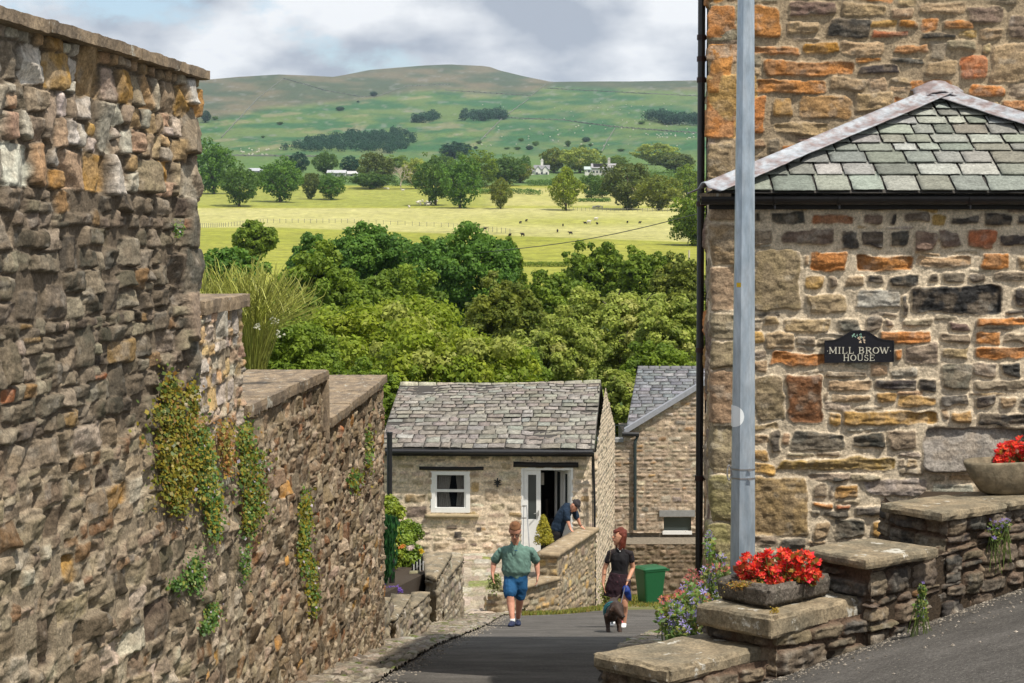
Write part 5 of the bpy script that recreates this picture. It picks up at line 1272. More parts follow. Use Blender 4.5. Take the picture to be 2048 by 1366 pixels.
# ---------------------------------------------------------------- slate roofs
def slateroof(name, A, B, C_, D_, courses, mat, parent, pal, w0=.34, w1=.6, th=.018, seed=0, ragged=.02, shrink=.5, wob=.03, amp=.006):
    """A, B: left and right foot of the slope; D_, C_: left and right top"""
    rs = np.random.default_rng(seed); A, B, C_, D_ = map(Vector, (A, B, C_, D_)); n = ((B-A).cross(D_-A)).normalized()
    if n.z < 0: n = -n
    hs = np.array([1-shrink*i/courses for i in range(courses)]); v = np.concatenate([[0], np.cumsum(hs)])/hs.sum()
    parts = []; cols = []
    def P(u, t, h): return (A.lerp(D_, t)).lerp(B.lerp(C_, t), u)+n*h
    for i in range(courses):
        Lr = (P(1, v[i], 0)-P(0, v[i], 0)).length; u = -rs.random()*.3/Lr; k = 1-shrink*.6*i/courses
        while u < 1:
            w = rs.uniform(w0, w1)*k/Lr; a, b = max(0, u), min(1, u+w)
            if b-a > .01:
                t0 = v[i]-rs.random()*ragged*.4; t1 = min(1.0, v[i]+(v[i+1]-v[i])*1.35); g = .004/Lr; e = wob*(vnoise(u*7, v[i]*6, seed)-.5); f = wob*(vnoise((u+w)*7, v[i]*6, seed)-.5)
                l0 = .013+rs.random()*.006; t_ = th*rs.uniform(.6, 1.4)
                c8 = [P(a+g, t0, l0+e), P(b-g, t0, l0+f), P(b-g, t1, f), P(a+g, t1, e), P(a+g, t0, l0+t_+e), P(b-g, t0, l0+t_+f), P(b-g, t1, .004+f), P(a+g, t1, .004+e)]
                V, Q = lattice(c8, max(2, int(w*Lr/.12)), 2, 1, amp, .01, 7, seed=i*13+u*20, chip=1); parts.append((V, Q)); cols.append(pick(rs, pal))
            u += w
    o = merged(name, parts, mat, parent, cols); fixnormals(o.data); return o
# ---------------------------------------------------------------- the old cottage
ex = Vector((1, -.055, 0)).normalized()
def cottage():
    rr = np.random.default_rng(44)
    t = thing('old_cottage', (0, 44, -7.1), 'small old cottage with a sagging stone slate roof, white window and open glazed door', 'cottage')
    FL = Vector((-2.85, 44.12, 0)); FR = Vector((1.86, 43.86, 0)); BR = Vector((2.60, 50.2, 0)); BLk = Vector((-2.2, 50.5, 0))
    W_ = (FR-FL).length; zE = at(0, 905, 44).z; ez = (FR-FL).normalized(); zf = -8.6
    def U(x): return (at(x, 900, 44).x-FL.x)/ez.x
    def Zp(y): return at(0, y, 44).z
    win = (U(861), U(940), Zp(1026), Zp(943)); door = (U(1042), U(1146), Zp(1114)-.05, Zp(934))
    # front wall and right flank, with openings
    path = [(FL.x, FL.y), (FR.x-.02, FR.y+.001), (FR.x+.002, FR.y+.02), (BR.x, BR.y)]
    pal = [((.56,.455,.33),5),((.43,.345,.24),3),((.62,.53,.41),3),((.42,.29,.15),.6),((.19,.15,.12),.5)]
    st = [(*r, pick(rr, pal), rr.uniform(-.006, .012)) for r in rows(0, W_, zf, zE+.05, lambda z, r: r.uniform(.10, .22), lambda z, h, r: h*r.uniform(1.3, 2.8), rr, .1, .06)]
    pal2 = [((.27,.235,.18),5),((.33,.29,.23),3),((.20,.17,.13),3)]
    st += [(*r, pick(rr, pal2), rr.uniform(-.004, .012)) for r in rows(W_, W_+6.6, zf-.6, zE+1.4, lambda z, r: r.uniform(.06, .14), lambda z, h, r: h*r.uniform(1.2, 2.6), rr, .1, .06)]
    for x0, x1, y0, y1 in ((1052,1070,900,925),(1078,1100,905,917),(1112,1125,908,920),(830,850,918,925),(950,965,1050,1063),(905,925,1060,1080)): st.append((U(x0), U(x1), Zp(y1), Zp(y0), (.07,.06,.055), .01))
    ridge_u = W_+ (Vector((2.18, 46.9, 0))-FR).length
    def top(u):
        if u <= W_+.0: return zE+.02
        d = u-W_; return zE+.02+max(0, min(d/2.9, 1))*1.22 if d < 2.9 else max(zE, zE+1.24-(d-2.9)*.36)
    wallsheet('wall', path, zf-.4, top, st, M['stone_far'], t, du=.026, dv=.024, mortar=(.66,.54,.40), mh=.0, dep=.016, edge=.05, gap=.014, warp=.03, wf=2.4, rough=.016, jit=.05, rr=rr, bleed=.05, sscale=.45,
              holes=[(win[0], win[1], win[2], win[3]), (door[0], door[1], door[2], door[3])])
    nrm = Vector((ez.y, -ez.x, 0))                       # towards the camera
    mb = MB(); i_ = -nrm*.45
    core = MB(); core.prism([(BLk.x, BLk.y, zf-.5), (BLk.x, BLk.y, zE), (-2.3, 47, zE+1.2), (BLk.x-.45, 44.9, zE), (BLk.x-.45, 44.9, zf-.5)], (.3, 0, 0)); core.build('wall_back', M['core'], t)
    # dark room behind the openings: floor, back and side walls
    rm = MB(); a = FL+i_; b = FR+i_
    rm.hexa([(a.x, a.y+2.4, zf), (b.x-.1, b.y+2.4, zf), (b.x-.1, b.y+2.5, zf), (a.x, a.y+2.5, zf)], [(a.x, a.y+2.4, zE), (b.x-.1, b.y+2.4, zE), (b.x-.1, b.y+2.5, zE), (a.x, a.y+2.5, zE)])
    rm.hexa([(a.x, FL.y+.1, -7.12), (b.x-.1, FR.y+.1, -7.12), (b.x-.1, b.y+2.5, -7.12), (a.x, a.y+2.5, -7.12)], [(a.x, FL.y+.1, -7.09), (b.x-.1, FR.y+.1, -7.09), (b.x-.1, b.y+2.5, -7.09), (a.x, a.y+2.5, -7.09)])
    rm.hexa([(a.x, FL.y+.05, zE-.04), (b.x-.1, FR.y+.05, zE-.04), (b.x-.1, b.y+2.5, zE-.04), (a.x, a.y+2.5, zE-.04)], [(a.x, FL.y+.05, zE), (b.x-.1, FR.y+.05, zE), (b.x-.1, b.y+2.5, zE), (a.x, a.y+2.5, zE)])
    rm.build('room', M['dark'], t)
    def F3(u, z, out_=0): q = FL+ez*u+nrm*out_; return Vector((q.x, q.y, z))
    def fbox(mbx, u0, u1, z0, z1, o0, o1): mbx.hexa([F3(u0,z0,o1), F3(u1,z0,o1), F3(u1,z0,o0), F3(u0,z0,o0)], [F3(u0,z1,o1), F3(u1,z1,o1), F3(u1,z1,o0), F3(u0,z1,o0)])
    # reveals
    for (u0, u1, z0, z1) in (win, door):
        mb = MB(); fbox(mb, u0-.05, u0+.002, z0-.02, z1+.02, -.42, -.004); fbox(mb, u1-.002, u1+.05, z0-.02, z1+.02, -.42, -.004); fbox(mb, u0, u1, z1-.002, z1+.05, -.42, -.004); mb.build('reveal', M['core'], t)
    # window: two sashes
    u0, u1, z0, z1 = win; wm = (z0+z1)/2+.03; mb = MB(); fr = .10
    fbox(mb, u0, u0+fr, z0, z1, -.10, .012); fbox(mb, u1-fr, u1, z0, z1, -.10, .012); fbox(mb, u0+fr, u1-fr, z1-.085, z1, -.10, .012); fbox(mb, u0+fr, u1-fr, z0, z0+.12, -.10, .012)
    wd_ = mb.build('window', M['white'], t, bevel=.006)
    mb = MB(); fbox(mb, u0+fr, u1-fr, wm-.03, wm+.03, -.06, -.01); fbox(mb, u0+fr, u0+fr+.035, z0+.12, z1-.085, -.06, -.02); fbox(mb, u1-fr-.035, u1-fr, z0+.12, z1-.085, -.06, -.02); mb.build('sash', M['white'], wd_)
    mb = MB(); fbox(mb, u0+fr+.035, u1-fr-.035, z0+.12, z1-.085, -.045, -.040); gl = mb.build('pane', M['clear'], wd_)
    # net curtains gathered to both sides
    for s, (ca, cb_) in enumerate(((u0+.12, u0+.50), (u1-.36, u1-.12))):
        V = []; Q = []; n = 24; mrow = 14
        for j in range(mrow+1):
            z = z0+.12+(z1-z0-.20)*j/mrow; gath = .72+.3*abs(j/mrow-.45)
            for i in range(n+1):
                f = i/n; uu = ca+(cb_-ca)*f*gath if s == 0 else cb_-(cb_-ca)*(1-f)*gath; V.append(F3(uu, z, -.16+.022*math.sin(i*1.9)))
        Q = [(j*(n+1)+i, j*(n+1)+i+1, (j+1)*(n+1)+i+1, (j+1)*(n+1)+i) for j in range(mrow) for i in range(n)]
        link('curtain', npmesh('curtain', [tuple(v) for v in V], Q), M['curtain'], wd_)
    block('window_sill', [F3(u0-.12,z0-.11,.10), F3(u1+.20,z0-.11,.10), F3(u1+.20,z0-.11,-.05), F3(u0-.12,z0-.11,-.05), F3(u0-.12,z0-.02,.10), F3(u1+.20,z0-.02,.10), F3(u1+.20,z0-.02,-.05), F3(u0-.12,z0-.02,-.05)], M['sillstone'], t, .08, .006, .01)
    for a_, b_, y0, y1, s in ((U(838), U(968), 933, 941, 3), (U(1026), U(1157), 923, 934, 4)):
        block('lintel', [F3(a_,Zp(y1),.045), F3(b_,Zp(y1),.045), F3(b_,Zp(y1),-.1), F3(a_,Zp(y1),-.1), F3(a_,Zp(y0),.045), F3(b_,Zp(y0),.045), F3(b_,Zp(y0),-.1), F3(a_,Zp(y0),-.1)], M['black_wood'], t, .08, .014, .014, 3, s)
    # door opening: frame, closed glazed leaf on the left, open leaves folding inside on the right
    u0, u1, z0, z1 = door; mb = MB(); f = .055
    fbox(mb, u0, u0+f, z0, z1, -.12, .01); fbox(mb, u1-f, u1, z0, z1, -.12, .01); fbox(mb, u0+f, u1-f, z1-.06, z1, -.12, .01); fbox(mb, u0+f, u1-f, z0, z0+.06, -.12, .03)
    df = mb.build('door_frame', M['white'], t, bevel=.005)
    def leaf(p, dvec, w, name):
        """a glazed door leaf hinged at p (u-position and depth), opening along dvec"""
        mbl = MB(); n2 = Vector((-dvec.y, dvec.x, 0)).normalized()*.022
        def pb(a_, b_, c_, d_, mbq=mbl, th=1.0):
            q = [p+dvec*a_-n2*th, p+dvec*b_-n2*th, p+dvec*b_+n2*th, p+dvec*a_+n2*th]
            mbq.hexa([(v.x, v.y, c_) for v in q], [(v.x, v.y, d_) for v in q])
        st_ = .10; pb(0, st_, z0+.06, z1-.065); pb(w-st_, w, z0+.06, z1-.065); pb(st_, w-st_, z1-.17, z1-.065); pb(st_, w-st_, z0+.06, z0+.90)
        o = mbl.build(name, M['white'], t, bevel=.004); mg = MB(); pb(st_, w-st_, z0+.90, z1-.17, mg, .25); mg.build('pane', M['glass'], o)
        mh_ = MB(); q = p+dvec*(w-.05)-n2*2.2; mh_.box((q.x-.012, q.y-.012, z0+.98), (q.x+.012, q.y+.012, z0+1.10)); mh_.tube([(q.x, q.y, z0+1.04), (q.x-.05*dvec.x*2, q.y-.08, z0+1.04)], .009, 6); mh_.build('handle', M['strap'], o)
    leaf(F3(u0+f, 0, -.05), ez, (u1-u0)*.33, 'door'); dd = (ez*-.22-nrm*.97).normalized()
    leaf(F3(u1-f-.02, 0, -.08), (ez*-.35-nrm*.9).normalized(), .40, 'door'); leaf(F3(u1-f-.19, 0, -.50), (ez*-.42-nrm*.9).normalized(), .42, 'door')
    # dim furniture shapes and a pale notice inside the doorway
    mb = MB(); fbox(mb, u0+.42, u0+.50, Zp(972), Zp(948), -.30, -.28); mb.build('notice', M['curtain'], t)
    mb = MB(); fbox(mb, u0+.5, u0+.95, z0+.06, z0+.75, -1.6, -1.2); fbox(mb, u0+.5, u0+.56, z0+.06, z0+1.2, -1.6, -1.2); mb.build('cabinet', M['furn'], t)
    # roof
    zr = at(0, 768, 46.9).z
    rl_ = at(800, 768, 46.9); rr_ = at(1202, 764, 46.9); el = at(757, 896, 43.85); er = at(1189, 898, 43.55)
    o = slateroof('roof', el, er, rr_, rl_, 19, M['slate_old'], t, [((.235,.218,.19),5),((.20,.183,.16),4),((.28,.265,.235),2.5),((.22,.195,.165),2),((.25,.25,.225),1)], .22, .46, .012, 7, shrink=.5, wob=.05, amp=.008)
    base = MB(); base.hexa([el-Vector((0,0,.05)), er-Vector((0,0,.05)), rr_-Vector((0,0,.05)), rl_-Vector((0,0,.05))], [el, er, rr_, rl_])
    bk = rr_+Vector((.35, 3.4, -1.4)); bl = rl_+Vector((.35, 3.4, -1.4)); base.hexa([rl_-Vector((0,0,.06)), rr_-Vector((0,0,.06)), bk-Vector((0,0,.06)), bl-Vector((0,0,.06))], [rl_, rr_, bk, bl]); base.build('roof_deck', M['roofdark'], t)
    # ridge stones following a slight sag
    parts = []; cols = []; n = 11
    for i in range(n):
        a_ = rl_.lerp(rr_, i/n); b_ = rl_.lerp(rr_, (i+1)/n); sag = lambda f: -.05*math.sin(math.pi*f); za, zb_ = sag(i/n), sag((i+1)/n)
        g = Vector((.004, 0, 0)); y = Vector((0, .13, 0))
        c8 = [a_-y+g+Vector((0,0,za-.10)), b_-y-g+Vector((0,0,zb_-.10)), b_+y-g+Vector((0,0,zb_-.1)), a_+y+g+Vector((0,0,za-.1)), a_-y*.45+g+Vector((0,0,za+.06)), b_-y*.45-g+Vector((0,0,zb_+.06)), b_+y*.45-g+Vector((0,0,zb_+.06)), a_+y*.45+g+Vector((0,0,za+.06))]
        parts.append(lattice(c8, 5, 2, 2, .010, .02, 6, i)); cols.append(pick(rr, [((.34,.31,.24),3),((.27,.25,.20),2)]))
    merged('ridge', parts, M['slate_old'], t, cols)
    # gutter and fascia
    gl_ = at(758, 903, 43.80); gr = at(1186, 905, 43.50); mb = MB(); mb.tube([gl_, gr], .055, 10); g = mb.build('gutter', M['black_pipe'], t)
    mb = MB(); mb.hexa([gl_+Vector((0,.06,-.10)), gr+Vector((0,.06,-.10)), gr+Vector((0,.09,-.10)), gl_+Vector((0,.09,-.10))], [gl_+Vector((0,.06,.06)), gr+Vector((0,.06,.06)), gr+Vector((0,.09,.06)), gl_+Vector((0,.09,.06))]); mb.build('fascia', M['black_wood'], t)
    # downpipe on the right corner, reaching the lane
    mb = MB(); pts = [at(1186, 905, 43.5), at(1187, 930, 43.7), at(1189, 1000, 43.7), at(1190, 1210, 43.7)]; mb.tube(pts, .028, 8); mb.build('corner_pipe', M['black_pipe'], t)
    mb = MB(); mb.tube([at(1184, 920, 43.68), at(1185, 1010, 43.68), at(1186, 1100, 43.68)], .010, 5); mb.build('cable', M['black_pipe'], t)
    # black soil vent in front of the left corner
    q = thing('vent_pipe', at(779, 1000, 42.9), 'short black vent pipe with a capped top at the left end of the cottage gutter', 'pipe'); mb = MB()
    mb.tube([at(779, 1120, 42.9), at(779, 868, 42.9)], .062, 10); mb.build('pipe', M['black_pipe'], q); mb = MB(); mb.tube([at(779, 870, 42.9), at(779, 864, 42.9)], .07, 10); mb.build('cap', M['black_pipe'], q)
    # carved wall lamp between window and door
    l_ = thing('wall_lantern', at(995, 966, 43.9), 'small black wrought-iron ornament on the cottage wall between window and door', 'ornament'); mb = MB(); c = at(995, 965, 43.92)
    mb.tube([c+Vector((0,0,.10)), c-Vector((0,0,.10))], .018, 6); mb.tube([c-Vector((.07,0,0)), c+Vector((.07,0,0))], .016, 6)
    for dx, dz in ((-.06,.06),(.06,.06),(-.06,-.06),(.06,-.06)): mb.tube([c, c+Vector((dx, -.03, dz)), c+Vector((dx*1.3, -.01, dz*.6))], .012, 6)
    mb.build('scrollwork', M['black_pipe'], l_); mb = MB(); mb.tube([c-Vector((0,.02,.01)), c-Vector((0,.02,.09))], .028, 8); mb.build('lamp_body', M['black_pipe'], l_)
    return F3, U, Zp
M['clear'] = material('clear_glass', base=(.02,.025,.03), rough=.05, spec=.5)
_n = M['clear'].node_tree; _g = _n.nodes.new('ShaderNodeBsdfTransparent'); _m = _n.nodes.new('ShaderNodeMixShader'); _m.inputs[0].default_value = .12
_n.links.new(_g.outputs[0], _m.inputs[1]); _n.links.new(_n.nodes['Principled BSDF'].outputs[0], _m.inputs[2]); _n.links.new(_m.outputs[0], _n.nodes['Material Output'].inputs[0])
M['sillstone'] = material('sandstone_sill', base=(.40,.32,.20), rough=.9, var=.2, vscale=3)
M['furn'] = material('dark_oak', base=(.03,.02,.015), rough=.6)
cottage()
# ---------------------------------------------------------------- terrace wall beside the forecourt
def block_wall(name, loc, label, path, zb, tops, w, pal, seed, mortar=(.30,.24,.16), du=.03, dv=.026, side=1, **kw):
    """free-standing rubble wall: faces along path (visible on its right) and a core"""
    rr = np.random.default_rng(seed); t = thing(name, loc, label, 'wall'); _, _, _, s = along(path, .05)
    st = [(*r, pick(rr, pal), rr.uniform(-.008, .012)) for r in rows(0, s[-1], zb, max(tops)+.1, lambda z, r: r.uniform(.08, .20), lambda z, h, r: h*r.uniform(1., 2.4), rr)]
    f = lambda u: tops[min(len(tops)-1, max(0, int(np.searchsorted(s, u+1e-6))-1))]
    wallsheet('wall_face', path, zb, f, st, M['stone_far'], t, du=du, dv=dv, mortar=mortar, mh=-.012, dep=.018, edge=.035, gap=.012, warp=.04, wf=2.5, rough=.02, jit=.04, rr=rr, sscale=.5, **kw); return t
PT = [((.46,.31,.13),3),((.33,.26,.17),4),((.24,.19,.13),3),((.42,.36,.26),2),((.16,.13,.10),1)]
def terrace():
    # upper part running from the cottage corner towards the lane, then a lower part
    z1 = -6.47; z2 = -6.93
    path = [(.52,40.55),(.56,40.03),(.93,39.92),(1.84,43.55)]
    t = block_wall('terrace_wall', (1.0, 41, -7.8), 'golden rubble wall with flat coping beside the cottage door, a man leaning on it', path, -8.4, [z1, z1, z1], .35, PT, 51)
    block('coping', [(.48,39.97,z1-.0),(.95,39.86,z1),(1.93,43.5,z1),(1.50,43.68,z1),(.48,39.97,z1+.11),(.95,39.86,z1+.11),(1.93,43.5,z1+.11),(1.50,43.68,z1+.11)], M['copgold'], t, .09, .010, .02, 6, 3)
    mb = MB(); mb.hexa([(.56,40.1,-8.4),(.9,40.0,-8.4),(1.8,43.6,-8.4),(1.45,43.7,-8.4)], [(.56,40.1,z1),(.9,40.0,z1),(1.8,43.6,z1),(1.45,43.7,z1)]); mb.build('core', M['core'], t)
    path2 = [(-.54,38.9),(-.50,38.42),(-.20,38.36),(.93,39.9)]
    t2 = block_wall('terrace_wall', (0, 39, -7.8), 'lower end of the golden terrace wall, just behind the man in the green top', path2, -8.4, [z2-.12, z2, z2], .35, PT, 52)
    block('coping', [(-.30,38.62,z2),(-.02,38.42,z2),(1.0,39.87,z2),(.62,40.1,z2),(-.30,38.62,z2+.10),(-.02,38.42,z2+.10),(1.0,39.87,z2+.10),(.62,40.1,z2+.10)], M['copgold'], t2, .09, .010, .02, 6, 4)
    mb = MB(); mb.hexa([(-.44,38.5,-8.4),(-.2,38.44,-8.4),(.9,39.98,-8.4),(.5,40.1,-8.4)], [(-.44,38.5,z2-.13),(-.2,38.44,z2-.13),(.9,39.98,z2-.02),(.5,40.1,z2-.02)]); mb.build('core', M['core'], t2)
M['copgold'] = material('buff_coping', base=(.36,.28,.18), base2=(.25,.19,.12), rough=.9, var=.3, vscale=3, bump=.4, bscale=12, spots=(.48,.43,.34), spot_scale=5, spot_t=.6, bd=.02)
terrace()
# ---------------------------------------------------------------- second stone house behind, with retaining wall
def second_house():
    rr = np.random.default_rng(61); D = 52.; DR = 48.
    t = thing('grey_roofed_house', (4.0, D, -9), 'pinkish rubble house with grey slate roof and small slit window, half hidden by the downpipe', 'house')
    X = lambda x, d=D: at(x, 600, d).x
    zE = at(0, 866, D).z; zB = at(0, 1062, D).z
    xl, xg = X(1222), X(1252)
    path = [(X(1196), D), (X(1264), D+.0), (8.8, D)]; 
    s1 = path[1][0]-path[0][0]; slope = (at(0,770,D).z-at(0,866,D).z)/(X(1395)-X(1250))
    def top(u): 
        x = path[0][0]+u
        return at(0, 884, D).z if x < xg-.05 else min(zE+slope*(x-X(1250)), zE+3.0)
    pal = [((.50,.385,.28),5),((.40,.33,.25),4),((.56,.48,.37),3),((.28,.245,.20),2),((.40,.24,.12),1)]
    st = [(*r, pick(rr, pal), rr.uniform(-.006, .010)) for r in rows(0, 9, zB-.1, zE+3, lambda z, r: r.uniform(.06, .17), lambda z, h, r: h*r.uniform(1.1, 3.), rr, .1, .08)]
    sl = (X(1327)-path[0][0], X(1386)-path[0][0], at(0, 1062, D).z, at(0, 1033, D).z)
    wallsheet('wall', path, zB-.05, top, st, M['stone_far'], t, du=.03, dv=.026, mortar=(.40,.31,.225), mh=-.006, dep=.014, edge=.035, gap=.012, warp=.02, wf=2.5, rough=.015, jit=.03, rr=rr, sscale=.5, holes=[sl])
    mb = MB(); mb.box((X(1327), D+.08, sl[2]+.0), (X(1386), D+.12, sl[3])); pn = mb.build('slit_window', M['glass'], t)
    mb = MB(); mb.box((X(1327)-.0, D-.02, sl[2]-.09), (X(1386), D+.1, sl[2])); mb.build('window_sill', M['white'], pn)
    block('lintel', [(X(1320), D-.05, sl[3]), (X(1392), D-.05, sl[3]), (X(1392), D+.1, sl[3]), (X(1320), D+.1, sl[3])]+[(X(1320), D-.05, sl[3]+.17), (X(1392), D-.05, sl[3]+.17), (X(1392), D+.1, sl[3]+.17), (X(1320), D+.1, sl[3]+.17)], M['concrete'], t, .1, .003, .003, smooth=False)
    # roof slope of the wing behind, and its ridge
    a, b = at(1250, 866, D+.3), at(1470, 866, D+.3); c, d = at(1470, 736, D+4.3), at(1275, 736, D+4.3)
    slateroof('roof', a, b, c, d, 20, M['slate_old'], t, [((.17,.175,.185),5),((.14,.145,.155),3),((.21,.215,.225),2)], .28, .42, .010, 9, shrink=.2, wob=.008, amp=.002)
    mb = MB(); dn = Vector((0, .06, -.06)); mb.hexa([a+dn, b+dn, c+dn, d+dn], [a, b, c, d]); e = c+Vector((0, 3, -2)); f = d+Vector((0, 3, -2)); mb.hexa([d+dn, c+dn, e+dn, f+dn], [d, c, e, f]); mb.build('roof_deck', M['roofdark'], t)
    parts = []
    for i in range(9):
        p = d.lerp(c, i/9); q = d.lerp(c, (i+1)/9); y = Vector((0, .12, 0)); u_ = Vector((0, 0, .06)); g = Vector((.006, 0, 0))
        parts.append(lattice([p-y+g-u_, q-y-g-u_, q+y-g-u_, p+y+g-u_, p-y*.4+g+u_, q-y*.4-g+u_, q+y*.4-g+u_, p+y*.4+g+u_], 4, 2, 2, .003, .01, 5, i))
    merged('ridge', parts, M['ridgetile'], t)
    # pale verge rising to the right along the gable, plain slope behind it
    v0, v1 = at(1249, 862, D-.12), at(1470, 727, D-.12); mb = MB(); dz = Vector((0, 0, .09))
    mb.hexa([v0-dz, v1-dz, v1-dz+Vector((0,.3,0)), v0-dz+Vector((0,.3,0))], [v0+dz*.6, v1+dz*.6, v1+dz*.6+Vector((0,.3,0)), v0+dz*.6+Vector((0,.3,0))]); mb.build('verge_board', M['vergelead'], t)
    # gutter end and downpipe
    mb = MB(); mb.tube([at(1244, 868, D-.12), at(1278, 869, D-.12)], .06, 8); g = mb.build('gutter', M['black_pipe'], t)
    mb = MB(); mb.tube([at(1276, 870, D-.12), at(1270, 885, D-.10), at(1270, 1060, D-.10)], .045, 8); mb.build('downpipe', M['greenpipe'], t)
    mb = MB(); x0 = X(1196); z = at(0, 884, D).z; mb.box((x0, D-.06, z), (xg-.06, D+.4, z+.09)); mb.build('wall_cap', M['concrete'], t)
    # railing over the low link wall
    rl_ = MB(); 
    for k in range(7): x = x0+.35+k*.12; rl_.tube([(x, D+.2, z+.08), (x, D+.2, z+.42)], .008, 5)
    rl_.tube([(x0+.3, D+.2, z+.42), (x0+1.1, D+.2, z+.42)], .01, 5); rl_.build('railing', M['greenpipe'], t)
    mb = MB(); mb.box((X(1262), D+.1, -11), (8.8, D+6, zE-.3)); mb.build('wall_core', M['core'], t)
    # retaining wall of the lane below
    rt = block_wall('retaining_wall', (4, 50, -9.3), 'brown rubble retaining wall behind the green wheelie bin', [(at(1200,1100,49.6).x, 51.0), (at(1215,1100,50.8).x, 50.8), (9.0, 50.8)], -10.2, [zB-.16, zB-.16], .4, [((.24,.18,.12),5),((.17,.13,.09),4),((.30,.24,.17),2)], 63, mortar=(.19,.14,.095))
    mb = MB(); mb.box((at(1215,1100,50.9).x, 50.86, -10.4), (9.0, D+.2, zB-.17)); mb.build('core', M['core'], rt)
M['concrete'] = material('grey_concrete', base=(.27,.27,.265), rough=.85, var=.15, vscale=4)
M['ridgetile'] = material('grey_ridge_tile', base=(.16,.16,.17), rough=.8, var=.2)
M['vergelead'] = material('pale_verge_trim', base=(.30,.31,.34), rough=.6, var=.15)
M['greenpipe'] = material('dark_green_grey_paint', base=(.035,.05,.05), rough=.5)
second_house()
# ---------------------------------------------------------------- garden walls on the left of the lane, gate, posts
PG = [((.26,.22,.16),5),((.19,.16,.12),4),((.36,.32,.25),2)]
def garden():
    # big pier-like wall with two stepped copings
    z = -5.90
    zt1 = -(1105-474)/F*36.5; D0 = (1150-474); 
    def slabwall(name, label, l, n, r, b, ztop, th, zb, seed, mat='slab', dark=False):
        path = [l, n, r]
        t = block_wall(name, (n[0], n[1], zb), label, path, zb, [ztop-th]*2, .3, PG, seed, mortar=(.22,.18,.12), du=.022, dv=.02)
        ov = .03; cx = sum(p[0] for p in (l,n,r,b))/4; cy = sum(p[1] for p in (l,n,r,b))/4
        e = [(cx+(p[0]-cx)*1.07, cy+(p[1]-cy)*1.03) for p in (l, n, r, b)]
        block('coping', [(*p, ztop-th) for p in e]+[(*p, ztop) for p in e], M[mat], t, .07, .014, .02, 6, seed, chip=1)
        s = [(cx+(p[0]-cx)*.9, cy+(p[1]-cy)*.96) for p in (l, n, r, b)]
        mb = MB(); mb.hexa([(*p, zb) for p in s], [(*p, ztop-th) for p in s]); mb.build('core', M['core'], t)
        return t
    def q(x, y, z): D = -z*F/(y-474.); return ((x-1024)/F*D, D)
    z = -5.40; slabwall('garden_wall', 'low rubble wall with a broad weathered coping slab left of the sunlit cobbled path', q(850,1150,z), q(872,1156,z), q(903,1106,z), q(845,1106,z), z, .10, -8.0, 71)
    z = -5.65; slabwall('garden_wall', 'second, lower end of the rubble garden wall beside the sunlit cobbled path', q(877,1160,z), q(886,1166,z), q(926,1117,z), q(893,1115,z), z, .09, -8.2, 72)
    z = -4.55; slabwall('low_wall', 'rightmost of three low stepped walls with sloping slabs beside the pavement', q(812,1216,z), q(824,1220,z), q(859,1186,z), q(822,1185,z), z, .06, -7.2, 73)
    z = -4.35; slabwall('low_wall', 'middle one of three low stepped walls with sloping slabs beside the pavement', q(775,1238,z), q(790,1243,z), q(821,1191,z), q(780,1190,z), z, .06, -6.8, 74)
    z = -4.15; slabwall('low_wall', 'leftmost of three low stepped walls, its slab pale with lichen, at the foot of the tall wall', q(735,1245,z), q(754,1250,z), q(781,1197,z), q(745,1195,z), z, .06, -6.2, 75)
    # stone gate post, black pale fence with white edges, black post
    D = 33.5; g = thing('gate_post', at(831, 1185, D), 'short square stone post holding the little black railing', 'post'); a = at(818, 1190, D); b = at(840, 1190, D)
    w = b.x-a.x; block('shaft', quad8((a.x, D), (b.x, D), w*1.0, a.z-.6, at(0, 1144, D).z, 1), M['postgreen'], g, .05, .006, .012, 7, 2)
    r = thing('railing', at(845, 1180, 33.8), 'short black iron railing with white-edged bars beside the stone post', 'railing')
    for i in range(5):
        x0 = 826+i*6.2; D2 = 33.7+i*.35; p = at(x0, 1180, D2); tp = at(x0, 1128-i*5, D2); mb = MB(); mb.box((p.x-.022, D2-.012, p.z), (p.x+.010, D2+.012, tp.z)); bb = mb.build('bar', M['black_pipe'], r)
        mb = MB(); mb.box((p.x+.011, D2-.010, p.z+.02), (p.x+.022, D2+.010, tp.z-.01)); mb.build('white_edge', M['white'], bb)
    mb = MB(); mb.tube([at(824, 1170, 33.72), at(853, 1150, 35.2)], .018, 6); mb.build('rail', M['black_pipe'], r)
    mb = MB(); mb.tube([at(824, 1140, 33.72), at(853, 1122, 35.2)], .018, 6); mb.build('rail', M['black_pipe'], r)
    D = 30.; p = at(784, 1192, D); q_ = thing('bollard', (p.x, D, gz(p.x, D)), 'plain black round post at the edge of the purple flower bed', 'post'); mb = MB(); mb.tube([(p.x, D, gz(p.x, D)-.2), (p.x, D, at(0, 1100, D).z)], .045, 12); mb.build('shaft', M['black_wood'], q_)
    mb = MB(); zz = at(0, 1100, D).z; mb.tube([(p.x, D, zz), (p.x, D, zz+.015)], [.05, .035], 12); mb.build('cap', M['black_wood'], q_)
    # raised bed of soil behind the low walls
    mb = MB(); mb.hexa([(-3.4,25,-7),(-1.75,26,-7),(-1.35,36,-8),(-4,37,-8)], [(-3.4,25,-4.7),(-1.75,26,-4.72),(-1.35,36,-6.0),(-4,37,-6.0)]); tag(mb.build('flower_bed', M['soil']), kind='structure')
M['postgreen'] = material('mossy_post_stone', base=(.22,.20,.12), rough=.9, var=.3, vscale=5, bump=.4)
garden()
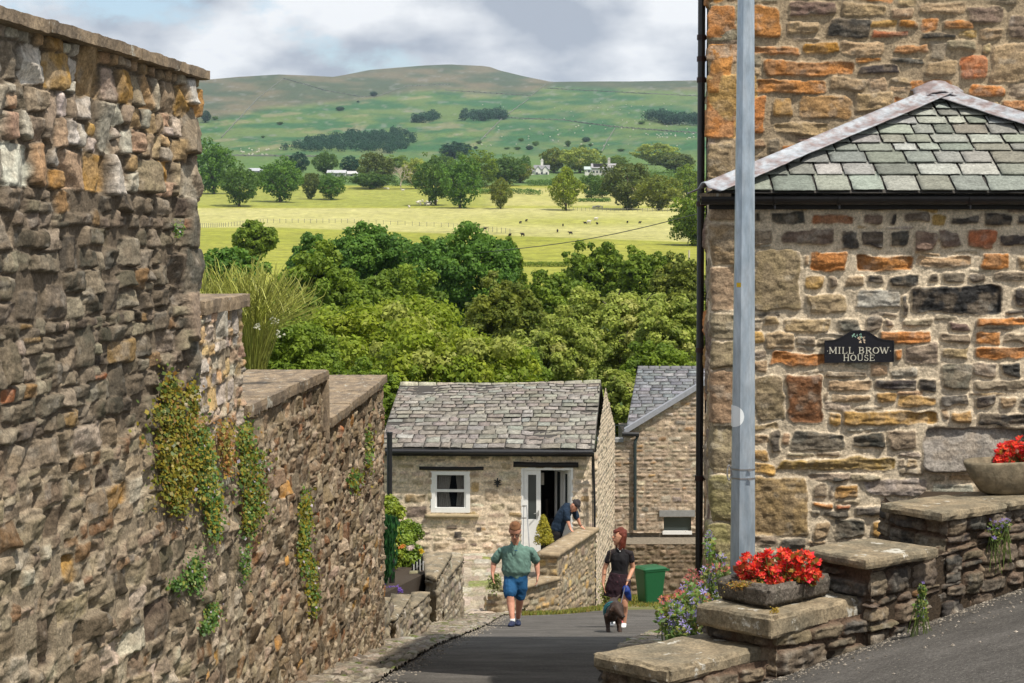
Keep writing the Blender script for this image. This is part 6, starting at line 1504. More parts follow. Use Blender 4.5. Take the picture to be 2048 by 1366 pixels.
# ---------------------------------------------------------------- wheelie bin
def bin_():
    D = 46.2; s = (1208-1130)/F*D/1.07; p = at(1300, 1207, D); t = thing('wheelie_bin', (p.x, D, gz(p.x, D)), 'dark green two-wheeled wheelie bin standing against the retaining wall', 'bin', rz=R(-62))
    h = .98*s; g = M['bingreen']
    def rr_(w, d, z, r=.05, n=4, dy=0): 
        return [(sx*(w/2-r)+r*math.cos(a), dy+sy*(d/2-r)+r*math.sin(a), z) for sx, sy, a0 in ((1,1,0),(-1,1,90),(-1,-1,180),(1,-1,270)) for a in [math.radians(a0+90*k/n) for k in range(n+1)]]
    R1 = [rr_(.46*s, .50*s, .06*s), rr_(.47*s, .54*s, .10*s), rr_(.57*s, .70*s, .93*s), rr_(.60*s, .74*s, .94*s), rr_(.60*s, .74*s, h)]
    n = len(R1[0]); mb = MB(); mb.add([v for q in R1 for v in q], [tuple(range(n))[::-1], tuple((len(R1)-1)*n+k for k in range(n))]+[(i*n+k, i*n+(k+1) % n, (i+1)*n+(k+1) % n, (i+1)*n+k) for i in range(len(R1)-1) for k in range(n)])
    mb.build('body', g, t, local=True, bevel=0)
    L_ = [rr_(.62*s, .78*s, h+.004, dy=.0), rr_(.62*s, .78*s, h+.03*s), rr_(.50*s, .62*s, h+.075*s), rr_(.2*s, .3*s, h+.085*s, .02)]
    mb = MB(); mb.add([v for q in L_ for v in q], [tuple(range(n))[::-1], tuple((len(L_)-1)*n+k for k in range(n))]+[(i*n+k, i*n+(k+1) % n, (i+1)*n+(k+1) % n, (i+1)*n+k) for i in range(len(L_)-1) for k in range(n)])
    ld = mb.build('lid', g, t, local=True)
    mb = MB(); mb.tube([(-.26*s, .46*s, h-.02), (.26*s, .46*s, h-.02)], .018*s, 8)
    for x in (-.24, 0, .24): mb.box((x*s-.02, .36*s, h-.05), (x*s+.02, .46*s, h))
    mb.build('handle', g, t, local=True)
    for x in (-.25, .25):
        mb = MB(); mb.tube([((x-.03)*s, .27*s, .10*s), ((x+.03)*s, .27*s, .10*s)], .10*s, 18); w_ = mb.build('wheel', M['rubber'], t, local=True)
        mb = MB(); mb.tube([((x-.034)*s, .27*s, .10*s), ((x+.034)*s, .27*s, .10*s)], .045*s, 12); mb.build('hub', M['black_pipe'], w_, local=True)
    mb = MB(); mb.tube([(-.25*s, .27*s, .10*s), (.25*s, .27*s, .10*s)], .015*s, 8); mb.build('axle', M['black_pipe'], t, local=True)
M['bingreen'] = material('green_plastic', base=(.010,.095,.035), rough=.45, var=.08, spec=.4)
M['rubber'] = material('black_rubber', base=(.015,.015,.015), rough=.8)
bin_()
# ---------------------------------------------------------------- plants on and around the walls
def wall_at(x):
    """depth of the tall wall's face behind photograph column x"""
    Ds = np.linspace(6, 20.3, 3000); X = np.interp(Ds, [p[1] for p in LW[:7]], [p[0] for p in LW[:7]]); px = 1024+X/Ds*F
    return float(Ds[np.argmin(np.abs(px-x))])
def creeper(label, blobs, pal, n, leaf, seed, flowers=0):
    rs = np.random.default_rng(seed); P = []; 
    w = np.array([b[2]*b[3] for b in blobs], float); ii = rs.choice(len(blobs), n, p=w/w.sum())
    for i in ii:
        x, y, rx, ry = blobs[i]; a = rs.random()*6.28; r = math.sqrt(rs.random())*(1+.25*rs.normal())*(1.7 if rs.random() < .12 else 1); xx = x+rx*r*math.cos(a); yy = y+ry*r*math.sin(a); D = wall_at(xx)-.015-.035*rs.random()
        q = at(xx, yy, D); q.x += rs.uniform(.012, .05); P.append(q)
    P = np.array([list(p) for p in P]); nn = rs.normal(size=(n, 3))*.5+np.array((.8, -.45, .5)); nn /= np.linalg.norm(nn, axis=1)[:, None]
    a = np.cross(nn, rs.normal(size=(n, 3))); a /= np.linalg.norm(a, axis=1)[:, None]; b = np.cross(nn, a); s = (leaf*.8*rs.uniform(.45, 1.35, n))[:, None]
    V = np.stack([P-a*s*.5, P-b*s*.42, P+a*s*.5, P+b*s*.42], 1).reshape(-1, 3)
    pc = np.array([c for c, _ in pal]); pw = np.array([q for _, q in pal], float); ci = rs.choice(len(pc), n, p=pw/pw.sum()); C = np.repeat(pc[ci]*(.7+.6*rs.random(n))[:, None], 4, 0)
    o = link('creeper', npmesh('creeper', V, np.arange(n*4).reshape(n, 4), C, smooth=False), M['leaf_near']); tag(o, label, 'creeper', 'creepers on the tall wall')
YG = [((.27,.215,.022),4),((.19,.19,.022),4),((.085,.13,.022),3),((.25,.13,.025),1.2)]; GG = [((.07,.15,.03),4),((.12,.21,.04),3),((.22,.24,.04),1.5),((.45,.40,.45),.3)]; RG = [((.30,.14,.04),3),((.20,.19,.04),3),((.36,.27,.05),2)]
creeper('large yellow-green creeper spilling down the tall wall below its step', [(330,790,16,38),(345,850,38,45),(350,920,42,50),(345,970,34,40),(320,830,30,18),(372,800,14,30),(345,1010,14,22)], YG, 5200, .030, 1)
creeper('green creeper tongue hanging right of the large yellow one', [(392,900,20,40),(402,960,20,45),(415,1010,17,45),(420,1060,10,25)], GG+YG[:1], 2600, .030, 2)
creeper('small reddish creeper between the two larger yellow ones', [(440,870,14,25),(445,920,9,30)], RG, 700, .028, 3)
creeper('long yellow-green creeper right of the small reddish one', [(482,880,16,35),(492,940,24,45),(500,1000,22,45),(490,1050,12,25)], YG+GG, 2600, .032, 4)
creeper('narrow trailing creeper low on the tall wall towards its far end', [(604,1030,11,45),(600,1090,10,45),(612,1150,12,40),(620,1200,8,25)], GG+YG[:2], 1700, .036, 5)
creeper('dark green tuft on the middle of the tall wall', [(378,1150,18,28),(345,1170,14,12)], GG, 700, .028, 6)
creeper('tiny green tuft below the dark green one', [(415,1230,12,24),(400,1255,8,14)], GG, 420, .026, 7)
creeper('little green tuft hanging under the long yellow creeper', [(480,1130,8,28)], GG, 260, .026, 8)
creeper('faint green growth near the far top corner of the tall wall', [(732,900,7,40),(705,960,14,20)], GG+YG, 420, .05, 9)
creeper('tiny fern rooted high in the tall wall near its corner', [(345,462,6,14)], GG, 90, .022, 10)
# flowers -----------------------------------------------------------
def petals(P, n_pet, size, rs, cup=.4, wide=.5):
    """rosettes of petals at points P with random facing -> V, Q"""
    V = []
    for p in P:
        d = rs.normal(size=3)*.7+np.array((0, -.6, .8)); d /= np.linalg.norm(d); a = np.cross(d, rs.normal(size=3)); a /= np.linalg.norm(a); b = np.cross(d, a); s = size*rs.uniform(.7, 1.25)
        for k in range(n_pet):
            t = 6.283*k/n_pet+rs.normal()*.12; e = a*math.cos(t)+b*math.sin(t); f = -a*math.sin(t)+b*math.cos(t)
            V += [p, p+e*s*.55-f*s*wide*.5+d*s*cup*.3, p+e*s+d*s*cup, p+e*s*.55+f*s*wide*.5+d*s*cup*.3]
    V = np.array(V); return V, np.arange(len(V)).reshape(-1, 4)
def jitc(cols, n, rep, rs, a=.25): c = np.array(cols)[rs.integers(len(cols), size=n)]*(1-a+2*a*rs.random(n))[:, None]; return np.repeat(c, rep, 0)
def begonias(name, label, blobs, D, seed, n=120, size=.022, leafn=500):
    """blobs: (x, y, rx, ry) in the picture, spread +-depth"""
    rs = np.random.default_rng(seed); base = at(sum(b[0] for b in blobs)/len(blobs), max(b[1]+b[3] for b in blobs), D)
    t = thing(name, base, label, 'flowers'); P = []; Lf = []
    for i in range(n+leafn):
        x, y, rx, ry = blobs[rs.integers(len(blobs))]; a = rs.random()*6.28; r = math.sqrt(rs.random()); q = at(x+rx*r*math.cos(a), y+ry*r*math.sin(a), D+rs.uniform(-.09, .09)); (P if i < n else Lf).append(np.array(q))
    V, Q = petals(P, 6, size, rs, .45, .75); V2, Q2 = petals([p+np.array((0,0,.003)) for p in P], 5, size*.6, rs, .8, .7)
    C = jitc([(.70,.03,.02),(.80,.06,.03),(.75,.10,.03),(.80,.05,.08)], len(V)//4, 4, rs); C2 = jitc([(.85,.10,.04),(.85,.18,.08),(.9,.08,.12)], len(V2)//4, 4, rs)
    link('blossom', npmesh('blossom', np.concatenate([V, V2]), np.concatenate([Q, Q2+len(V)]), np.concatenate([C, C2]), smooth=False), M['petal'], t)
    n = len(Lf); Lf = np.array(Lf)-np.array((0, 0, .012)); V, Q = petals(Lf, 1, size*1.5, rs, .2, .8); link('foliage', npmesh('foliage', V, Q, jitc([(.20,.05,.02),(.10,.12,.02),(.28,.07,.02),(.30,.18,.03)], n, 4, rs), smooth=False), M['leaf_near'], t)
    mb = MB()
    for i in range(0, len(P), 3): p = Vector(P[i]); q = Vector((p.x*.6+base.x*.4, p.y, base.z)); mb.tube([q, p], .0022, 4, cap=False)
    mb.build('stems', M['stem'], t); return t
M['petal'] = material('petals', rough=.5, vcol=True, transl=.35); M['stem'] = material('green_stem', base=(.10,.14,.03), rough=.6)
begonias('begonias', 'mass of red-orange begonias filling the small rectangular trough', [(1510,1130,34,22),(1560,1125,40,24),(1600,1130,38,26),(1500,1145,28,14),(1620,1150,18,12),(1575,1148,40,14),(1550,1155,35,10)], 10.42, 21, 330, .025, 420)
begonias('begonias', 'scarlet begonias in the boat-shaped bowl at the right edge', [(2020,905,28,22),(2050,900,34,26),(2090,900,34,26),(2010,920,20,12),(2130,910,30,20)], 11.78, 22, 330, .021, 350)
def moss(name, label, x, y, rx, ry, D, n, pal, seed, s=.010):
    rs = np.random.default_rng(seed); P = np.array([list(at(x+rs.normal()*rx*.5, y+rs.normal()*ry*.5, D+rs.uniform(-.03, .03))) for _ in range(n)]); V, Q = petals(P, 1, s, rs, .2, .9)
    tag(link(name, npmesh(name, V, Q, jitc(pal, n, 4, rs), smooth=False), M['leaf_near']), label, 'plant')
moss('stonecrop', 'orange-yellow stonecrop creeping over the left end of the rectangular trough', 1490, 1170, 34, 8, 10.28, 700, [(.42,.24,.02),(.35,.16,.03),(.25,.22,.04)], 1, .007)
moss('weed', 'tiny yellow weed in front of the rectangular trough', 1550, 1222, 10, 8, 10.05, 120, [(.35,.24,.03)], 2, .008)
def border_flowers():
    rs = np.random.default_rng(31)
    def clump(name, label, blobs, D0, D1, n, size, cols, wide, npet, nl, leafcols, seedstem=40, group=None):
        t = None; P = []; Lf = []; base = at(sum(b[0] for b in blobs)/len(blobs), max(b[1]+b[3] for b in blobs), D1); t = thing(name, base, label, 'flowers', group)
        for i in range(n+nl):
            x, y, rx, ry = blobs[rs.integers(len(blobs))]; a = rs.random()*6.28; r = math.sqrt(rs.random()); q = at(x+rx*r*math.cos(a), y+ry*r*math.sin(a)+(6 if i >= n else 0), rs.uniform(D0, D1)); (P if i < n else Lf).append(np.array(q))
        V, Q = petals(P, npet, size, rs, .25, wide); link('blossom', npmesh('blossom', V, Q, jitc(cols, len(V)//4, 4, rs), smooth=False), M['petal'], t)
        V, Q = petals(Lf, 1, size*1.7, rs, .2, .7); link('foliage', npmesh('foliage', V, Q, jitc(leafcols, len(Lf), 4, rs), smooth=False), M['leaf_near'], t)
        mb = MB()
        for i in range(0, n, max(1, n//seedstem)): p = Vector(P[i]); mb.tube([p-Vector((rs.normal()*.03, rs.normal()*.03, rs.uniform(.10, .26))), p], .0022, 4, cap=False)
        mb.build('stems', M['stem'], t); return t
    LIL = [(.38,.32,.68),(.48,.42,.78),(.30,.24,.60)]; PNK = [(.62,.14,.12),(.55,.10,.16),(.70,.22,.16)]; GL = [(.08,.15,.03),(.13,.22,.04),(.22,.24,.05)]
    clump('bellflowers', 'lilac bellflowers sprawling at the foot of the lowest slabs', [(1350,1245,36,22),(1385,1200,30,40),(1340,1215,26,14),(1375,1265,50,12),(1400,1232,18,20)], 10.75, 11.5, 170, .021, LIL, .32, 5, 900, GL)
    clump('bellflowers', 'lilac bellflowers higher up, beside the foot of the lamp post', [(1420,1150,20,20),(1440,1125,12,18),(1425,1180,14,24),(1418,1085,6,26)], 11.4, 12.1, 110, .020, LIL, .32, 5, 350, GL)
    clump('red_valerian', 'pinkish-red valerian clusters in front of the downpipe', [(1388,1160,20,24),(1382,1185,14,14),(1360,1190,14,12),(1435,1135,26,10)], 11.3, 12.0, 420, .009, PNK, .5, 4, 260, GL)
    clump('red_valerian', 'pinkish-red valerian scattered low beside the road edge', [(1335,1225,18,12),(1330,1200,14,10),(1400,1250,22,18),(1410,1195,12,8)], 10.9, 11.4, 240, .009, PNK+[(.65,.30,.08)], .5, 4, 160, GL)
    clump('wall_bellflower', 'small tuft with purple flowers growing out of the step wall above the lane', [(1842,1215,14,30),(1845,1175,6,12)], 10.28, 10.36, 22, .010, [(.25,.18,.50)], .4, 5, 420, GL)
    clump('wall_bellflower', 'purple flowers in a joint just under the topmost slab', [(1985,1052,22,14),(2010,1045,12,8),(1990,1068,14,8)], 11.2, 11.3, 40, .012, [(.28,.20,.55),(.36,.28,.62)], .4, 5, 200, GL)
border_flowers()
# garden behind the low walls ---------------------------------------
def shrub(name, label, x, y, rx, ry, D, n, leaf, kind, seed, cat='bush', up=.35, squash=1.):
    rs = np.random.default_rng(seed); c = at(x, y, D); s = D/F; W = rx*s; H = 2*ry*s; cl = crown(rs, W, H, 46, W*.30); V, Q, C = leafcloud(cl, n, leaf, rs, GREENS[kind] if isinstance(kind, str) else kind, up=up)
    t = thing(name, (c.x, c.y, c.z-H/2), label, cat); link('foliage', npmesh('foliage', V, Q, C, smooth=False), M['leaf_near'], t, local=True)
    mb = MB()
    for k in range(5): mb.tube([(0, 0, -.3), (rs.normal()*W*.3, rs.normal()*W*.3, H*.55)], [.02, .006], 5)
    mb.build('stems', M['bark'], t, local=True); return t
shrub('golden_shrub', 'light yellow-green shrub against the left end of the cottage', 772, 1030, 34, 36, 38.5, 5200, .06, 'bright', 1)
shrub('round_shrub', 'rounded dark green shrub below the cottage window, left of the slabs', 815, 1066, 30, 24, 37.5, 4200, .05, 'mid', 2)
shrub('perennials', 'mixed leafy perennials filling the bed behind the railing', 815, 1122, 34, 40, 35.8, 5200, .06, 'mid', 3)
shrub('perennials', 'leafy green plants between the trailing plant and the black post', 788, 1100, 18, 40, 34.5, 2600, .06, 'bright', 4)
def trailing():
    rs = np.random.default_rng(6); D = 29.5; P = []; n = 3600
    for i in range(n):
        f = rs.random(); x = 768+rs.normal()*10-6*f; y = 1035+f*130*rs.uniform(.7, 1.05); P.append(list(at(x, y, D+rs.uniform(-.25, .25)*(1-f*.4))))
    P = np.array(P); nn = rs.normal(size=(n, 3))*.5; nn[:, 1] -= .8; nn /= np.linalg.norm(nn, axis=1)[:, None]; a = np.tile(np.array((0, 0, 1.)), (n, 1))+rs.normal(size=(n, 3))*.15; b = np.cross(nn, a); b /= np.linalg.norm(b, axis=1)[:, None]
    s = .09*rs.uniform(.6, 1.3, n)[:, None]; V = np.stack([P-a*s*.6, P-b*s*.16, P+a*s*.6, P+b*s*.16], 1).reshape(-1, 3)
    tag(link('trailing_plant', npmesh('trailing_plant', V, np.arange(n*4).reshape(n, 4), jitc([(.02,.085,.025),(.035,.12,.03),(.015,.06,.02)], n, 4, rs), smooth=False), M['leaf_near']), 'dark green trailing plant hanging beside the end of the tall wall', 'plant')
trailing()
def dots(name, label, pts, D, size, col_, cat='flowers', npet=5, n=1, seed=1, spread=4):
    rs = np.random.default_rng(seed); P = [np.array(at(x+rs.normal()*spread, y+rs.normal()*spread*.7, D+rs.uniform(-.1, .1))) for x, y in pts for _ in range(n)]; V, Q = petals(P, npet, size, rs, .3, .6)
    tag(link(name, npmesh(name, V, Q, jitc(col_, len(V)//4, 4, rs), smooth=False), M['petal']), label, cat)
dots('purple_flowers', 'purple flowers carpeting the bed in front of the black post', [(760+i*4, 1178+(i % 3)*3) for i in range(10)], 28.6, .035, [(.16,.08,.40),(.24,.14,.52)], n=14, seed=3, spread=5)
dots('yellow_flower', 'yellow blossom above the little railing', [(845,1104),(843,1100)], 35, .040, [(.75,.50,.03)], n=4, spread=2)
dots('orange_flower', 'orange flower head among the bed plants', [(803,1093),(808,1091)], 34, .035, [(.75,.25,.05)], n=4, spread=3)
dots('white_flower', 'pale pink-white flowers beside the yellow blossom', [(825,1095),(822,1098)], 35, .05, [(.7,.55,.5)], n=5, seed=7, spread=3)
dots('cow_parsley', 'white flower heads in the shrubs behind the tall wall', [(549,643),(558,668),(514,652)], 24, .014, [(.55,.54,.42)], n=16, seed=8, spread=5)
def conifer():
    D = 41.6; c = at(1087, 1090, D); rs = np.random.default_rng(12); s = D/F; t = thing('dwarf_conifer', (c.x, D, -7.12), 'small golden dwarf conifer in a pot by the cottage door', 'plant')
    cl = []
    for k in range(150):
        f = rs.random(); z = (.02+f)*.56; r = .155*(1-f**1.6)+.01; a = rs.random()*6.28; cl.append((math.cos(a)*r, math.sin(a)*r, z, .045*(1.2-f*.5)))
    cl = np.array(cl); cl[:, 2] += c.z+7.12+.05; V, Q, C = leafcloud(cl, 6500, .030, rs, [((.42,.36,.03),4),((.30,.29,.03),3),((.5,.44,.06),2)]); link('foliage', npmesh('foliage', V, Q, C, smooth=False), M['leaf_near'], t, local=True)
    mb = MB(); mb.tube([(0,0,.28), (0,0,.75)], .02, 6); mb.build('stem', M['bark'], t, local=True)
    mb = MB(); mb.tube([(0,0,0), (0,0,.28), (0,0,.30), (0,0,.34)], [.12,.16,.18,.18], 16); mb.build('pot', M['terracotta'], t, local=True)
M['terracotta'] = material('terracotta', base=(.30,.14,.08), rough=.8, var=.2)
conifer()
moss('sedum_plant', 'pale green plant growing at the near end of the lower terrace wall', 990, 1166, 12, 18, 38.25, 420, [(.28,.30,.10),(.16,.22,.05),(.35,.33,.16)], 15, .045)
moss('weed', 'tuft of pale weeds at the foot of the cottage corner behind the woman', 1215, 1190, 14, 22, 43.2, 500, [(.28,.30,.08),(.20,.24,.05)], 5, .05)
# crutches leaning on the door frame
mb = MB()
for dx in (0, .09): mb.tube([at(1046, 1100, 43.3)+Vector((dx*1.6, 0, 0)), at(1048, 1010, 43.75)+Vector((dx*.6, 0, 0))], .012, 6); 
mb.tube([at(1044, 1012, 43.72), at(1052, 1012, 43.72)], .016, 6); mb.tube([at(1042, 1036, 43.6), at(1053, 1036, 43.6)], .014, 6)
tag(mb.build('walking_frame', M['strap']), 'grey metal crutches leaning against the left side of the cottage door', 'crutches')
def grit():
    rs = np.random.default_rng(91); V = []; Q = []; C = []
    foot = [(.80,9.60),(1.33,10.0),(1.87,10.42),(2.39,10.97),(2.95,11.45),(3.9,12.25)]; _, A_, Nn, s_ = along(foot, .01)
    pts = []
    for _ in range(1500):
        k = rs.integers(len(A_)); off = .01+abs(rs.normal())*.10*(1 if rs.random() < .8 else 5); pts.append((A_[k, 0]+Nn[k, 0]*off, A_[k, 1]+Nn[k, 1]*off, rs.choice([.004, .007, .012], p=[.6, .32, .08])))
    for _ in range(1200): D = rs.uniform(12, 38); pts.append((rl(D)+.06+abs(rs.normal())*.10, D, rs.uniform(.006, .014)))
    for x, y, r in pts:
        z = gz(x, y)+.014 if False else None; pts_ = None
        b = len(V); e = rs.uniform(.7, 1.3, 6)*r
        V += [(x+e[0], y, 0), (x, y+e[1], 0), (x-e[2], y, 0), (x, y-e[3], 0), (x, y, e[4]*.8), (x, y, -e[5])]
        Q += [(b, b+1, b+4), (b+1, b+2, b+4), (b+2, b+3, b+4), (b+3, b, b+4), (b+1, b, b+5), (b+2, b+1, b+5), (b+3, b+2, b+5), (b, b+3, b+5)]
        C += [tuple(np.array((.26, .23, .19))*rs.uniform(.4, 1.4))]*6
    V = np.array(V); cx = np.repeat(np.array([p[0] for p in pts]), 6); cy = np.repeat(np.array([p[1] for p in pts]), 6); V[:, 2] += ground(cx, cy)+.014
    tag(link('grit', npmesh('grit', V, np.array(Q), np.array(C), smooth=False), M['stone']), 'loose grit and small stones gathered along the edges of the tarmac', 'grit', kind='stuff')
grit()
# ---------------------------------------------------------------- people and dog
def loft(mb, pts, ra, rb, side=(1, 0, 0), n=14, cap=True):
    pts = [Vector(p) for p in pts]; side = Vector(side); rings = []; m = len(pts)
    for i, p in enumerate(pts):
        d = (pts[min(i+1, m-1)]-pts[max(i-1, 0)]).normalized(); a = (side-d*side.dot(d)); a = a.normalized() if a.length > .2 else d.orthogonal().normalized(); b = d.cross(a)
        rings.append((p, a, b, ra[i], rb[i], d))
    seq = []
    if cap: p, a, b, x, y, d = rings[0]; k = min(x, y); seq += [(p-d*k*.85, a, b, x*.35, y*.35), (p-d*k*.55, a, b, x*.78, y*.78)]
    seq += [r[:5] for r in rings]
    if cap: p, a, b, x, y, d = rings[-1]; k = min(x, y); seq += [(p+d*k*.55, a, b, x*.78, y*.78), (p+d*k*.85, a, b, x*.35, y*.35)]
    vs = [p+a*math.cos(t)*x+b*math.sin(t)*y for p, a, b, x, y in seq for t in [2*math.pi*k/n for k in range(n)]]; M_ = len(seq)
    mb.add(vs, [(i*n+k, i*n+(k+1) % n, (i+1)*n+(k+1) % n, (i+1)*n+k) for i in range(M_-1) for k in range(n)]+[tuple(range(n))[::-1], tuple((M_-1)*n+k for k in range(n))])
def blobmesh(name, mb, voxel, mat, parent, smooth=4, folds=0, seed=0):
    me = bpy.data.meshes.new('t'); me.from_pydata(mb.v, [], mb.f); bm = bmesh.new(); bm.from_mesh(me); bmesh.ops.recalc_face_normals(bm, faces=bm.faces); bm.to_mesh(me); bm.free()
    o = bpy.data.objects.new('t', me); col.objects.link(o); r = o.modifiers.new('r', 'REMESH'); r.mode = 'VOXEL'; r.voxel_size = voxel; s = o.modifiers.new('s', 'SMOOTH'); s.iterations = smooth; s.factor = .5
    dg = bpy.context.evaluated_depsgraph_get(); m2 = bpy.data.meshes.new_from_object(o.evaluated_get(dg)); bpy.data.objects.remove(o)
    if folds:
        V = np.empty(len(m2.vertices)*3, np.float32); m2.vertices.foreach_get('co', V); V = V.reshape(-1, 3); Nn = np.empty_like(V).ravel(); m2.vertices.foreach_get('normal', Nn); Nn = Nn.reshape(-1, 3)
        f = fbm(V[:, 0]*14+V[:, 2]*5+seed, V[:, 1]*10, V[:, 2]*9, 3)-.5; m2.vertices.foreach_set('co', (V+Nn*f[:, None]*folds*2).ravel().astype(np.float32))
    m2.name = name; m2.materials.clear(); m2.polygons.foreach_set('use_smooth', [True]*len(m2.polygons)); m2.update(); return link(name, m2, mat, parent)
def hand(mb, w, tip, back, thumb, s=1.0, curl=.25):
    """w wrist, tip direction point, back: vector from palm outward, thumb: side vector"""
    w = Vector(w); d = (Vector(tip)-w).normalized(); th = Vector(thumb).normalized(); bk = Vector(back).normalized(); L_ = .19*s
    loft(mb, [w, w+d*.04*s, w+d*.085*s], [.030*s, .040*s, .040*s], [.020*s, .016*s, .014*s], th)
    for k, (o_, ln) in enumerate(((.030, .070), (.011, .080), (-.009, .074), (-.028, .058))):
        b = w+d*.085*s+th*o_*s; m = b+d*ln*.5*s; e = m+(d*(1-curl)-bk*curl).normalized()*ln*.5*s; loft(mb, [b-d*.01*s, m, e], [.0095*s, .0088*s, .0075*s], [.0095*s, .0088*s, .0075*s], th, 8)
    b = w+d*.03*s+th*.034*s; loft(mb, [b, b+(d+th*.8).normalized()*.035*s, b+(d*1.2+th*.5).normalized()*.062*s], [.013*s, .011*s, .009*s], [.013*s, .011*s, .009*s], bk, 8)
def head(mb, c, face, up, s=1.0):
    """c centre of skull; face, up directions"""
    c = Vector(c); f = Vector(face).normalized(); u = Vector(up).normalized(); sd = f.cross(u)
    loft(mb, [c+u*.095*s-f*.01*s, c+u*.06*s-f*.01*s, c, c-u*.05*s+f*.015*s, c-u*.095*s+f*.035*s, c-u*.118*s+f*.045*s], [.045*s, .068*s, .076*s, .068*s, .05*s, .03*s], [.06*s, .088*s, .096*s, .082*s, .055*s, .03*s], sd, 18)
    loft(mb, [c-u*.0*s+f*.088*s, c-u*.03*s+f*.112*s, c-u*.042*s+f*.108*s], [.010*s, .014*s, .017*s], [.010*s, .012*s, .010*s], sd, 8)       # nose
    loft(mb, [c-u*.068*s+f*.085*s-sd*.022*s, c-u*.070*s+f*.095*s, c-u*.068*s+f*.085*s+sd*.022*s], [.008*s]*3, [.009*s]*3, f, 8)           # lips
    for q in (-1, 1): loft(mb, [c+u*.015*s+sd*q*.078*s-f*.005*s, c-u*.03*s+sd*q*.078*s], [.010*s, .008*s], [.020*s, .014*s], sd, 8)         # ears
def face_parts(c, face, up, parent, s=1.0, glasses=False, beard=None):
    c = Vector(c); f = Vector(face).normalized(); u = Vector(up).normalized(); sd = f.cross(u)
    for q in (-1, 1):
        mb = MB(); p = c+u*.004*s+f*.082*s+sd*q*.031*s; loft(mb, [p-sd*.008*s, p+sd*.008*s], [.007*s]*2, [.009*s]*2, u, 8); mb.build('eye', M['eye'], parent, smooth=True)
        mb = MB(); p = c+u*.024*s+f*.090*s+sd*q*.031*s; loft(mb, [p-sd*.016*s, p+sd*.014*s], [.003*s]*2, [.004*s]*2, u, 6); mb.build('eyebrow', M['brow'], parent, smooth=True)
    mb = MB(); p = c-u*.069*s+f*.101*s; mb.tube([p-sd*.018*s-f*.008*s, p, p+sd*.018*s-f*.008*s], .0035*s, 6); mb.build('mouth', M['lip'], parent, smooth=True)
    if glasses:
        mb = MB()
        for q in (-1, 1): pc = c+u*.003*s+f*.100*s+sd*q*.033*s; mb.tube([pc+(sd*math.cos(a)*.024+u*math.sin(a)*.017)*s for a in [k*math.pi/6 for k in range(13)]], .003*s, 5); mb.tube([pc+sd*q*.024*s, c+u*.01*s+sd*q*.083*s], .0025*s, 5)
        mb.build('glasses', M['eye'], parent)
M['eye'] = material('dark_eyes', base=(.02,.015,.012), rough=.3); M['brow'] = material('brows', base=(.14,.07,.035), rough=.9); M['lip'] = material('lips', base=(.35,.09,.07), rough=.6)
M['skin'] = material('sunburnt_skin', base=(.56,.27,.18), rough=.55, var=.12, vscale=9); M['skin2'] = material('tanned_skin', base=(.58,.29,.18), rough=.5, var=.1, vscale=9)
M['sweat'] = material('sage_green_sweatshirt', base=(.125,.215,.18), rough=.95, var=.12, vscale=6, bump=.3, bscale=60, bd=.01); M['shorts'] = material('blue_shorts', base=(.012,.075,.18), rough=.85, var=.15, vscale=6)
M['navyshoe'] = material('navy_trainer', base=(.012,.02,.06), rough=.6); M['sock'] = material('white_sock', base=(.7,.7,.68), rough=.9); M['gingerhair'] = material('short_ginger_hair', base=(.20,.095,.045), rough=.9, bump=.4, bscale=80)
M['blacktop'] = material('black_top', base=(.010,.009,.011), rough=.85); M['redhair'] = material('dark_red_hair', base=(.13,.025,.012), rough=.5, bump=.5, bscale=60, aniso=(6,6,.7)); M['whiteshoe'] = material('white_trainer', base=(.75,.75,.74), rough=.5)
M['lace'] = material('black_lace', base=(.02,.016,.018), rough=.9, var=.5, vscale=40, spots=(.25,.12,.09), spot_scale=60, spot_t=.62)
M['skirt'] = material('dark_dotted_skirt', base=(.022,.009,.014), rough=.9, spots=(.42,.13,.18), spot_scale=34, spot_t=.64)
M['navytee'] = material('navy_shirt', base=(.012,.026,.05), rough=.9, var=.15); M['blackcloth'] = material('black_trousers', base=(.012,.011,.012), rough=.9); M['capcloth'] = material('charcoal_cap', base=(.035,.030,.032), rough=.9); M['greyhair'] = material('grey_hair', base=(.45,.42,.38), rough=.9)
M['dogfur'] = material('chocolate_fur', base=(.036,.018,.011), rough=.55, var=.3, vscale=14, bump=.4, bscale=70); M['harness'] = material('teal_harness', base=(.01,.14,.17), rough=.7); M['blue'] = material('royal_blue_plastic', base=(.01,.035,.20), rough=.5)
M['tongue'] = material('pink_tongue', base=(.6,.16,.15), rough=.4)
def shoe(a, toe, mat, parent, s=1.0, h=.05):
    """ankle point and toe point, both on the ground line"""
    mb = MB(); a = Vector(a); toe = Vector(toe); d = (toe-a); d.z *= 1; loft(mb, [a-d*.18+Vector((0,0,h*.8)), a+Vector((0,0,h*.9)), a.lerp(toe, .5)+Vector((0,0,h*.62)), toe+Vector((0,0,h*.45))], [.036*s, .042*s, .046*s, .034*s], [.045*s, .052*s, .036*s, .024*s], Vector((-d.y, d.x, 0)).normalized(), 12)
    return blobmesh('shoe', mb, .010, mat, parent, 2)
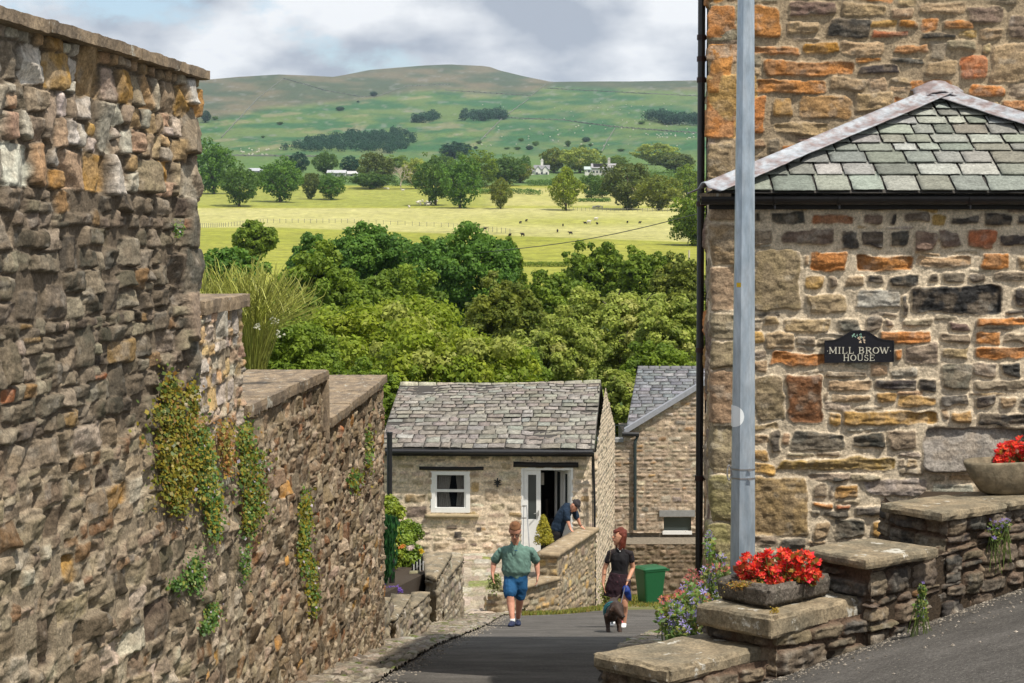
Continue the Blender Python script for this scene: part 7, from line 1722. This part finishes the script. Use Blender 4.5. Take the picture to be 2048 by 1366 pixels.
def man_walking():
    D = 30.2; p = lambda x, y, dy=0: at(x, y, D+dy); zg = gz(.1, D); t = thing('person', (p(1030, 1250).x, D, zg), 'man in sage green half-zip sweatshirt and blue shorts walking up the lane, head bowed', 'person')
    kL, aL, tL = p(1020,1191,-.20), p(1025,1243,-.34), p(1020,1256,-.60); kR, aR, tR = p(1040,1193,.02), p(1036,1236,.30), p(1036,1249,.05)
    for q in (): pass
    body = MB(); hc = p(1030, 1061, -.14); fc = Vector((-.04, -.80, -.60)); up = Vector((0, -.55, .84)); head(body, hc, fc, up, 1.12)
    loft(body, [p(1031,1096), p(1031,1085,-.02), p(1030,1074,-.06)], [.075,.066,.060], [.07,.064,.060])
    loft(body, [p(1031,1165), p(1031,1140), p(1032,1115), p(1031,1102)], [.15,.16,.17,.12], [.11,.12,.11,.07])
    arms = []
    for sh, el, wr, tp, thx in ((p(1001,1101), p(988,1124,.06), p(985,1147,.0), p(987,1162,-.06), 1), (p(1062,1101), p(1073,1124,.10), p(1076,1150,.04), p(1073,1168,-.02), -1)):
        loft(body, [sh.lerp(el, .2), el, el.lerp(wr, .4), wr], [.055,.047,.044,.028], [.055,.047,.042,.026]); hand(body, wr, tp, (-thx, 0, 0), (0, -1, .1), 1.1, .35); arms.append((sh, el, wr))
    for hp, kn, an in ((p(1021,1165), kL, aL), (p(1042,1165), kR, aR)):
        loft(body, [hp, kn+Vector((0,0,.06)), kn, kn.lerp(an, .3)+Vector((0,.03,0)), kn.lerp(an, .75), an], [.080,.062,.060,.062,.042,.037], [.080,.062,.062,.064,.042,.040])
    blobmesh('body', body, .009, M['skin'], t, 3)
    face_parts(hc, fc, up, t, 1.12, glasses=True)
    mb = MB(); u = up.normalized(); f = fc.normalized(); c = hc+u*.012-f*.012; loft(mb, [c+u*.098+f*.004, c+u*.072+f*.008, c+u*.048+f*.004, c+u*.01-f*.05, c-u*.045-f*.055], [.054,.080,.090,.086,.066], [.064,.095,.102,.078,.048], f.cross(u), 16); blobmesh('hair', mb, .008, M['gingerhair'], t, 2)
    # sweatshirt
    mb = MB(); loft(mb, [p(1032,1146), p(1032,1141), p(1033,1127), p(1032,1112), p(1031,1102), p(1031,1094), p(1031,1088)], [.20,.228,.225,.222,.215,.165,.085], [.16,.175,.17,.16,.14,.11,.08])
    for sh, el, wr in arms: m = sh.lerp(el, .5); q0 = sh.lerp(p(1031,1097), .30); loft(mb, [q0, sh, m, sh.lerp(el, .86), el+Vector((0,0,-.012))], [.062,.064,.064,.070,.052], [.070,.072,.070,.074,.052])
    blobmesh('sweatshirt', mb, .011, M['sweat'], t, 3, .024, 3)
    mb = MB()
    for q in (-1, 1): mb.tube([p(1031+q*9, 1083, -.02), p(1031+q*7, 1087, -.10), p(1031+q*1.5, 1101, -.172)], [.014, .013, .007], 7)
    blobmesh('collar', mb, .006, M['sweat'], t, 2)
    mb = MB(); mb.tube([p(1029,1101,-.176), p(1035,1101.5,-.176)], .005, 6); mb.build('chest_tab', M['shorts'], t)
    mb = MB(); loft(mb, [p(1032,1148), p(1031,1160), p(1031,1168)], [.185,.19,.175], [.14,.15,.13])
    loft(mb, [p(1021,1162,-.0), p(1020,1176,-.08), p(1020,1187,-.17)], [.112,.112,.100], [.13,.13,.115]); loft(mb, [p(1042,1162), p(1041,1176), p(1040,1190,.01)], [.108,.108,.098], [.12,.12,.105]); blobmesh('shorts', mb, .010, M['shorts'], t, 3, .016, 9)
    for a, tt in ((aL, tL), (aR, tR)):
        g = Vector((a.x, a.y, gz(a.x, a.y)+.012)); g2 = Vector((tt.x, tt.y, gz(tt.x, tt.y)+.012)); shoe(g, g2, M['navyshoe'], t, 1.1); mb = MB(); mb.tube([g+Vector((0,0,.06)), a+Vector((0,0,.045))], [.042,.040], 10); mb.build('sock', M['sock'], t, smooth=True)
man_walking()
def woman_walking():
    D = 29.6; p = lambda x, y, dy=0: at(x, y, D+dy); t = thing('person', (p(1243, 1250).x, D, gz(1.6, D)), 'red-haired woman in black lace-sleeved top and dotted skirt holding a dog lead, looking left', 'person')
    body = MB(); hc = p(1238, 1073, 0); fc = Vector((-.86, -.42, .20)); up = Vector((.12, 0, 1)); head(body, hc, fc, up, .98)
    loft(body, [p(1240,1105), p(1241,1094,.0), p(1241,1083,.01)], [.075,.048,.048], [.06,.050,.048])
    loft(body, [p(1238,1152), p(1239,1138), p(1240,1117), p(1240,1106)], [.13,.11,.12,.085], [.09,.08,.09,.06])
    aL = (p(1221,1106), p(1209,1138,.03), p(1206,1168,-.03), p(1210,1186,-.06)); aR = (p(1260,1106), p(1266,1136,.05), p(1255,1163,-.10), p(1250,1176,-.16))
    for a, th in ((aL, 1), (aR, -1)):
        loft(body, [a[0].lerp(a[1], .2), a[1], a[1].lerp(a[2], .4), a[2]], [.042,.036,.034,.022], [.042,.036,.033,.021]); hand(body, a[2], a[3], (-th, 0, .1), (0, -1, .2), .92, .30 if th == 1 else .75)
    kF, nF = p(1249,1210,-.12), p(1248,1252,-.02); kB, nB = p(1228,1208,.12), p(1226,1240,.45)
    for hp, kn, an in ((p(1247,1160), kF, nF), (p(1229,1160), kB, nB)):
        loft(body, [hp, kn+Vector((0,0,.06)), kn, kn.lerp(an, .3)+Vector((0,.03,0)), kn.lerp(an, .8), an], [.085,.060,.052,.053,.034,.031], [.09,.062,.054,.055,.036,.033])
    blobmesh('body', body, .009, M['skin2'], t, 3); face_parts(hc, fc, up, t, .98)
    f = fc.normalized(); u = up.normalized(); sd = f.cross(u); mb = MB(); c = hc
    loft(mb, [c+u*.105-f*.01, c+u*.075-f*.018, c+u*.02-f*.045, c-u*.06-f*.055, c-u*.14-f*.06, c-u*.215-f*.055], [.05,.082,.094,.085,.085,.06], [.065,.098,.075,.062,.055,.04], sd, 16)
    loft(mb, [c+u*.09+f*.03, c+u*.075+f*.075, c+u*.045+f*.088], [.05,.055,.05], [.03,.02,.012], sd, 10)
    loft(mb, [c+u*.03-sd*.078-f*.03, c-u*.08-sd*.085-f*.01, c-u*.18-sd*.085-f*.0], [.03,.035,.025], [.045,.045,.03], f, 10); loft(mb, [c+u*.03+sd*.078-f*.04, c-u*.08+sd*.085-f*.03, c-u*.17+sd*.08-f*.03], [.03,.03,.02], [.04,.04,.03], f, 10)
    blobmesh('hair', mb, .008, M['redhair'], t, 2, .004, 5)
    mb = MB(); loft(mb, [p(1238,1149), p(1239,1140), p(1240,1118), p(1240,1108), p(1240,1102)], [.142,.124,.145,.140,.085], [.115,.105,.125,.10,.07]); blobmesh('top', mb, .009, M['blacktop'], t, 3, .010, 2)
    for a in (aL, aR):
        mb = MB(); m = a[0].lerp(a[1], .48); q0 = a[0].lerp(p(1240,1104), .35); loft(mb, [q0, a[0], m], [.056,.055,.054], [.058,.058,.056]); blobmesh('sleeve', mb, .008, M['lace'], t, 2, .006, 4)
    mb = MB(); loft(mb, [p(1238,1146), p(1237,1160), p(1236,1178), p(1235,1193)], [.14,.175,.195,.20], [.12,.15,.165,.17], cap=False); blobmesh('skirt', mb, .009, M['skirt'], t, 2, .022, 8)
    for an, tx in ((nF, -.2), (nB, -.16)):
        g = Vector((an.x, an.y, gz(an.x, an.y)+.012)); 
        if an is nB: g.z = an.z-.05
        shoe(g, g+Vector((-.03, -.17, -.02)), M['whiteshoe'], t, .92)
    mb = MB(); mb.tube([p(1235,1097,-.06), p(1240,1102,-.11), p(1246,1097,-.06)], .0015, 5); mb.tube([p(1240,1102,-.118), p(1240,1103.5,-.118)], .008, 8); mb.build('necklace', M['sock'], t)
    mb = MB(); w = aR[2]; mb.tube([w+Vector((math.cos(a)*.030, math.sin(a)*.030, .018)) for a in [k*math.pi/6 for k in range(13)]], .006, 6); mb.tube([w+Vector((math.cos(a)*.031, math.sin(a)*.031, .038)) for a in [k*math.pi/6 for k in range(13)]], .005, 6); mb.build('bracelets', M['strap'], t)
    # shoulder bag strap
    mb = MB(); mb.tube([p(1222,1092,.04), p(1221,1104,-.10), p(1219,1122,-.12), p(1217,1145,-.02)], .006, 6); mb.build('bag_strap', M['bark'], t)
    # blue bag and lead held in the hand
    q = thing('dog_bag', p(1252, 1185, -.15), 'royal blue bag hanging from the hand that holds the lead', 'bag'); mb = MB(); loft(mb, [p(1251,1174,-.17), p(1253,1182,-.19), p(1257,1193,-.17), p(1261,1201,-.15)], [.045,.06,.05,.02], [.03,.04,.03,.012]); blobmesh('pouch', mb, .008, M['blue'], q, 1, .012, 6)
    mb = MB(); h0 = p(1250,1174,-.19); mb.tube([h0, h0.lerp(at(1232,1213,26.95), .5)-Vector((0,0,.12)), at(1232,1213,26.95)], .007, 6); tag(mb.build('dog_lead', M['strapcloth']), 'thin grey lead running from the woman hand to the brown dog', 'lead')
M['strapcloth'] = material('grey_webbing', base=(.10,.10,.12), rough=.8)
woman_walking()
def dog():
    D = 26.6; g = gz(1.45, D); s = 1.0; p = lambda x, y, dy=0: at(x, y, D+dy); t = thing('dog', (p(1226,1270).x, D, g), 'chocolate brown labrador in a teal harness walking ahead of the woman, tongue out', 'dog'); mb = MB()
    zf = lambda q, dy: Vector((q.x, D+dy, gz(q.x, D+dy)+.015))
    ch = p(1224, 1229, -.02)
    # trunk runs back from the chest, deep in front and tucked up behind
    loft(mb, [ch+Vector((0,-.10,.02)), ch+Vector((.0,.05,.01)), ch+Vector((.02,.25,.02)), ch+Vector((.04,.45,.03)), ch+Vector((.05,.60,.04))], [.075,.105,.105,.090,.075], [.095,.125,.115,.085,.08], (1,0,0), 16)
    loft(mb, [ch+Vector((0,.02,.04)), ch+Vector((.02,-.10,.08)), ch+Vector((.045,-.19,.08))], [.075,.065,.06], [.08,.07,.06])
    hd = p(1232, 1217, -.32); fd = Vector((.46, -.75, -.48)).normalized()
    loft(mb, [hd-fd*.05, hd, hd+fd*.07, hd+fd*.11, hd+fd*.165], [.066,.082,.070,.050,.038], [.070,.084,.068,.048,.036], Vector((.7,.7,0)), 14)
    loft(mb, [hd+fd*.08-Vector((0,0,.045)), hd+fd*.16-Vector((0,0,.055))], [.026,.018], [.014,.010], Vector((.7,.7,0)), 8)
    for q in (-1, 1):
        e = hd+Vector((.05, .05, 0)).normalized()*q*.066+Vector((0,0,.035)); loft(mb, [e, e+Vector((.03*q, .03*q-.01, -.05)), e+Vector((.035*q, .02*q-.01, -.095))], [.012,.014,.010], [.026,.034,.018], fd, 8)
    for x, dyf, fx in ((1214, -.10, 1215), (1234, -.02, 1239)):
        top_ = p(x+1, 1232, dyf); paw = zf(p(fx, 1270), dyf-.06); mid = top_.lerp(paw, .52)+Vector((0, .02, 0)); loft(mb, [top_, mid, paw+Vector((0,.015,.05)), paw+Vector((0,0,.02))], [.052,.034,.027,.032], [.06,.036,.028,.030]); loft(mb, [paw+Vector((0,.01,.018)), paw+Vector((0,-.05,.010))], [.032,.028], [.020,.016])
    for sx in (-1, 1):
        hp = ch+Vector((.05+sx*.065, .56, .0)); kn = hp+Vector((sx*.02, -.08, -.14)); hk = hp+Vector((sx*.01, .10, -.26)); pw = zf(hp+Vector((0,0,0)), .60+sx*.08); pw = Vector((hp.x+sx*.01, pw.y, gz(hp.x, pw.y)+.02)); loft(mb, [hp, kn, hk, pw+Vector((0,.01,.03)), pw+Vector((0,-.05,.005))], [.075,.052,.028,.024,.028], [.09,.06,.03,.024,.016])
    loft(mb, [ch+Vector((.05,.64,.09)), ch+Vector((.10,.80,.06)), ch+Vector((.16,.92,.10))], [.03,.022,.010], [.03,.022,.010])
    blobmesh('body', mb, .009, M['dogfur'], t, 3)
    for q in (-1, 1): mb = MB(); e = hd+fd*.065+Vector((.7,.7,0)).normalized()*q*.034+Vector((0,0,.036)); loft(mb, [e, e+fd*.006], [.009]*2, [.009]*2); mb.build('eye', M['eye'], t, smooth=True)
    mb = MB(); n_ = hd+fd*.195+Vector((0,0,.012)); loft(mb, [n_-Vector((.014,.014,0)), n_+Vector((.014,.014,0))], [.014]*2, [.013]*2); mb.build('nose', M['eye'], t, smooth=True)
    mb = MB(); tn = hd+fd*.15-Vector((0,0,.05)); loft(mb, [tn, tn+fd*.03-Vector((0,0,.03))], [.018,.014], [.005,.004], Vector((.7,.7,0))); mb.build('tongue', M['tongue'], t, smooth=True)
    mb = MB()
    def ringband(c, rx, rz, tilt, w=.014):
        pts = [c+Vector((math.cos(a)*rx, -math.sin(a)*tilt*rz, math.sin(a)*rz)) for a in [k*2*math.pi/24 for k in range(25)]]; mb.tube(pts, w, 6, cap=False)
    ringband(ch+Vector((0,-.055,.035)), .095, .125, .35, .011); ringband(ch+Vector((.01,.15,.01)), .114, .130, .0, .011); mb.tube([ch+Vector((0,-.10,-.05)), ch+Vector((0,-.0,-.12)), ch+Vector((.01,.15,-.125))], .011, 6); mb.tube([ch+Vector((0,-.02,.14)), ch+Vector((.01,.15,.13))], .011, 6); mb.build('harness', M['harness'], t, smooth=True)
dog()
def man_leaning():
    D = 43.15; p = lambda x, y, dy=0: at(x, y, D+dy); t = thing('person', (p(1112,1120).x, D, -7.1), 'man in navy shirt and dark cap bent forward with both hands on the terrace wall', 'person'); body = MB()
    hc = p(1149, 1011, -.1); fc = Vector((.55, -.35, -.76)); up = Vector((.62, -.1, .62)); head(body, hc, fc, up, 1.05)
    loft(body, [p(1134,1016), p(1142,1012,-.05), p(1147,1011,-.08)], [.07,.055,.055], [.07,.055,.055], (0,1,0))
    loft(body, [p(1114,1062), p(1120,1042), p(1130,1024), p(1134,1018)], [.14,.14,.15,.10], [.10,.11,.11,.07], (0,1,0))
    a1 = (p(1133,1022,-.18), p(1135,1040,-.22), p(1141,1058,-.28), p(1147,1064,-.36)); a2 = (p(1146,1016,.10), p(1155,1036,.06), p(1161,1051,.08), p(1168,1057,.02))
    for a in (a1, a2): loft(body, [a[0].lerp(a[1], .3), a[1], a[2]], [.05,.044,.028], [.05,.044,.028]); hand(body, a[2], a[3], (0, 0, 1), (-.3, -1, 0), 1.0, .1)
    blobmesh('body', body, .010, M['skin'], t, 3); face_parts(hc, fc, up, t, 1.05)
    mb = MB(); loft(mb, [p(1113,1064), p(1114,1058), p(1121,1040), p(1130,1024), p(1135,1015)], [.165,.18,.19,.205,.17], [.135,.145,.145,.15,.12], (0,1,0))
    for a in (a1, a2): loft(mb, [a[0], a[0].lerp(a[1], .9)], [.075,.068], [.075,.068])
    blobmesh('shirt', mb, .012, M['navytee'], t, 3, .022, 3)
    mb = MB(); loft(mb, [p(1113,1060), p(1112,1070)], [.17,.165], [.14,.14], (0,1,0))
    for dy in (-.10, .10): loft(mb, [p(1113,1068,dy), p(1108,1098,dy), Vector((p(1105,1125,dy).x, D+dy, -6.98))], [.095,.075,.065], [.10,.075,.065])
    blobmesh('trousers', mb, .012, M['blackcloth'], t, 2, .006, 5)
    for dy in (-.10, .10): g = Vector((p(1105,1125).x, D+dy, -7.07)); shoe(g, g+Vector((.17, -.05, 0)), M['blackcloth'], t, 1.0)
    f = fc.normalized(); u = up.normalized(); sd = f.cross(u); c = hc+u*.03; mb = MB(); loft(mb, [c+u*.085, c+u*.062, c+u*.022], [.058,.084,.094], [.075,.105,.112], sd, 16); loft(mb, [c+u*.018+f*.07, c+u*.008+f*.15, c-u*.01+f*.185], [.075,.070,.045], [.012,.010,.008], sd, 12); blobmesh('cap', mb, .008, M['capcloth'], t, 2)
    mb = MB(); loft(mb, [hc+u*.03-f*.06, hc-u*.03-f*.07, hc-u*.07-f*.05], [.072,.070,.05], [.045,.04,.03], sd, 12); blobmesh('hair', mb, .008, M['greyhair'], t, 2)
    mb = MB(); w = a2[2]; mb.tube([w+Vector((math.cos(a)*.034, math.sin(a)*.034, .01)) for a in [k*math.pi/6 for k in range(13)]], .008, 6); mb.build('wristband', M['eye'], t)
man_leaning()
# ---------------------------------------------------------------- air between the village and the fell
hz = bpy.data.meshes.new('haze'); mbh = MB(); mbh.box((-5200, -12, -40), (5200, 6600, 480)); hz.from_pydata(mbh.v, [], mbh.f); hm = bpy.data.materials.new('haze'); hm.use_nodes = True; ht = hm.node_tree; ht.nodes.clear()
ho = ht.nodes.new('ShaderNodeOutputMaterial'); hv = ht.nodes.new('ShaderNodeVolumePrincipled'); hv.inputs['Color'].default_value = (.62, .78, 1.0, 1); hv.inputs['Density'].default_value = .000055; hv.inputs['Anisotropy'].default_value = .2
ht.links.new(hv.outputs[0], ho.inputs['Volume']); hz.materials.append(hm); hzo = bpy.data.objects.new('haze', hz); col.objects.link(hzo); tag(hzo, kind='stuff')
